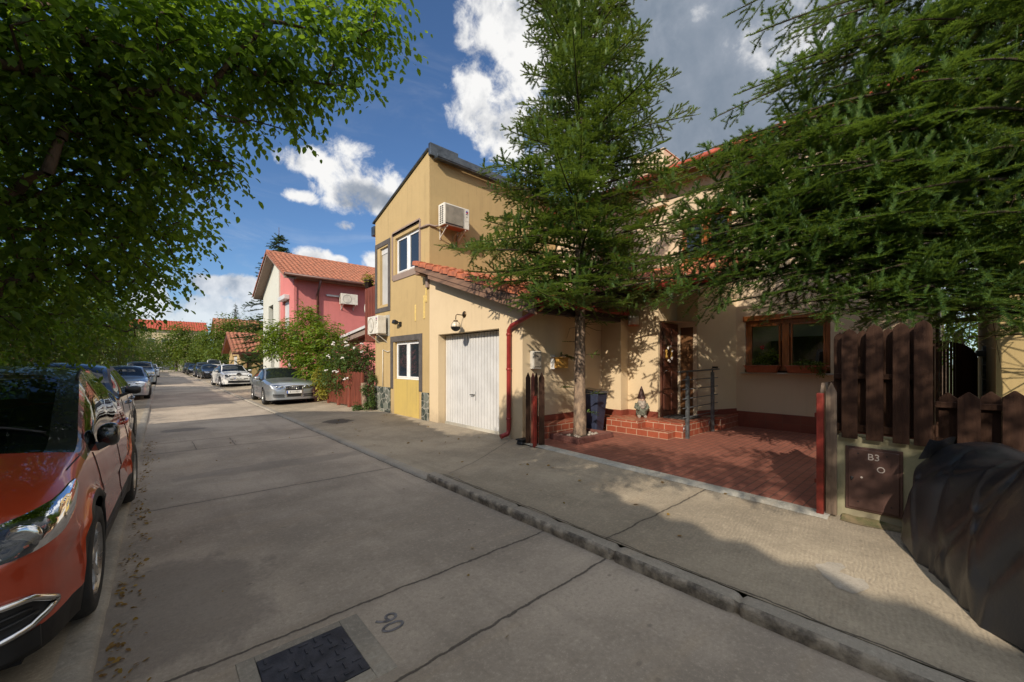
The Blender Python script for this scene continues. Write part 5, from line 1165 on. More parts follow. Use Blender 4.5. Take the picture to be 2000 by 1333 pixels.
class Fir:
    def __init__(s, seed): s.r = random.Random(seed); s.P = []; s.T = []; s.U = []; s.wood = MB()
    def twig(s, p, d, up, L, step, sag=.0):
        n = max(1, int(L / step)); q = (np.arange(n) + .2) * (L / n)
        p = np.array(p); d = np.array(d); up = np.array(up)
        s.P.append(p + d * q[:, None] + np.array([0, 0, -sag]) * (q[:, None] ** 2)); t = np.tile(d, (n, 1)); t[:, 2] -= 2 * sag * q
        t += (nrg.random((n, 3)) - .5) * .12; s.T.append(t); s.U.append(np.tile(up, (n, 1)) + (nrg.random((n, 3)) - .5) * .5)
    def branch(s, pts, r0, l2, ds, step, bare=.12, ter=.10, a2=52, vz=1., skip=.16):
        r = s.r; pts = [Vector(p) for p in pts]; seg = [(b - a).length for a, b in zip(pts, pts[1:])]; L = sum(seg)
        s.wood.tube(pts, [r0 * (1 - .82 * i / (len(pts) - 1)) for i in range(len(pts))], 5, False)
        def pos(x):
            for i, g in enumerate(seg):
                if x <= g or i == len(seg) - 1: return pts[i].lerp(pts[i + 1], min(1, x / g)), (pts[i + 1] - pts[i]).normalized()
                x -= g
        x = L * bare; side = 1
        while x < L - .03:
            p, t = pos(x); sd = t.cross(Vector((0, 0, 1))).normalized(); up = sd.cross(t)
            if r.random() < skip: x += ds * .5; continue
            l = min(l2, .62 * (L - x) + .10) * r.uniform(.72, 1.1) * min(1, .45 + x / L * 1.6); a = R(a2 + r.uniform(-9, 9))
            side = -side; d = (t * math.cos(a) + sd * side * math.sin(a) + Vector((0, 0, r.uniform(-.38, .26) * vz))).normalized()
            if r.random() < .25: d = (d + up * r.choice((-.7, .8))).normalized(); l *= .65
            s.twig(p, d, up, l, step, .10)
            if l > .5: s.wood.tube([p, p + d * l * .6], [.006, .003], 3, False)
            y = .06; sg = 1
            while y < l - .04 and ter:
                pp = p + d * y - Vector((0, 0, .10 * y * y)); b = d.cross(up).normalized(); sg = -sg; l3 = min(.26, .55 * (l - y) + .03) * r.uniform(.7, 1.1)
                dd = (d * .66 + b * sg * .75 if r.random() > .3 else d * .45 + b * sg * .3 + up * r.uniform(.45, .9) + Vector((0, 0, r.uniform(-.45, .40) * vz))).normalized(); s.twig(pp, dd, up, l3, step, .1)
                y += ter * .5 * r.uniform(.85, 1.15)
            x += ds * .5 * r.uniform(.85, 1.15)
        x = L * (bare + .1); q = 0
        while x < L:
            p, t = pos(x); s.twig(p, t, Vector((0, 0, 1)), min(step * 1.5, L - x + .02), step); x += step * 1.4
    def finish(s, t, tmpl, m, sc=1.):
        P, T, U = (np.concatenate(a) for a in (s.P, s.T, s.U)); S, T, N = frames(T, U)
        v, f = instance(*tmpl, P, S, T, N, sc * (.85 + .3 * nrg.random(len(P))))
        np_mesh('crown', v, f, m, t); s.wood.build('branches', 'twig', t)
        return len(f)
def sweep(p0, d, L, rise, droop, n=9):
    return [p0 + d * (L * i / n) + Vector((0, 0, L * (rise * (i / n) - droop * (i / n) ** 2 + droop * .45 * max(0, i / n - .6) ** 2 * 4))) for i in range(n + 1)]
def trunk_mesh(t, pts, rad, m='bark', n=14, rough=.012):
    mb = MB(); P_ = []; R_ = []
    for (a, b), (ra, rb) in zip(zip(pts, pts[1:]), zip(rad, rad[1:])):
        k = max(2, int((Vector(b) - Vector(a)).length / .12))
        for i in range(k): q = i / k; P_.append(Vector(a).lerp(Vector(b), q)); R_.append(ra + (rb - ra) * q)
    P_.append(Vector(pts[-1])); R_.append(rad[-1]); mb.tube(P_, R_, n)
    for i, v in enumerate(mb.v):
        q = noise.noise((v[0] * 18, v[1] * 18, v[2] * 7)) + .5 * noise.noise((v[0] * 50, v[1] * 50, v[2] * 24)); c = P_[min(i // n, len(P_) - 1)]
        d = (Vector(v) - c); mb.v[i] = tuple(c + d * (1 + rough / max(d.length, .01) * q))
    return mb.build('trunk', m, t)

# ---- the fir in the driveway
t = thing('fir_tree', 'tall fir tree growing from the red-edged bed in the paved driveway', 'tree', (6.28, 4.98, .12))
trunk_mesh(t, [(6.28, 4.98, .1), (6.29, 4.99, 1.2), (6.31, 5.0, 3), (6.33, 5.0, 7), (6.33, 5, 12.1)], [.135, .112, .098, .06, .01])
fr = Fir(3); z = 2.62; k = 0
while z < 11.8:
    nb = 6; Lz = 2.42 * max(0, 1 - (z - 2.5) / 9.4) ** .78 + .10; k += 1
    for i in range(nb):
        a = 2 * PI * (i + .37 * k) / nb + fr.r.uniform(-.35, .35); L = Lz * fr.r.uniform(.55, 1.22)
        if z < 3.3: L *= .85
        d = Vector((math.cos(a), math.sin(a), 0)); zz = z + fr.r.uniform(-.13, .13)
        fr.branch(sweep(Vector((6.315, 5, zz)), d, L, .30 + .35 * (z / 13), .42 if z < 6 else .25), .022 * (.5 + L / 3), .74, .145, .076, .14, .115)
    z += .33
for zz, a, L in ((1.12, 2.4, .28), (1.0, -.9, .30), (1.78, -1.2, .25), (2.05, 2.0, .2), (.62, -.6, .22), (2.42, -.9, .5), (2.5, -2.2, .45)):
    fr.branch(sweep(Vector((6.30, 4.99, zz)) + Vector((math.cos(a), math.sin(a), 0)) * .08, Vector((math.cos(a), math.sin(a), 0)), L, .25, .3, 5), .008, .16, .12, .06, .3, 0)
# low drooping boughs over the garage roof corner and the porch
for (px, py, D, zb) in ((915, 478, 6.4, 4.2), (960, 545, 6.4, 3.6), (1000, 595, 6.5, 3.1), (1195, 545, 6.6, 3.2), (1240, 480, 7.2, 3.9), (1060, 560, 6.2, 3.2), (940, 330, 6.9, 5.6), (1360, 225, 8.2, 6.0)):
    e_ = at(px, py, D); b_ = Vector((6.31, 5, zb)); m_ = b_.lerp(e_, .5) + Vector((0, 0, .12)); pts = [b_ * (1 - u)**2 + m_ * 2 * u * (1 - u) + e_ * u * u for u in np.linspace(0, 1, 10)]
    fr.branch(pts, .022, .62, .15, .075, .25, .12)
for i in range(90):
    b_ = Vector((6.32, 5, fr.r.uniform(2.2, 8.5))); q_ = fr.r.uniform(0, 2 * PI); d = Vector((math.cos(q_), math.sin(q_), fr.r.uniform(-.3, .2))); m_ = b_ + d * fr.r.uniform(.2, .8); fr.wood.tube([b_, m_, m_ + Vector((fr.r.uniform(-1, 1), fr.r.uniform(-1, 1), fr.r.uniform(-.6, .2))).normalized() * .4], [.008, .005, .002], 4, False)
fr.finish(t, SH_MID, 'needle')

# ---- the large fir at the right, boughs reaching over the fence
t = thing('fir_tree', 'huge fir at the right whose long green boughs hang over the brown fence', 'tree', (7.5, -1.02, .1))
trunk_mesh(t, [(7.5, -1.02, .05), (7.5, -1.02, 1.5), (7.5, -1.0, 6), (7.5, -1.0, 12)], [.24, .19, .14, .02], 'barkdark')
fr = Fir(9)
tips = [(1425, 28, 5.7), (1500, -70, 5.6), (1465, 70, 5.2), (1510, 150, 5.0), (1392, 232, 5.6), (1440, 270, 5.0), (1325, 330, 5.7), (1400, 330, 5.2), (1270, 400, 5.9), (1340, 430, 5.4), (1252, 470, 6.0), (1290, 520, 5.6), (1188, 565, 6.1), (1260, 600, 5.7), (1330, 560, 5.5), (1390, 600, 5.3), (1470, 605, 5.0),
    (1530, 620, 4.8), (1590, 585, 4.5), (1660, 615, 4.5), (1740, 610, 4.3), (1530, 230, 4.5), (1560, 330, 4.3), (1490, 400, 4.7), (1420, 480, 5.0), (1640, 90, 4.3), (1600, 20, 4.8), (1650, 430, 4.1), (1780, 40, 4.0), (1820, -60, 4.0), (1900, 120, 3.5), (1940, -40, 3.6),
    (1960, 560, 3.9), (1850, 590, 4.1), (1900, 420, 3.6), (1700, -80, 4.6), (1990, 260, 3.3), (2060, 420, 3.4), (2080, 80, 3.3), (1580, 470, 4.5), (1550, 540, 4.7), (1680, 540, 4.3), (1620, 250, 4.3), (1800, 160, 3.8), (1980, 640, 4.0), (1450, 180, 5.0), (1480, 290, 4.7), (1380, 400, 5.3), (1360, 500, 5.4), (1450, 560, 4.9), (1530, 130, 4.7), (1600, 180, 4.4), (1750, 380, 3.8), (1850, 220, 3.7), (1560, 60, 4.8), (1460, 350, 5.0), (1310, 470, 5.7), (1630, 340, 4.2), (1500, 480, 4.7), (1300, 360, 5.8), (1235, 520, 6.1), (1340, 380, 5.4), (1355, 455, 5.2), (1375, 490, 5.3), (1325, 425, 5.6), (1395, 460, 5.0), (1345, 520, 5.5), (1310, 500, 5.8), (1290, 440, 5.9), (1410, 440, 5.1), (1450, 500, 4.9), (1360, 300, 5.7), (1430, 380, 5.0), (1390, 530, 5.2), (1850, 0, 3.9), (1900, 300, 3.6), (1700, 60, 4.3), (1640, 580, 4.3), (1390, 560, 5.3)]
for (px, py, D) in tips:
    e_ = at(px, py, D); hd = Vector((e_.x - 7.5, e_.y + 1.01)).length; zb = e_.z + hd * fr.r.uniform(-.08, .14); zb = min(max(zb, 2.0), 11); b_ = Vector((7.5, -1.01, zb)); m_ = b_.lerp(e_, .55) + Vector((0, 0, .10 * hd))
    pts = [b_ * (1 - u)**2 + m_ * 2 * u * (1 - u) + e_ * u * u for u in np.linspace(0, 1, 12)]
    fr.branch(pts, .034, .80, .19, .075, .14, .115, 56, 1.75, .27)
for i in range(34):
    zz = 2.6 + i * .27; a = i * 2.4; d = Vector((math.cos(a), math.sin(a), 0))
    if d.x < .2 and zz < 7 and d.y > -.25: continue
    fr.branch(sweep(Vector((7.5, -1.01, zz)), d, max(.4, 3.1 * (1 - zz / 12.5) ** .8), .1, .3), .03, .7, .22, .10, .2, .2)
fr.finish(t, SH_NEAR, 'needlenear', 1.12)
mb = MB()            # bare dead twigs inside the crown
for i in range(110):
    b_ = Vector((7.5, -1.0, fr.r.uniform(1.9, 5.5))); a = fr.r.uniform(0, 2 * PI); d = Vector((math.cos(a), math.sin(a), fr.r.uniform(-.35, .2))); p = b_ + d * fr.r.uniform(.3, 1.6); q = p + Vector((fr.r.uniform(-1, 1), fr.r.uniform(-1, 1), fr.r.uniform(-.6, .25))).normalized() * fr.r.uniform(.3, .9)
    mb.tube([b_, p, q], [.010, .006, .002], 4, False)
mb.build('dead_twigs', 'barkdark', t)

# ---- broad-leaved trees and shrubs
LEAF = (np.array([(0, 0, 0), (-.26, .28, .07), (-.24, .66, .05), (0, 1, -.06), (.24, .66, .05), (.26, .28, .07), (0, .5, 0)]), np.array([(0, 6, 2, 1), (6, 3, 2, 2), (0, 5, 4, 6), (6, 4, 3, 3)]))
LEAF = (np.array([(0, 0, 0), (-.27, .30, .06), (-.22, .70, .04), (0, 1, -.05), (.22, .70, .04), (.27, .30, .06)]), np.array([(0, 3, 2, 1), (0, 5, 4, 3)]))
LONG = (np.array([(0, 0, 0), (-.16, .35, .05), (-.15, .7, .03), (0, 1, -.08), (.15, .7, .03), (.16, .35, .05)]), np.array([(0, 3, 2, 1), (0, 5, 4, 3)]))
def ell_points(ells, n, shell=.45):
    vol = np.array([rx * ry * rz for _, rx, ry, rz in ells]) ** .8; cnt = np.maximum(1, (vol / vol.sum() * n).astype(int)); out = []; nor = []
    for (c, rx, ry, rz), k in zip(ells, cnt):
        d = nrg.normal(size=(k, 3)); d /= np.linalg.norm(d, axis=1, keepdims=True); rad = (shell + (1 - shell) * nrg.random(k)) ** .6
        rad *= .78 + .34 * np.sin(d[:, 0] * 5 + c[0] * 3) * np.sin(d[:, 1] * 4 + c[1]) + .1
        out.append(np.array(c) + d * rad[:, None] * np.array([rx, ry, rz])); nor.append(d)
    return np.concatenate(out), np.concatenate(nor)
def foliage(t, ells, n, per, size, m, tmpl=LEAF, droop=.55, spread=.16, shell=.45, keep=None, name='crown', trunk=None, twigm='barkdark'):
    Pc, Nc = ell_points(ells, n, shell)
    if keep is not None:
        k = np.array([keep(p) for p in Pc]); Pc, Nc = Pc[k], Nc[k]
    n = len(Pc); tw = Nc + (nrg.random((n, 3)) - .5) * 1.3; tw[:, 2] -= droop * .8; tw /= np.linalg.norm(tw, axis=1, keepdims=True)
    q = np.tile(np.linspace(-.5, .5, per), n)[:, None]; P = np.repeat(Pc, per, 0) + np.repeat(tw, per, 0) * q * spread * 2.2; T = np.repeat(tw, per, 0) * .5
    sd = np.cross(T, np.array([0, 0, 1.])); sd /= np.maximum(np.linalg.norm(sd, axis=1, keepdims=True), 1e-6); alt = np.where(np.arange(len(P)) % 2 == 0, 1., -1.)[:, None]
    T = T + sd * alt * .8 + (nrg.random((len(P), 3)) - .5) * .7; T[:, 2] -= droop; U = np.array([0, 0, 1.]) + (nrg.random((len(P), 3)) - .5) * 1.1
    S, T, N = frames(T, U); v, f = instance(*tmpl, P, S, T, N, size * (.42 + .85 * nrg.random(len(P))))
    o = np_mesh(name, v, f, m, t)
    if trunk is not None:                                   # boughs: grow from the trunk top to a thinned set of twig points
        mb = MB(); idx = nrg.permutation(n)[:min(n, trunk[2])]; pts = [Vector(trunk[0])] + [Vector(Pc[i]) for i in idx]; order = sorted(range(1, len(pts)), key=lambda i: (pts[i] - pts[0]).length); done = [0]; par = {}
        for i in order:
            b = min(done, key=lambda j: (pts[i] - pts[j]).length + .35 * (pts[j] - pts[0]).length); par[i] = b; done.append(i)
        w = {i: 1 for i in par}
        for i in reversed(order):
            if par[i] in w: w[par[i]] += w[i]
        for i in order:
            a, b = pts[par[i]], pts[i]; r1 = min(trunk[1], .0035 * math.sqrt(w[i]) + .0015); m_ = a.lerp(b, .5) + Vector((rng.uniform(-.04, .04), rng.uniform(-.04, .04), .05)) * (b - a).length * 1.5
            mb.tube([a, m_, b], [r1 * 1.15, r1, r1 * .8], 5, False)
        mb.build('branches', twigm, t)
    return o
def E(px, py, D, r, ry=None, rz=None): return (tuple(at(px, py, D)), r, ry or r, rz or r)
def ok_sun(p):                                           # the real crown leaves the garage front and the upper facade in the sun
    X, Y, Z = p; s_ = (5.3 - X) / LDIR.x; y, z = Y + LDIR.y * s_, Z + LDIR.z * s_
    return not (y > 5.5 and z > .95)
t = thing('street_tree', 'broad-leaved tree overhanging the orange-red crossover at upper left', 'tree', (-2.5, 3.4, .03))
trunk_mesh(t, [(-2.5, 3.4, 0), (-2.45, 3.4, 1.4), (-2.2, 3.45, 2.6)], [.17, .13, .11], 'barkdark', 12)
ells = [E(*a) for a in ((735, 30, 3.1, .26), (760, 90, 3.2, .16), (690, 60, 3.1, .36), (620, 90, 3.1, .42), (700, 165, 3.2, .20), (640, 175, 3.15, .22), (560, 50, 2.9, .46), (500, 140, 3.0, .44), (560, 215, 3.1, .24), (430, 50, 2.7, .5), (470, 220, 3.1, .26), (540, 150, 3.0, .3),
    (330, 120, 2.6, .55), (230, 50, 2.4, .55), (110, 60, 2.3, .55), (10, 140, 2.4, .6), (140, 210, 2.6, .6), (270, 250, 2.8, .5), (40, 330, 2.6, .6), (190, 360, 2.9, .55), (300, 360, 3.2, .42), (90, 470, 2.9, .55), (380, 280, 3.1, .28), (440, 340, 3.2, .17), (425, 310, 3.2, .2), (400, 370, 3.3, .22),
    (310, 450, 3.5, .42), (210, 490, 3.4, .5), (20, 560, 2.9, .45), (130, 580, 3.4, .46), (260, 540, 3.9, .42), (300, 520, 4.0, .3), (200, 630, 4.2, .42), (60, 650, 3.5, .34), (120, 690, 3.8, .18))]
ells += [((-1.6, 2.2, 3.7), 1.1, 1.2, .8), ((-1.9, .9, 3.6), 1.0, 1.0, .8), ((-3.2, 3.0, 3.6), 1.2, 1.2, .9), ((-2.0, .5, 4.5), 1.1, 1.2, .9), ((-2.6, 1.4, 5.3), 1.0, 1.1, .7), ((-1.2, .2, 4.7), .8, .8, .5)]
foliage(t, ells, 8800, 8, .062, 'leaf', droop=.5, spread=.14, keep=ok_sun, shell=.25, trunk=((-2.2, 3.45, 2.6), .06, 900))
t = thing('street_tree', 'broad-leaved tree behind the camera whose boughs dapple the driveway', 'tree', (-2.7, -4.8, .03))
trunk_mesh(t, [(-2.7, -4.8, 0), (-2.6, -4.7, 2), (-2.2, -4.2, 3.8)], [.17, .13, .10], 'barkdark', 10)
foliage(t, [((.2, -2.1, 4.9), .55, .5, .3), ((-.6, -1.0, 4.25), .7, .6, .4), ((-.7, -2.3, 4.7), .8, .8, .5), ((.9, -1.0, 4.4), .5, .45, .3), ((-1.7, -2.4, 5.3), .9, .9, .5), ((-2.4, -1.3, 5.5), .9, .9, .5), ((.2, -2.7, 4.6), .6, .6, .4)], 760, 8, .075, 'leaf', droop=.5, spread=.14, trunk=((-2.2, -4.2, 3.8), .05, 200))
def street_tree(label, x, y, h, r, n, m='leafdark', size=.085, group='trees behind the left row of cars', per=7, keep=None):
    t = thing('street_tree', label, 'tree', (x, y, .03), group); rr = random.Random(int(y * 10))
    trunk_mesh(t, [(x, y, 0), (x + .1, y, h * .35), (x + .15, y + .1, h * .6)], [.12, .10, .06], 'barkdark', 8)
    el = [((x + .1, y, h * .62), r, r, h * .36)] + [((x + rr.uniform(-.7, .7) * r, y + rr.uniform(-.8, .8) * r, h * rr.uniform(.35, .9)), r * .55, r * .55, r * .5) for _ in range(7)]
    foliage(t, el, n, per, size, m, keep=keep, shell=.4, trunk=((x + .15, y + .1, h * .5), .05, 120))
for lab, x, y, h, r, n in (('street tree overhanging the navy car behind the crossover', -2.3, 8.6, 4.7, 1.55, 1500), ('second street tree along the left pavement, above the navy car roof', -2.7, 10.6, 4.4, 1.4, 1300), ('street tree at the left just before the silver saloon', -2.6, 19.4, 5.0, 1.5, 1300), ('street tree above the silver saloon at the left kerb', -2.4, 24.2, 5.4, 1.7, 1200),
        ('street tree above the blue-grey crossover at the left kerb', -2.5, 30, 5.4, 1.9, 1100), ('dark street tree farther along the left pavement', -2.6, 45, 5.6, 2.0, 1000), ('far street tree on the left, near the small white car', -2.8, 55, 5.8, 2.2, 900), ('last street tree on the left before the street end', -2.6, 68, 6, 2.4, 800)):
    street_tree(lab, x, y, h, r, n, 'leafdark' if y > 10 else 'leaf', .085 if y < 20 else .12)
# hedge behind the left pavement
t = thing('hedge', 'dense green hedge behind the cars along the left pavement', 'hedge', (-3.1, 14, .03))
foliage(t, [((-3.0 + .2 * math.sin(y), y, 1.05), .6, 1.0, 1.05) for y in np.arange(5, 34, 1.3)], 5200, 7, .075, 'leafdark', droop=.3, shell=.5)
t = thing('hedge', 'far hedge along the left pavement toward the street end', 'hedge', (-3.1, 60, .03))
foliage(t, [((-3.0, y, 1.0), .7, 1.6, 1.1) for y in np.arange(35, 110, 2.3)], 3000, 5, .16, 'leafdark', droop=.3, shell=.5)

def big_tree(label, x, y, h, ells, n, m, size, per=5, name='tree', tmpl=LEAF, droop=.4, tr=.2, cat='tree', shell=.5, tw=90, z0=0.):
    t = thing(name, label, cat, (x, y, z0)); trunk_mesh(t, [(x, y, z0), (x, y, z0 + h * .3), (x + .1, y + .1, z0 + h * .55)], [tr, tr * .8, tr * .5], 'barkdark', 8)
    foliage(t, ells, n, per, size, m, tmpl, droop, size * 1.9, shell, trunk=((x, y, z0 + h * .3), tr * .5, tw)); return t
a = at(345, 670, 80); big_tree('round green tree in front of the far red-roofed house', a.x, a.y, 9, [E(345, 672, 80, 3.4, rz=3.2), E(325, 690, 79, 2.6), E(372, 680, 79, 2.6), E(350, 650, 80, 2.2), E(360, 700, 78, 2.4)], 1500, 'leafmid', .42)
a = at(440, 660, 58); big_tree('bushy tree behind the small yellow garage', a.x, a.y, 8, [E(440, 650, 58, 2.6), E(415, 665, 57, 2.2), E(470, 645, 58, 2.4), E(505, 650, 58, 2.2), E(425, 695, 55, 1.9), E(455, 680, 55, 2.2)], 1700, 'leafmid', .34)
a = at(410, 700, 70); big_tree('low dark tree overhanging the black saloon', a.x, a.y, 6, [E(405, 690, 66, 2.2), E(392, 700, 66, 1.7), E(425, 702, 62, 1.6)], 800, 'leafdark', .34)
a = at(290, 690, 70); big_tree('dark tree over the left row of cars near the street end', a.x, a.y, 7, [E(285, 680, 66, 2.6), E(262, 690, 60, 2.4), E(300, 700, 70, 2.0)], 900, 'leafdark', .34)
a = at(385, 690, 92); big_tree('weeping tree beside the far round tree at the street end', a.x, a.y, 8, [E(388, 680, 90, 2.4, rz=3.6), E(396, 660, 92, 1.6)], 700, 'leafmid', .42, tmpl=LONG, droop=1.4)
# trees beyond the houses on the right, seen through the boughs
for lab, px, py, D, r in (('tree beyond the right fence, seen under the fir boughs', 1880, 610, 13, 1.5), ('tree behind the neighbouring house at the right', 1840, 560, 18, 2.2)):
    a = at(px, py, D); big_tree(lab, a.x, a.y, a.z + r, [(tuple(a), r, r, r), ((a.x + .8, a.y - .5, a.z - r * .6), r * .8, r * .8, r * .8), ((a.x - .5, a.y + .6, a.z - r * .5), r * .7, r * .7, r * .7)], 420, 'magnolia', .15)
# spruces behind the pink house
def spruce(label, x, y, h, r, n0=.62, group=None):
    t = thing('spruce_tree', label, 'tree', (x, y, 0)); trunk_mesh(t, [(x, y, 0), (x, y, h * .5), (x, y, h + .5)], [.22, .13, .015], 'barkdark', 8); f_ = Fir(int(x * 7)); z = h * .12
    while z < h - .1:
        L = r * (1 - z / h) ** .85 + .12
        for i in range(6):
            a = f_.r.uniform(0, 2 * PI); f_.branch(sweep(Vector((x, y, z)), Vector((math.cos(a), math.sin(a), 0)), L * f_.r.uniform(.8, 1.1), .05, .28, 6), .03, .8, .5, .24, .1, 0)
        z += n0 * (1 if z < h * .7 else .6)
    f_.finish(t, SH_FAR, 'needlefar')
spruce('dark pointed spruce rising behind the roof ridge of the pink house', 7.2, 36.5, 12.2, 4.2, .42)
a = at(460, 600, 100); spruce('small far spruce top between the two distant red roofs', a.x, a.y, a.z + .6, 3.2)

# ---- front garden of the pink house
t = thing('magnolia_bush', 'large glossy-leaved magnolia bush in front of the pink house', 'bush', (5.75, 18.4, .1))
el = [E(*a) for a in ((600, 612, 17.2, .42), (605, 640, 17.2, .75), (560, 655, 17.4, .75), (535, 650, 17.6, .5), (640, 660, 16.8, .75), (580, 690, 17.2, .8), (530, 680, 17.6, .55), (620, 700, 16.8, .9), (665, 690, 16.4, .6), (615, 735, 16.6, .7), (650, 730, 16.2, .6), (520, 665, 17.8, .35))]
foliage(t, el, 1900, 7, .17, 'magnolia', LONG, .25, .2, .45, trunk=((5.75, 18.4, .9), .05, 160)); trunk_mesh(t, [(5.75, 18.4, 0), (5.7, 18.4, .9)], [.09, .07], 'barkdark', 8)
t = thing('rose_bush', 'climbing rose with white flowers behind the red picket fence', 'bush', (5.5, 14.8, .1))
el = [E(*a) for a in ((672, 690, 14.6, .55), (690, 705, 14.2, .6), (712, 690, 13.8, .42), (655, 715, 14.8, .5), (700, 735, 14.0, .55), (670, 745, 14.4, .55), (725, 700, 13.6, .3), (640, 740, 15, .4))]
foliage(t, el, 1100, 6, .09, 'rose', droop=.3, spread=.13, trunk=((5.5, 14.8, .6), .03, 120)); mb = MB()
for i in range(16):
    c, rx, ry, rz = el[i % 6]; d = Vector((rng.uniform(-1, .1), rng.uniform(-1, 0), rng.uniform(-.3, 1))).normalized(); p = Vector(c) + d * rx * .98
    for k in range(5): q = p + Vector((rng.uniform(-.04, .04), rng.uniform(-.04, .04), rng.uniform(-.03, .03))); mb.lathe([(0, .024), (.024, .016), (.03, 0), (.016, -.016), (0, -.016)], q, 'z', 7)
mb.build('blossom', 'whitepetal', t); trunk_mesh(t, [(5.5, 14.8, 0), (5.5, 14.8, .7)], [.04, .03], 'barkdark', 6)
t = thing('golden_shrub', 'yellow-leaved shrub at the far end of the red picket fence', 'bush', (4.95, 16.4, .1))
foliage(t, [E(628, 745, 15.3, .28), E(632, 765, 15.2, .26), E(622, 728, 15.4, .22)], 260, 6, .085, 'golden', droop=.3, spread=.1, trunk=((4.95, 16.4, .3), .02, 30)); MB().tube([(4.95, 16.4, .05), (4.95, 16.4, .5)], .02, 6).build('stem', 'barkdark', t)
t = thing('ivy', 'green ivy climbing the corner beside the log post', 'climbing plant', (5.22, 12.95, .1))
foliage(t, [E(726, 770, 12.75, .12, rz=.35), E(728, 740, 12.8, .11, rz=.25), E(722, 790, 12.7, .2, rz=.12), E(700, 795, 12.9, .22, rz=.1), E(712, 760, 12.7, .10, rz=.2)], 330, 6, .06, 'rose', droop=.5, spread=.07, name='leaves')
for t_, p in POTS: foliage(t_, [(p, .2, .2, .16)], 50, 6, .1, 'golden', LONG, .2, .12, name='plant')
# ------------------------------------------------------------------ things on and around the houses
def ac_unit(label, w, h, d, square=False, logo=True):          # local: back to +Y, front to -Y, centred, base z 0
    t = thing('air_conditioner', label, 'air conditioner', (0, 0, 0), 'outdoor air conditioner units')
    body = MB().box(-w / 2, w / 2, -d, 0, 0, h).build('casing', 'acwhite', t, .018)
    if square:
        p = MB().box(-w / 2 + .035, w / 2 - .20, -d - .012, -d + .002, .05, h - .035).build('grille', 'acgrey', t, .02)
        mb = MB()
        for i in range(14): z = .07 + i * (h - .13) / 13; mb.box(-w / 2 + .05, w / 2 - .215, -d - .0155, -d - .011, z, z + .006)
        mb.build('grille_bars', 'acgrey', p); MB().box(-w / 2 + .04, w / 2 - .21, -d - .013, -d, .03, .047).build('drip_edge', 'black', t)
    else:
        cx = -w * .14; rr = h * .40; p = MB().lathe([(rr, .0), (rr, -.012), (rr * .96, -.014), (rr * .94, .004), (0, .004)], (cx, -d - .002, h / 2), 'y', 32).build('grille', 'acgrey', t)
        mb = MB()
        for k in range(1, 6): mb.lathe([(rr * k / 6 - .004, -.012), (rr * k / 6 + .004, -.012)], (cx, -d - .002, h / 2), 'y', 28)
        mb.lathe([(.04, -.014), (0, -.014)], (cx, -d - .002, h / 2), 'y', 14); mb.build('grille_rings', 'acwhite', p)
    MB().box(w / 2 - .17, w / 2 - .165, -d - .003, -d + .001, .03, h - .03).box(w / 2 - .16, w / 2 - .012, -d - .004, -d + .001, h * .40, h * .405).build('panel_line', 'acgrey', t)
    mb = MB()
    for r_ in range(9):
        for c_ in range(2): mb.box(-w / 2 - .003, -w / 2 + .001, -d + .05 + c_ * .10, -d + .12 + c_ * .10, .04 + r_ * (h - .08) / 9, .04 + (r_ + .62) * (h - .08) / 9)
    mb.build('side_slots', 'black', t)
    if logo:
        for nm, m, a0 in (('emblem_blue', 'plateblue', 0.), ('emblem_red', 'redpetal', PI)):
            cx, cz = w / 2 - .085, h - .10; pts = [(cx + .036 * math.cos(a0 + .5 + PI * i / 12), -d - .005, cz + .036 * math.sin(a0 + .5 + PI * i / 12)) for i in range(13)]
            MB().prism(pts, (0, .004, 0)).build(nm, m, t)
        MB().box(w / 2 - .125, w / 2 - .045, -d - .004, -d, h - .165, h - .15).box(w / 2 - .095, w / 2 - .075, -d - .004, -d, h - .25, h - .21).build('marking', 'ink', t)
    for sx in (-.36, .36): MB().box(sx * w - .015, sx * w + .015, -d + .02, .10, -.035, -.003).bar((sx * w, -d + .06, -.03), (sx * w, .095, -.27), .02, .02).box(sx * w - .015, sx * w + .015, .085, .105, -.30, -.035).build('bracket', 'acwhite', t)
    MB().box(-w / 2 + .03, w / 2 - .03, -d + .02, -.02, -.004, .004).build('base_pan', 'terracotta', t)
    return t
ac = ac_unit('white air conditioner with square beige grille on the ochre wall above the garage roof', .80, .57, .30, True); ac.location = (5.905, 9.10, 5.25)
mb = MB().tube([(6.05, 9.05, 5.2), (6.06, 9.17, 5.1), (6.06, 9.18, 4.98)], .03, 8).tube([(6.16, 9.05, 5.2), (6.17, 9.17, 5.1), (6.17, 9.18, 4.92)], .022, 8).tube([(6.15, 8.9, 5.2), (6.3, 9.0, 5.14), (6.35, 9.16, 5.2)], .018, 8)
pl = thing('pipe', 'insulated copper pipe bundle under the high air conditioner', 'pipe', (6.1, 9.19, 4.9)); mb.build('insulation', 'ochre', pl)
pl = thing('cable', 'lumpy cable sleeve from the wall corner to the high air conditioner', 'cable', (5.4, 9.15, 5.3)); MB().tube([(5.27, 9.66, 5.30), (5.268, 9.3, 5.28), (5.285, 9.17, 5.27), (5.45, 9.17, 5.26), (5.56, 9.05, 5.3)], [.02, .03, .022, .028, .02], 8).build('sleeve', 'surround', pl)
ac = ac_unit('white air conditioner below the shuttered door at the far end of the ochre facade', .78, .56, .28, False); ac.location = (5.22, 12.07, 2.53); ac.rotation_euler = (0, 0, R(-90))
MB().box(-.46, .46, .072, .082, -.06, .60).build('backing_board', 'cement', ac)
ac = ac_unit('white air conditioner with round fan grille high on the pink side wall', .92, .58, .3, False, False); ac.location = (7.87, 22.68, 4.9)

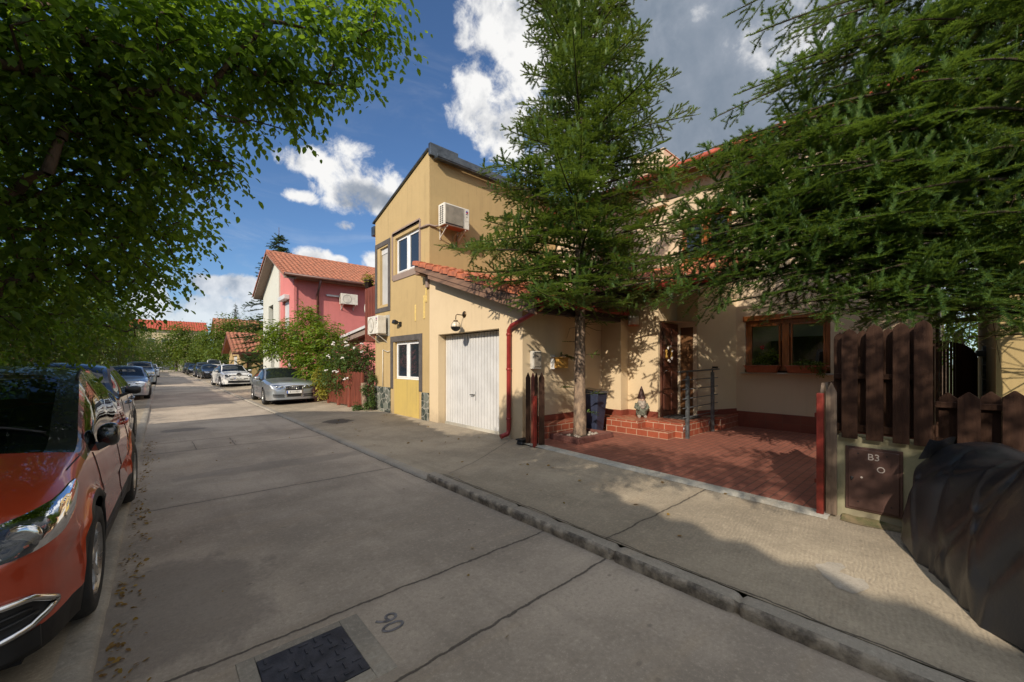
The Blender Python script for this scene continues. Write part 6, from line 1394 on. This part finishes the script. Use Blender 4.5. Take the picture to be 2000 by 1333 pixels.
t = thing('wall_lamp', 'globe wall lamp on a bronze arm above the white garage door', 'wall lamp', (5.28, 7.62, 2.75))
MB().lathe([(0, -.03), (.05, -.028), (.075, -.01), (.08, 0)], (5.30, 7.60, 2.76), 'x', 20).build('rosette', 'bronze', t)
MB().tube([(5.29, 7.60, 2.74), (5.10, 7.60, 2.745), (5.065, 7.60, 2.72), (5.06, 7.60, 2.62)], .011, 8).build('arm', 'bronze', t)
g = (5.06, 7.60, 2.47); MB().lathe([(.115 * math.sin(a), .115 * math.cos(a)) for a in np.linspace(.3, PI / 2 + .12, 9)], g, 'z', 24).build('glass_shade', 'opal', t)
MB().lathe([(.1165 * math.sin(a), .1165 * math.cos(a)) for a in np.linspace(PI / 2 + .10, PI - .01, 8)], g, 'z', 24).build('lower_bowl', 'black', t)
mb = MB().lathe([(0, .14), (.05, .135), (.055, .10), (.04, .098)], g, 'z', 16)
for i in range(6): a = i * PI / 3; mb.tube([(g[0] + .118 * math.sin(q) * math.cos(a), g[1] + .118 * math.sin(q) * math.sin(a), g[2] + .118 * math.cos(q)) for q in np.linspace(.35, PI / 2 + .1, 7)], .004, 5)
mb.build('cage', 'bronze', t)
t = thing('floodlight', 'small dark floodlight on the ochre facade beside the lower window', 'floodlight', (5.28, 10.9, 2.8))
MB().box(5.25, 5.30, 10.80, 10.88, 2.72, 2.84).tube([(5.27, 10.84, 2.80), (5.18, 10.88, 2.83)], .015, 6).build('bracket', 'black', t); MB().hexa([(5.08, 10.84, 2.80), (5.20, 10.84, 2.76), (5.20, 11.02, 2.76), (5.08, 11.02, 2.80)], [(5.11, 10.84, 2.90), (5.22, 10.84, 2.85), (5.22, 11.02, 2.85), (5.11, 11.02, 2.90)]).build('lamp_head', 'black', t, .01)
t = thing('porch_lamp', 'drum porch lamp with orange underside by the entrance', 'wall lamp', (8.1, 4.9, 2.5))
MB().lathe([(.0, .20), (.115, .20), (.12, .17), (.12, .0), (.10, 0)], (8.07, 4.86, 2.50), 'z', 24).build('drum', 'cement', t); MB().lathe([(.118, .0), (.115, -.03), (0, -.035)], (8.07, 4.86, 2.50), 'z', 24).build('diffuser', 'terracotta', t); MB().box(8.15, 8.2, 4.82, 4.9, 2.56, 2.66).build('bracket', 'black', t)
t = thing('letterbox', 'grey enamel letterbox on the cream wall above the fence stub', 'letterbox', (5.62, 5.6, 1.68))
b_ = MB().box(5.50, 5.735, 5.52, 5.62, 1.505, 1.865).build('box', 'greybox', t, .012); MB().box(5.525, 5.71, 5.512, 5.524, 1.53, 1.82).build('flap_door', 'acgrey', b_, .004)
MB().box(5.53, 5.705, 5.508, 5.522, 1.825, 1.842).lathe([(.013, -.004), (0, -.005)], (5.615, 5.512, 1.755), 'y', 12).box(5.55, 5.58, 5.509, 5.5125, 1.55, 1.565).box(5.60, 5.65, 5.509, 5.5125, 1.55, 1.562).box(5.67, 5.70, 5.509, 5.5125, 1.55, 1.565).box(5.635, 5.665, 5.509, 5.5125, 1.70, 1.715).build('slot', 'ink', b_)
t = thing('wall_box', 'small orange wooden wall box with a fir sprig on the cream wall', 'box', (6.28, 5.55, 1.6))
MB().box(6.12, 6.42, 5.40, 5.62, 1.52, 1.72).box(6.10, 6.44, 5.38, 5.62, 1.72, 1.745).build('box', 'orangebox', t, .008); MB().box(6.105, 6.13, 5.52, 5.62, 1.50, 1.80).build('bracket', 'white', t)
f_ = Fir(21)
for a, l in ((.1, .42), (-.5, .36), (.9, .3)): f_.branch(sweep(Vector((6.25, 5.48, 1.78)), Vector((math.cos(a), -.55 + .3 * math.sin(a), 0)).normalized(), l, .2, .5, 6), .006, .16, .12, .055, .05, 0)
f_.finish(t, SH_MID, 'needlenear')
# wreath of straw on the open door leaf
t = thing('door_wreath', 'straw wreath with pale flowers hanging on the dark carved door', 'wreath', (8.5, 4.24, 1.85))
MB().tube([(8.49 + .12 * math.cos(a), 4.225, 1.83 + .17 * math.sin(a)) for a in np.linspace(-.6, PI * 1.6, 22)], [.022 + .012 * math.sin(i * 2.1) for i in range(22)], 8).build('straw', 'gold', t)
mb = MB()
for i in range(9): a = rng.uniform(0, 6.28); mb.lathe([(0, -.02), (.03, -.012), (.03, .01), (0, .012)], (8.49 + .12 * math.cos(a), 4.205, 1.83 + .17 * math.sin(a)), 'y', 8)
mb.build('flowers', 'whitepetal', t)
t = thing('door_mat', 'worn dark door mat on the red tiled entrance platform', 'door mat', (8.5, 4.0, .425)); MB().box(8.25, 8.95, 3.70, 4.25, .424, .438).build('mat', 'mat', t, .004)
# steel railing beside the steps
t = thing('handrail', 'grey steel handrail with horizontal rods at the entrance steps', 'railing', (8.4, 3.52, .2))
for x, z0, z1 in ((7.80, .12, 1.36), (9.02, .13, 1.43)):
    p_ = MB().box(x - .035, x + .035, 3.47, 3.53, z0, z1).build('post', 'steel', t, .006); MB().tube([(x, 3.50, z1 - .02), (x, 3.50, z1 + .05), (x - .03, 3.50, z1 + .07)], .016, 8).lathe([(.07, -.02), (.08, .0), (.07, .02), (0, .025)][::-1], (x, 3.56, .30), 'y', 16).build('fitting', 'steel', p_)
mb = MB().bar((7.42, 3.50, 1.452), (9.36, 3.50, 1.49), .05, .03); mb.build('top_rail', 'steel', t, .008); MB().box(9.10, 9.22, 3.46, 3.54, 1.51, 1.55).build('bracket', 'black', t)
for i in range(5): MB().tube([(7.60, 3.50, .55 + i * .185), (9.30, 3.50, .56 + i * .185)], .010, 6).build('rod', 'steel', t)
# gnome
t = thing('garden_gnome', 'weathered stone garden gnome with tall dark pointed hat by the door', 'statue', (8.0, 4.62, .42))
gx, gy = 8.0, 4.62
def ring_shape(rows, n=20, fwd=(-.72, -.69)):
    def fn(u, v):
        i = v * (len(rows) - 1); k = min(int(i), len(rows) - 2); q = i - k; r_, z_, o_ = [a * (1 - q) + b * q for a, b in zip(rows[k], rows[k + 1])]; a = 2 * PI * u; bump = 1 + .06 * math.sin(3 * a + z_ * 20) + .05 * math.sin(7 * a + 3)
        return (gx + r_ * bump * math.cos(a) + fwd[0] * o_, gy + r_ * bump * math.sin(a) + fwd[1] * o_, .42 + z_)
    return fn
MB().grid(ring_shape([(.02, .03, 0), (.105, .05, 0), (.118, .12, 0), (.12, .20, .01), (.112, .26, .01), (.09, .32, 0), (.07, .36, 0), (.0, .37, 0)]), 20, 21).build('body', 'gnome_coat', t)
MB().grid(ring_shape([(.0, .30, .03), (.06, .32, .03), (.075, .37, .03), (.072, .42, .02), (.05, .46, .01), (0, .47, 0)]), 18, 15).build('head', 'gnome_skin', t)
MB().grid(ring_shape([(.0, .18, .10), (.05, .21, .095), (.078, .27, .075), (.085, .33, .055), (.07, .375, .05), (.0, .385, .05)]), 18, 15).build('beard', 'gnome_stone', t)
mb = MB().grid(ring_shape([(.098, .415, .0), (.092, .43, .005), (.075, .47, .0), (.055, .54, -.005), (.032, .62, .0), (.010, .685, .01), (0, .695, .01)]), 18, 18); mb.build('hat', 'gnome_hat', t)
fx, fy = -.72, -.69; sx_, sy_ = -.69, .72
mb = MB().lathe([(0, .022), (.016, .015), (.021, 0), (.016, -.015), (0, -.02)], (gx + fx * .115, gy + fy * .115, .80), 'z', 12); mb.build('nose', 'gnome_skin', t)
for s in (-1, 1):
    MB().tube([(gx + sx_ * s * .10, gy + sy_ * s * .10, .72), (gx + sx_ * s * .135 + fx * .03, gy + sy_ * s * .135 + fy * .03, .64), (gx + sx_ * s * .07 + fx * .12, gy + sy_ * s * .07 + fy * .12, .60)], [.04, .036, .026], 10).build('arm', 'gnome_coat', t)
    MB().tube([(gx + sx_ * s * .055, gy + sy_ * s * .055, .50), (gx + sx_ * s * .06 + fx * .01, gy + sy_ * s * .06 + fy * .01, .455), (gx + sx_ * s * .065 + fx * .10, gy + sy_ * s * .065 + fy * .10, .445)], [.045, .042, .03], 10).build('boot', 'gnome_stone', t)
    MB().lathe([(0, .008), (.008, 0), (0, -.008)], (gx + fx * .10 + sx_ * s * .028, gy + fy * .10 + sy_ * s * .028, .825), 'z', 8).build('eye', 'ink', t)
# window boxes and their plants
def window_box(label, y0, y1):
    t = thing('flower_box', label, 'flower box', (10.2, (y0 + y1) / 2, 1.41)); z0, z1 = 1.412, 1.56
    MB().hexa([(10.13, y0 + .05, z0), (10.28, y0 + .05, z0), (10.28, y1 - .05, z0), (10.13, y1 - .05, z0)], [(10.09, y0, z1), (10.30, y0, z1), (10.30, y1, z1), (10.09, y1, z1)]).box(10.075, 10.31, y0 - .015, y1 + .015, z1 - .012, z1 + .012).build('trough', 'terracotta', t, .008); MB().box(10.1, 10.29, y0 + .02, y1 - .02, z1 + .0125, z1 + .02).build('earth', 'soil', t)
window_box('terracotta flower box under the left half of the orange-framed window', 2.55, 3.22); window_box('terracotta flower box under the right half of the orange-framed window', 1.70, 2.42)
t = thing('geranium', 'geranium with a red flower in the left terracotta window box', 'plant', (10.2, 2.8, 1.57)); foliage(t, [((10.2, 2.78, 1.72), .11, .16, .14), ((10.18, 2.7, 1.82), .09, .12, .1), ((10.2, 2.95, 1.66), .09, .14, .08)], 120, 5, .055, 'magnolia', droop=.1, spread=.05, name='leaves')
mb = MB()
for i in range(12): mb.lathe([(0, .012), (.02, .004), (.012, -.01), (0, -.012)], (10.13 + rng.uniform(-.02, .02), 2.86 + rng.uniform(-.03, .03), 1.98 + rng.uniform(-.035, .035)), 'z', 7)
mb.build('flower', 'redpetal', t); MB().tube([(10.2, 2.8, 1.6), (10.16, 2.84, 1.8), (10.13, 2.86, 1.97)], .005, 5).build('stem', 'rose', t)
t = thing('trailing_plant', 'low trailing plant spilling over the right terracotta window box', 'plant', (10.15, 2.0, 1.57)); foliage(t, [((10.17, 2.1, 1.62), .10, .28, .07), ((10.1, 1.86, 1.55), .07, .13, .12), ((10.08, 1.78, 1.46), .05, .09, .10)], 170, 6, .04, 'leafdark', droop=.5, spread=.05, name='leaves')
# driveway: bin, tree bed, gate parts
t = thing('wheelie_bin', 'dark blue wheeled rubbish bin standing behind the driveway fir trunk', 'bin', (7.05, 5.18, .12))
MB().hexa([(6.87, 5.02, .16), (7.13, 5.02, .16), (7.13, 5.36, .16), (6.87, 5.36, .16)], [(6.82, 4.94, .98), (7.18, 4.94, .98), (7.18, 5.41, .98), (6.82, 5.41, .98)]).build('body', 'blue', t, .02); MB().hexa([(6.80, 4.91, .98), (7.20, 4.91, .98), (7.20, 5.42, .98), (6.80, 5.42, .98)], [(6.83, 4.94, 1.03), (7.17, 4.94, 1.03), (7.17, 5.41, 1.08), (6.83, 5.41, 1.08)]).build('lid', 'navypaint', t, .015)
for s in (6.85, 7.15): MB().lathe([(.09, -.02), (.10, -.015), (.10, .015), (.09, .02), (0, .02)], (s, 5.40, .22), 'x', 18).build('wheel', 'rubber', t)
t = thing('tree_bed', 'low red concrete edging around the driveway fir', 'planter', (6.25, 4.95, .13))
mb = MB().box(5.72, 5.83, 4.55, 5.28, .125, .235).box(6.70, 6.81, 4.55, 5.28, .125, .235).box(5.83, 6.70, 4.55, 4.66, .125, .235).box(5.83, 6.70, 5.17, 5.28, .125, .235); mb.build('edging', 'kerbred', t, .012); MB().grid(lambda u, v: (5.83 + .87 * u, 4.66 + .51 * v, .19 + .012 * noise.noise((u * 9, v * 9, 0))), 12, 8).build('earth', 'soil', t)
mb = MB()
for i in range(24): p = Vector((rng.uniform(5.86, 6.66), rng.uniform(4.68, 5.14), .2)); mb.lathe([(0, .03), (.03, .015), (.035, 0), (.02, -.02), (0, -.02)], p, 'z', 7)
mb.build('stones', 'gnome_stone', t)
def picket(mb, p, w, h, d, th=.022, tip=.06, ogee=False):       # board at p, width along d, pointed top
    d = Vector(d).normalized(); n = Vector((-d.y, d.x, 0)) * th; p = Vector(p); a = p - d * w / 2; up = Vector((0, 0, 1))
    poly = [a, a + d * w, a + d * w + up * (h - tip)]
    if ogee: poly += [a + d * (w * .93) + up * (h - tip * .55), a + d * (w * .75) + up * (h - tip * .25), a + d * (w * .60) + up * (h - tip * .16), a + d * (w * .5) + up * h, a + d * (w * .40) + up * (h - tip * .16), a + d * (w * .25) + up * (h - tip * .25), a + d * (w * .07) + up * (h - tip * .55)]
    else: poly += [a + d * (w * .55) + up * h, a + d * (w * .45) + up * h]
    poly.append(a + up * (h - tip)); mb.prism(poly, n)
t = thing('picket_fence', 'short stub of pointed brown fence boards at the left gate side', 'fence', (5.13, 5.15, .12))
for p_, m_, w_, a in ((at(1031.5, 860, 7.3), 'fence', .088, 0), (at(1041, 860, 7.28), 'fencered', .075, .1), (at(1047.5, 860, 7.22), 'fence', .06, .3), (at(1058, 866, 7.14), 'fence', .105, .05)):
    mb = MB(); picket(mb, (p_.x, p_.y, .14), w_, 1.31, (TC + a * .2, -TS + a * .2, 0), .025, .10, False); mb.build('board', m_, t, .004)
p_ = at(1044.5, 865, 7.12); MB().box(p_.x - .028, p_.x + .028, p_.y - .028, p_.y + .028, .10, 1.03).build('post', 'redpost', t, .004)
t = thing('bait_box', 'small black plastic box on the ground beside the fence stub', 'box', (5.05, 5.36, .1))
MB().hexa([(4.98, 5.30, .105), (5.20, 5.30, .105), (5.20, 5.46, .105), (4.98, 5.46, .105)], [(5.00, 5.32, .18), (5.18, 5.32, .18), (5.18, 5.44, .19), (5.00, 5.44, .19)]).box(4.97, 5.21, 5.29, 5.47, .18, .205).build('box', 'black', t, .012)
t = thing('gate', 'open wooden gate leaf seen edge-on with red steel frame at the driveway', 'gate', (4.9, .86, .12))
for i in range(9): mb = MB(); picket(mb, (5.06 + i * .155, .865, .15), .13, 1.27, (1, 0, 0), .03, .09); mb.build('board', 'fencegrey' if i < 2 else 'fence', t, .004)
mb = MB(); picket(mb, (4.945, .795, .13), .085, 1.30, (0, -1, 0), -.022, .10); mb.build('board', 'fencegrey', t, .004)
MB().box(4.855, 4.915, .845, .90, .10, 1.325).build('frame_post', 'redpost', t, .004); MB().box(4.915, 6.4, .897, .925, .42, .46).build('frame_rail', 'redpost', t); MB().box(4.915, 6.4, .897, .925, 1.08, 1.12).build('frame_rail', 'redpost', t)
# masonry base with utility cabinet, boards on top
t = thing('boundary_wall', 'low stained concrete wall carrying the brown boards at right', 'wall', (5.12, -1.5, .1))
M['mossy'] = plaster('mossy_concrete', (.34, .31, .20), (.16, .19, .09), .75, .5, .2)
MB().box(5.0, 5.26, -5, .77, .02, .91).build('masonry', 'mossy', t, .015)
t = thing('utility_cabinet', 'brown steel utility cabinet door marked B3 in the low wall', 'cabinet', (4.98, .5, .24))
c_ = MB().box(4.975, 5.02, .315, .675, .235, .80).build('door', 'cabinet', t, .006); MB().box(4.985, 5.03, .295, .695, .215, .82).build('frame', 'cabinet', t, .004)
ROTX = Matrix(((0, 0, -1), (-1, 0, 0), (0, 1, 0)))
text_mesh('lettering', 'B3', .085, 'chalk', c_, Vector((4.973, .49, .735)), ROTX, .0012)
mb = MB().lathe([(.014, -.008), (.012, -.014), (0, -.014)], (4.975, .645, .52), 'x', 12).tube([(4.968, .645, .52), (4.955, .645, .50)], .005, 6)
for y_, z_ in ((.60, .30), (.60, .76), (.40, .76), (.37, .30), (.5, .76), (.43, .42)): mb.lathe([(.007, -.001), (0, -.002)], (4.974, y_, z_), 'x', 8)
mb.build('lock', 'ink', c_); MB().lathe([(.028, -.001), (.02, -.0015)], (4.974, .44, .63), 'x', 18).lathe([(.009, -.001), (0, -.0015)], (4.974, .575, .535), 'x', 10).build('paint_mark', 'chalk', c_)
t = thing('board_fence', 'tall dark brown board fence with ogee tops on the low wall', 'fence', (4.98, .45, .92))
for y0, y1, h in ((.718, .600, 1.955), (.541, .421, 1.985), (.360, .252, 1.99), (.226, .112, 2.0)): mb = MB(); picket(mb, (4.955, (y0 + y1) / 2, .90), abs(y0 - y1), h - .90, (0, -1, 0), -.025, .085, True); mb.build('board', 'fence', t, .004)
for y_, h in ((.745, 1.93), (.575, 1.94), (.395, 1.95), (.305, 1.95), (.235, 1.95)): mb = MB(); picket(mb, (5.06, y_, .95), .095, h - .95, (0, -1, 0), -.022, .07, True); mb.build('board', 'fence', t, .004)
MB().box(4.985, 5.03, .11, .785, 1.47, 1.52).build('rail', 'fence', t, .004); MB().box(4.985, 5.03, .11, .77, .965, 1.03).build('rail', 'fence', t, .004); MB().box(5.0, 5.05, .135, .175, .91, 1.9).build('post', 'fencegrey', t, .005)
t = thing('board_fence', 'lower brown board fence behind the covered motorcycle', 'fence', (4.98, -1.2, .9))
y_ = .075
for i in range(16):
    mb = MB()
    if i % 2 == 0: picket(mb, (5.05, y_ - .05, .90), .11, .47 + .01 * (i % 3), (0, -1, 0), -.022, .05); y_ -= .10
    else: picket(mb, (4.955, y_ - .065, .86), .128, .51 + .012 * (i % 4), (0, -1, 0), -.025, .055); y_ -= .135
    mb.build('board', 'fence', t, .004)
MB().box(4.985, 5.028, -2.4, .10, 1.24, 1.29).build('rail', 'fence', t, .004); MB().box(4.985, 5.028, -2.4, .10, .93, .98).build('rail', 'fence', t, .004)
mb = MB()
for yy in (-.03, -.12, -.27, -.36): mb.lathe([(.012, -.003), (.008, -.008), (0, -.009)], (4.953, yy, .925), 'x', 10)
mb.build('bolt', 'chrome', t)
t = thing('slat_fence', 'curved dark fence of narrow slats far behind the boards at right', 'fence', (10, 0, .1))
mb = MB()
for i in range(22):
    q = i / 21; X = 9.05 + 2.2 * q; Y = .20 - .50 * q - .10 * math.sin(q * PI); mb.box(X, X + .075, Y - .015, Y + .015, .1, 1.99 - .26 * q * q)
mb.build('slats', 'fence', t)
t = thing('gate_pillar', 'stone gate pillar with a grey cap beside the neighbouring ochre wall', 'pillar', (11.7, -.5, .1)); MB().box(11.5, 11.9, -.70, -.38, .1, 1.75).build('shaft', 'stone', t, .01); MB().box(11.42, 11.98, -.78, -.30, 1.75, 1.86).box(11.5, 11.9, -.70, -.38, 1.86, 1.95).build('cap', 'lead', t, .01)
t = thing('pergola', 'thin wooden pergola beam and posts seen above the slat fence', 'pergola', (10.5, 0, .1)); a, b = at(1828, 628, 7.2), at(1940, 622, 7.6); MB().bar(a, b, .06, .08).build('beam', 'woodrail', t, .005)
for p_ in (a, b): MB().box(p_.x - .035, p_.x + .035, p_.y - .035, p_.y + .035, .1, p_.z - .041).build('post', 'woodrail', t, .005)

# covered motorcycle
t = thing('motorcycle_cover', 'motorcycle under a draped black tarpaulin at the right edge', 'motorcycle', (4.1, -.35, .12))
A0 = Vector((5.02, -.06, 0)); AX = Vector((-.917, -.40, 0)).normalized(); NX = Vector((-AX.y, AX.x, 0)) * -1
if NX.y < 0: NX = -NX
wv = curve([(0, .12), (.04, .33), (.12, .42), (.3, .44), (.55, .47), (.8, .42), (.95, .30), (1, .1)]); rv = curve([(0, .70), (.03, .86), (.09, .99), (.16, 1.0), (.3, .965), (.4, .98), (.55, 1.14), (.68, 1.26), (.8, 1.22), (.93, .95), (1, .7)]); hv = curve([(0, .30), (.05, .25), (.2, .13), (.35, .10), (1, .10)])
def cover(u, v):
    s_ = v * 2 - 1; w, r_, h_ = wv(u), rv(u), hv(u)
    e = abs(s_); z = h_ + (r_ - h_) * (1 - e ** 2.1) ** .62; lat = math.copysign(w * (e ** .85) * (1 + .08 * (1 - (z - h_) / (r_ - h_))), s_)
    k = (z - h_) / (r_ - h_); ph = u * 11 + (1 - k) * (1.5 + 2.5 * math.sin(u * 5))
    q1 = noise.noise((u * 3.1 + (1 - k) * .9, s_ * .5 + 4, 1.3)); q2 = noise.noise((u * 5.2 - (1 - k) * 1.3, s_ * .7, 8.1)); q3 = noise.noise((u * 2.2 + k * 1.9, s_ * 1.2, 3.7))
    rd = lambda q: (1 - min(1, abs(q) * 4.5)) ** 2
    fold = .034 * rd(q1) * (1 - k * .55) - .020 * rd(q2) * (1 - k * .3) + .03 * q3 + .022 * (1 - k) ** 2 * math.sin(u * 17 + s_) - .01
    th1 = math.atan2(u - .13, 1.25 - k); th2 = math.atan2(u - .62, 1.15 - k)
    fold += (1 - k * .4) * (.030 * rd(noise.noise((th1 * 2.4, 1.7, s_ * .3))) * math.exp(-((u - .13) / .28) ** 2) + .026 * rd(noise.noise((th2 * 2.6, 6.2, s_ * .3))) * (u > .2)) - .02
    lat += math.copysign(fold, s_) * min(1, e * 2.5); p = A0 + AX * (2.15 * u - .05 * math.sin(k * 3)) + NX * lat
    return (p.x, p.y, z + .008 * rd(q2) * k + .014 * noise.noise((u * 7, s_ * 5, 5)) - (.0 if k > .05 else .02 * math.sin(u * 23)))
M['tarp'] = mat('black_tarpaulin', (.017, .018, .021), .36, 0, .08, 3, .3, 30, Coat_Weight=.1)
MB().grid(cover, 170, 110).build('cover', 'tarp', t)
MB().grid(lambda u, v: tuple(A0 + AX * (.04 + .24 * v - .05 * (1 - v) * (1 - u)) + NX * (.05 + .27 * v + .07 * (1 - u) * v) + Vector((0, 0, .90 + .10 * u - .07 * (1 - u) * v + .012 * math.sin(v * 7)))), 14, 14).build('fold', 'tarp', t)
for a_ in (.24, 1.62): c = A0 + AX * a_; MB().lathe([(.22, -.05), (.29, -.06), (.305, 0), (.29, .06), (.22, .05)], (c.x, c.y, .425), 'y', 24).build('wheel', 'rubber', t)

# red-brown picket fence and gate of the pink house
def rb_fence(label, ya, yb, gate=False, name='picket_fence', cat='fence'):
    t = thing(name, label, cat, (4.9, (ya + yb) / 2, .1)); L = abs(yb - ya); n = int(L / .10); fx = lambda y: 4.84 + (16.05 - y) * .045
    for i in range(n):
        y = ya + (yb - ya) * (i + .5) / n; h = 1.16 + .02 * math.sin(i * 2.3); z0 = .16
        MB().box(fx(y) - .012, fx(y) + .012, y - .031, y + .031, z0, z0 + h - (.06 if gate else 0)).build('slat', 'fencered', t)
    ym = (ya + yb) / 2
    for z in (.34, .98): MB().bar((fx(ya) + .03, ya, z), (fx(yb) + .03, yb, z), .03, .06).build('rail', 'fencered', t)
    for y in (ya, yb): MB().box(fx(y) - .04, fx(y) + .04, y - .04, y + .04, .05, 1.42 if gate else 1.3).build('post', 'fencered', t, .006)
    return t
rb_fence('red-brown slatted fence between the silver estate and the gate', 16.05, 15.06); rb_fence('red-brown slatted garden gate of the pink house', 14.98, 14.08, True, 'garden_gate', 'gate'); rb_fence('red-brown slatted fence between the garden gate and the log post', 14.0, 12.98)
t = thing('log_post', 'bare log standing upright beside the ivy at the ochre house corner', 'post', (5.02, 12.88, .1)); trunk_mesh(t, [(5.03, 12.86, .05), (5.01, 12.87, .5), (4.99, 12.88, .98)], [.105, .095, .10], 'bark', 12, .02)
# street end: wall and gates
t = thing('boundary_wall', 'low pale wall closing the far end of the street', 'wall', (6, 122, 0)); MB().box(2.9, 14, 121.5, 122, 0, 2.0).build('masonry', 'cement', t)
t = thing('street_gate', 'grey metal double gate at the far end of the street', 'gate', (0, 122, 0))
for i in range(2): MB().box(-3.2 + i * 3.0, -.35 + i * 3.0, 121.6, 121.7, .1, 2.1).build('leaf', 'steel', t)
for x in (-3.5, -.25, 2.75): MB().box(x - .12, x + .12, 121.5, 121.8, 0, 2.3).build('post', 'cement', t)

# road: cover plate, painted figures, fallen leaves
t = thing('manhole_cover', 'square dark cast-iron access cover with raised bars in the road', 'manhole cover', (.61, 2.28, 0))
MB().box(.385, .83, 2.055, 2.50, -.01, .012).build('plate', 'iron', t, .004)
mb = MB(); r_ = random.Random(4)
for i in range(7):
    for j in range(7):
        x, y = .42 + i * .0625, 2.09 + j * .0625
        if r_.random() < .25: continue
        if (i + j) % 2: mb.box(x - .024, x + .024, y - .006, y + .006, .012, .0165)
        else: mb.box(x - .006, x + .006, y - .024, y + .024, .012, .0165)
mb.build('raised_bars', 'iron', t, .0015)
mb = MB(); mb.box(.30, .383, 1.97, 2.565, -.01, .006).box(.832, .945, 1.97, 2.565, -.01, .006).box(.383, .832, 2.502, 2.565, -.01, .006).box(.383, .832, 1.97, 2.053, -.01, .006); mb.build('collar', 'kerb', t, .004)
q = text_mesh('painted_number', '90', .20, 'bluespray', None, Vector((1.06, 2.34, .004)), Matrix(((0, 1, 0), (-1, 0, 0), (0, 0, 1))), .0004, .95); tag(q, 'faded blue number 90 sprayed on the road beside the access cover', 'painted number')
n = 900; xs = np.where(nrg.random(n) < .8, -.22 + np.abs(nrg.normal(size=n)) * .075, nrg.random(n) * 2.6 - .2); ys_ = 1.5 + nrg.random(n) ** 1.4 * 9.5; cl = .5 + .5 * np.sin(ys_ * 3.1) * np.sin(ys_ * 7.3 + 1); k = nrg.random(n) < np.where(xs < .1, .25 + .75 * cl, .16); xs, ys_ = xs[k], ys_[k]; n = len(xs)
T = nrg.normal(size=(n, 3)); T[:, 2] *= .15; U = np.array([0, 0, 1.]) + nrg.normal(size=(n, 3)) * .45; S_, T, N_ = frames(T, U); v, f = instance(*LEAF, np.stack([xs, ys_, np.full(n, .012)], 1), S_, T, N_, .035 * (.5 + .8 * nrg.random(n))); v[:, 2] = np.maximum(v[:, 2], .004)
np_mesh('leaf_litter', v, f, 'drygrass', None, kind='stuff')
n = 46; xs = 2.95 + nrg.random(n) * 2.2; ys_ = 1.5 + nrg.random(n) * 10; T = nrg.normal(size=(n, 3)); T[:, 2] *= .2; U = np.array([0, 0, 1.]) + nrg.normal(size=(n, 3)) * .5; S_, T, N_ = frames(T, U); zz = np.array([pz(a, b) for a, b in zip(xs, ys_)]) + .012; v, f = instance(*LEAF, np.stack([xs, ys_, zz], 1), S_, T, N_, .06 * (.5 + .8 * nrg.random(n))); np_mesh('leaf_litter', v, f, 'drygrass', None, kind='stuff')
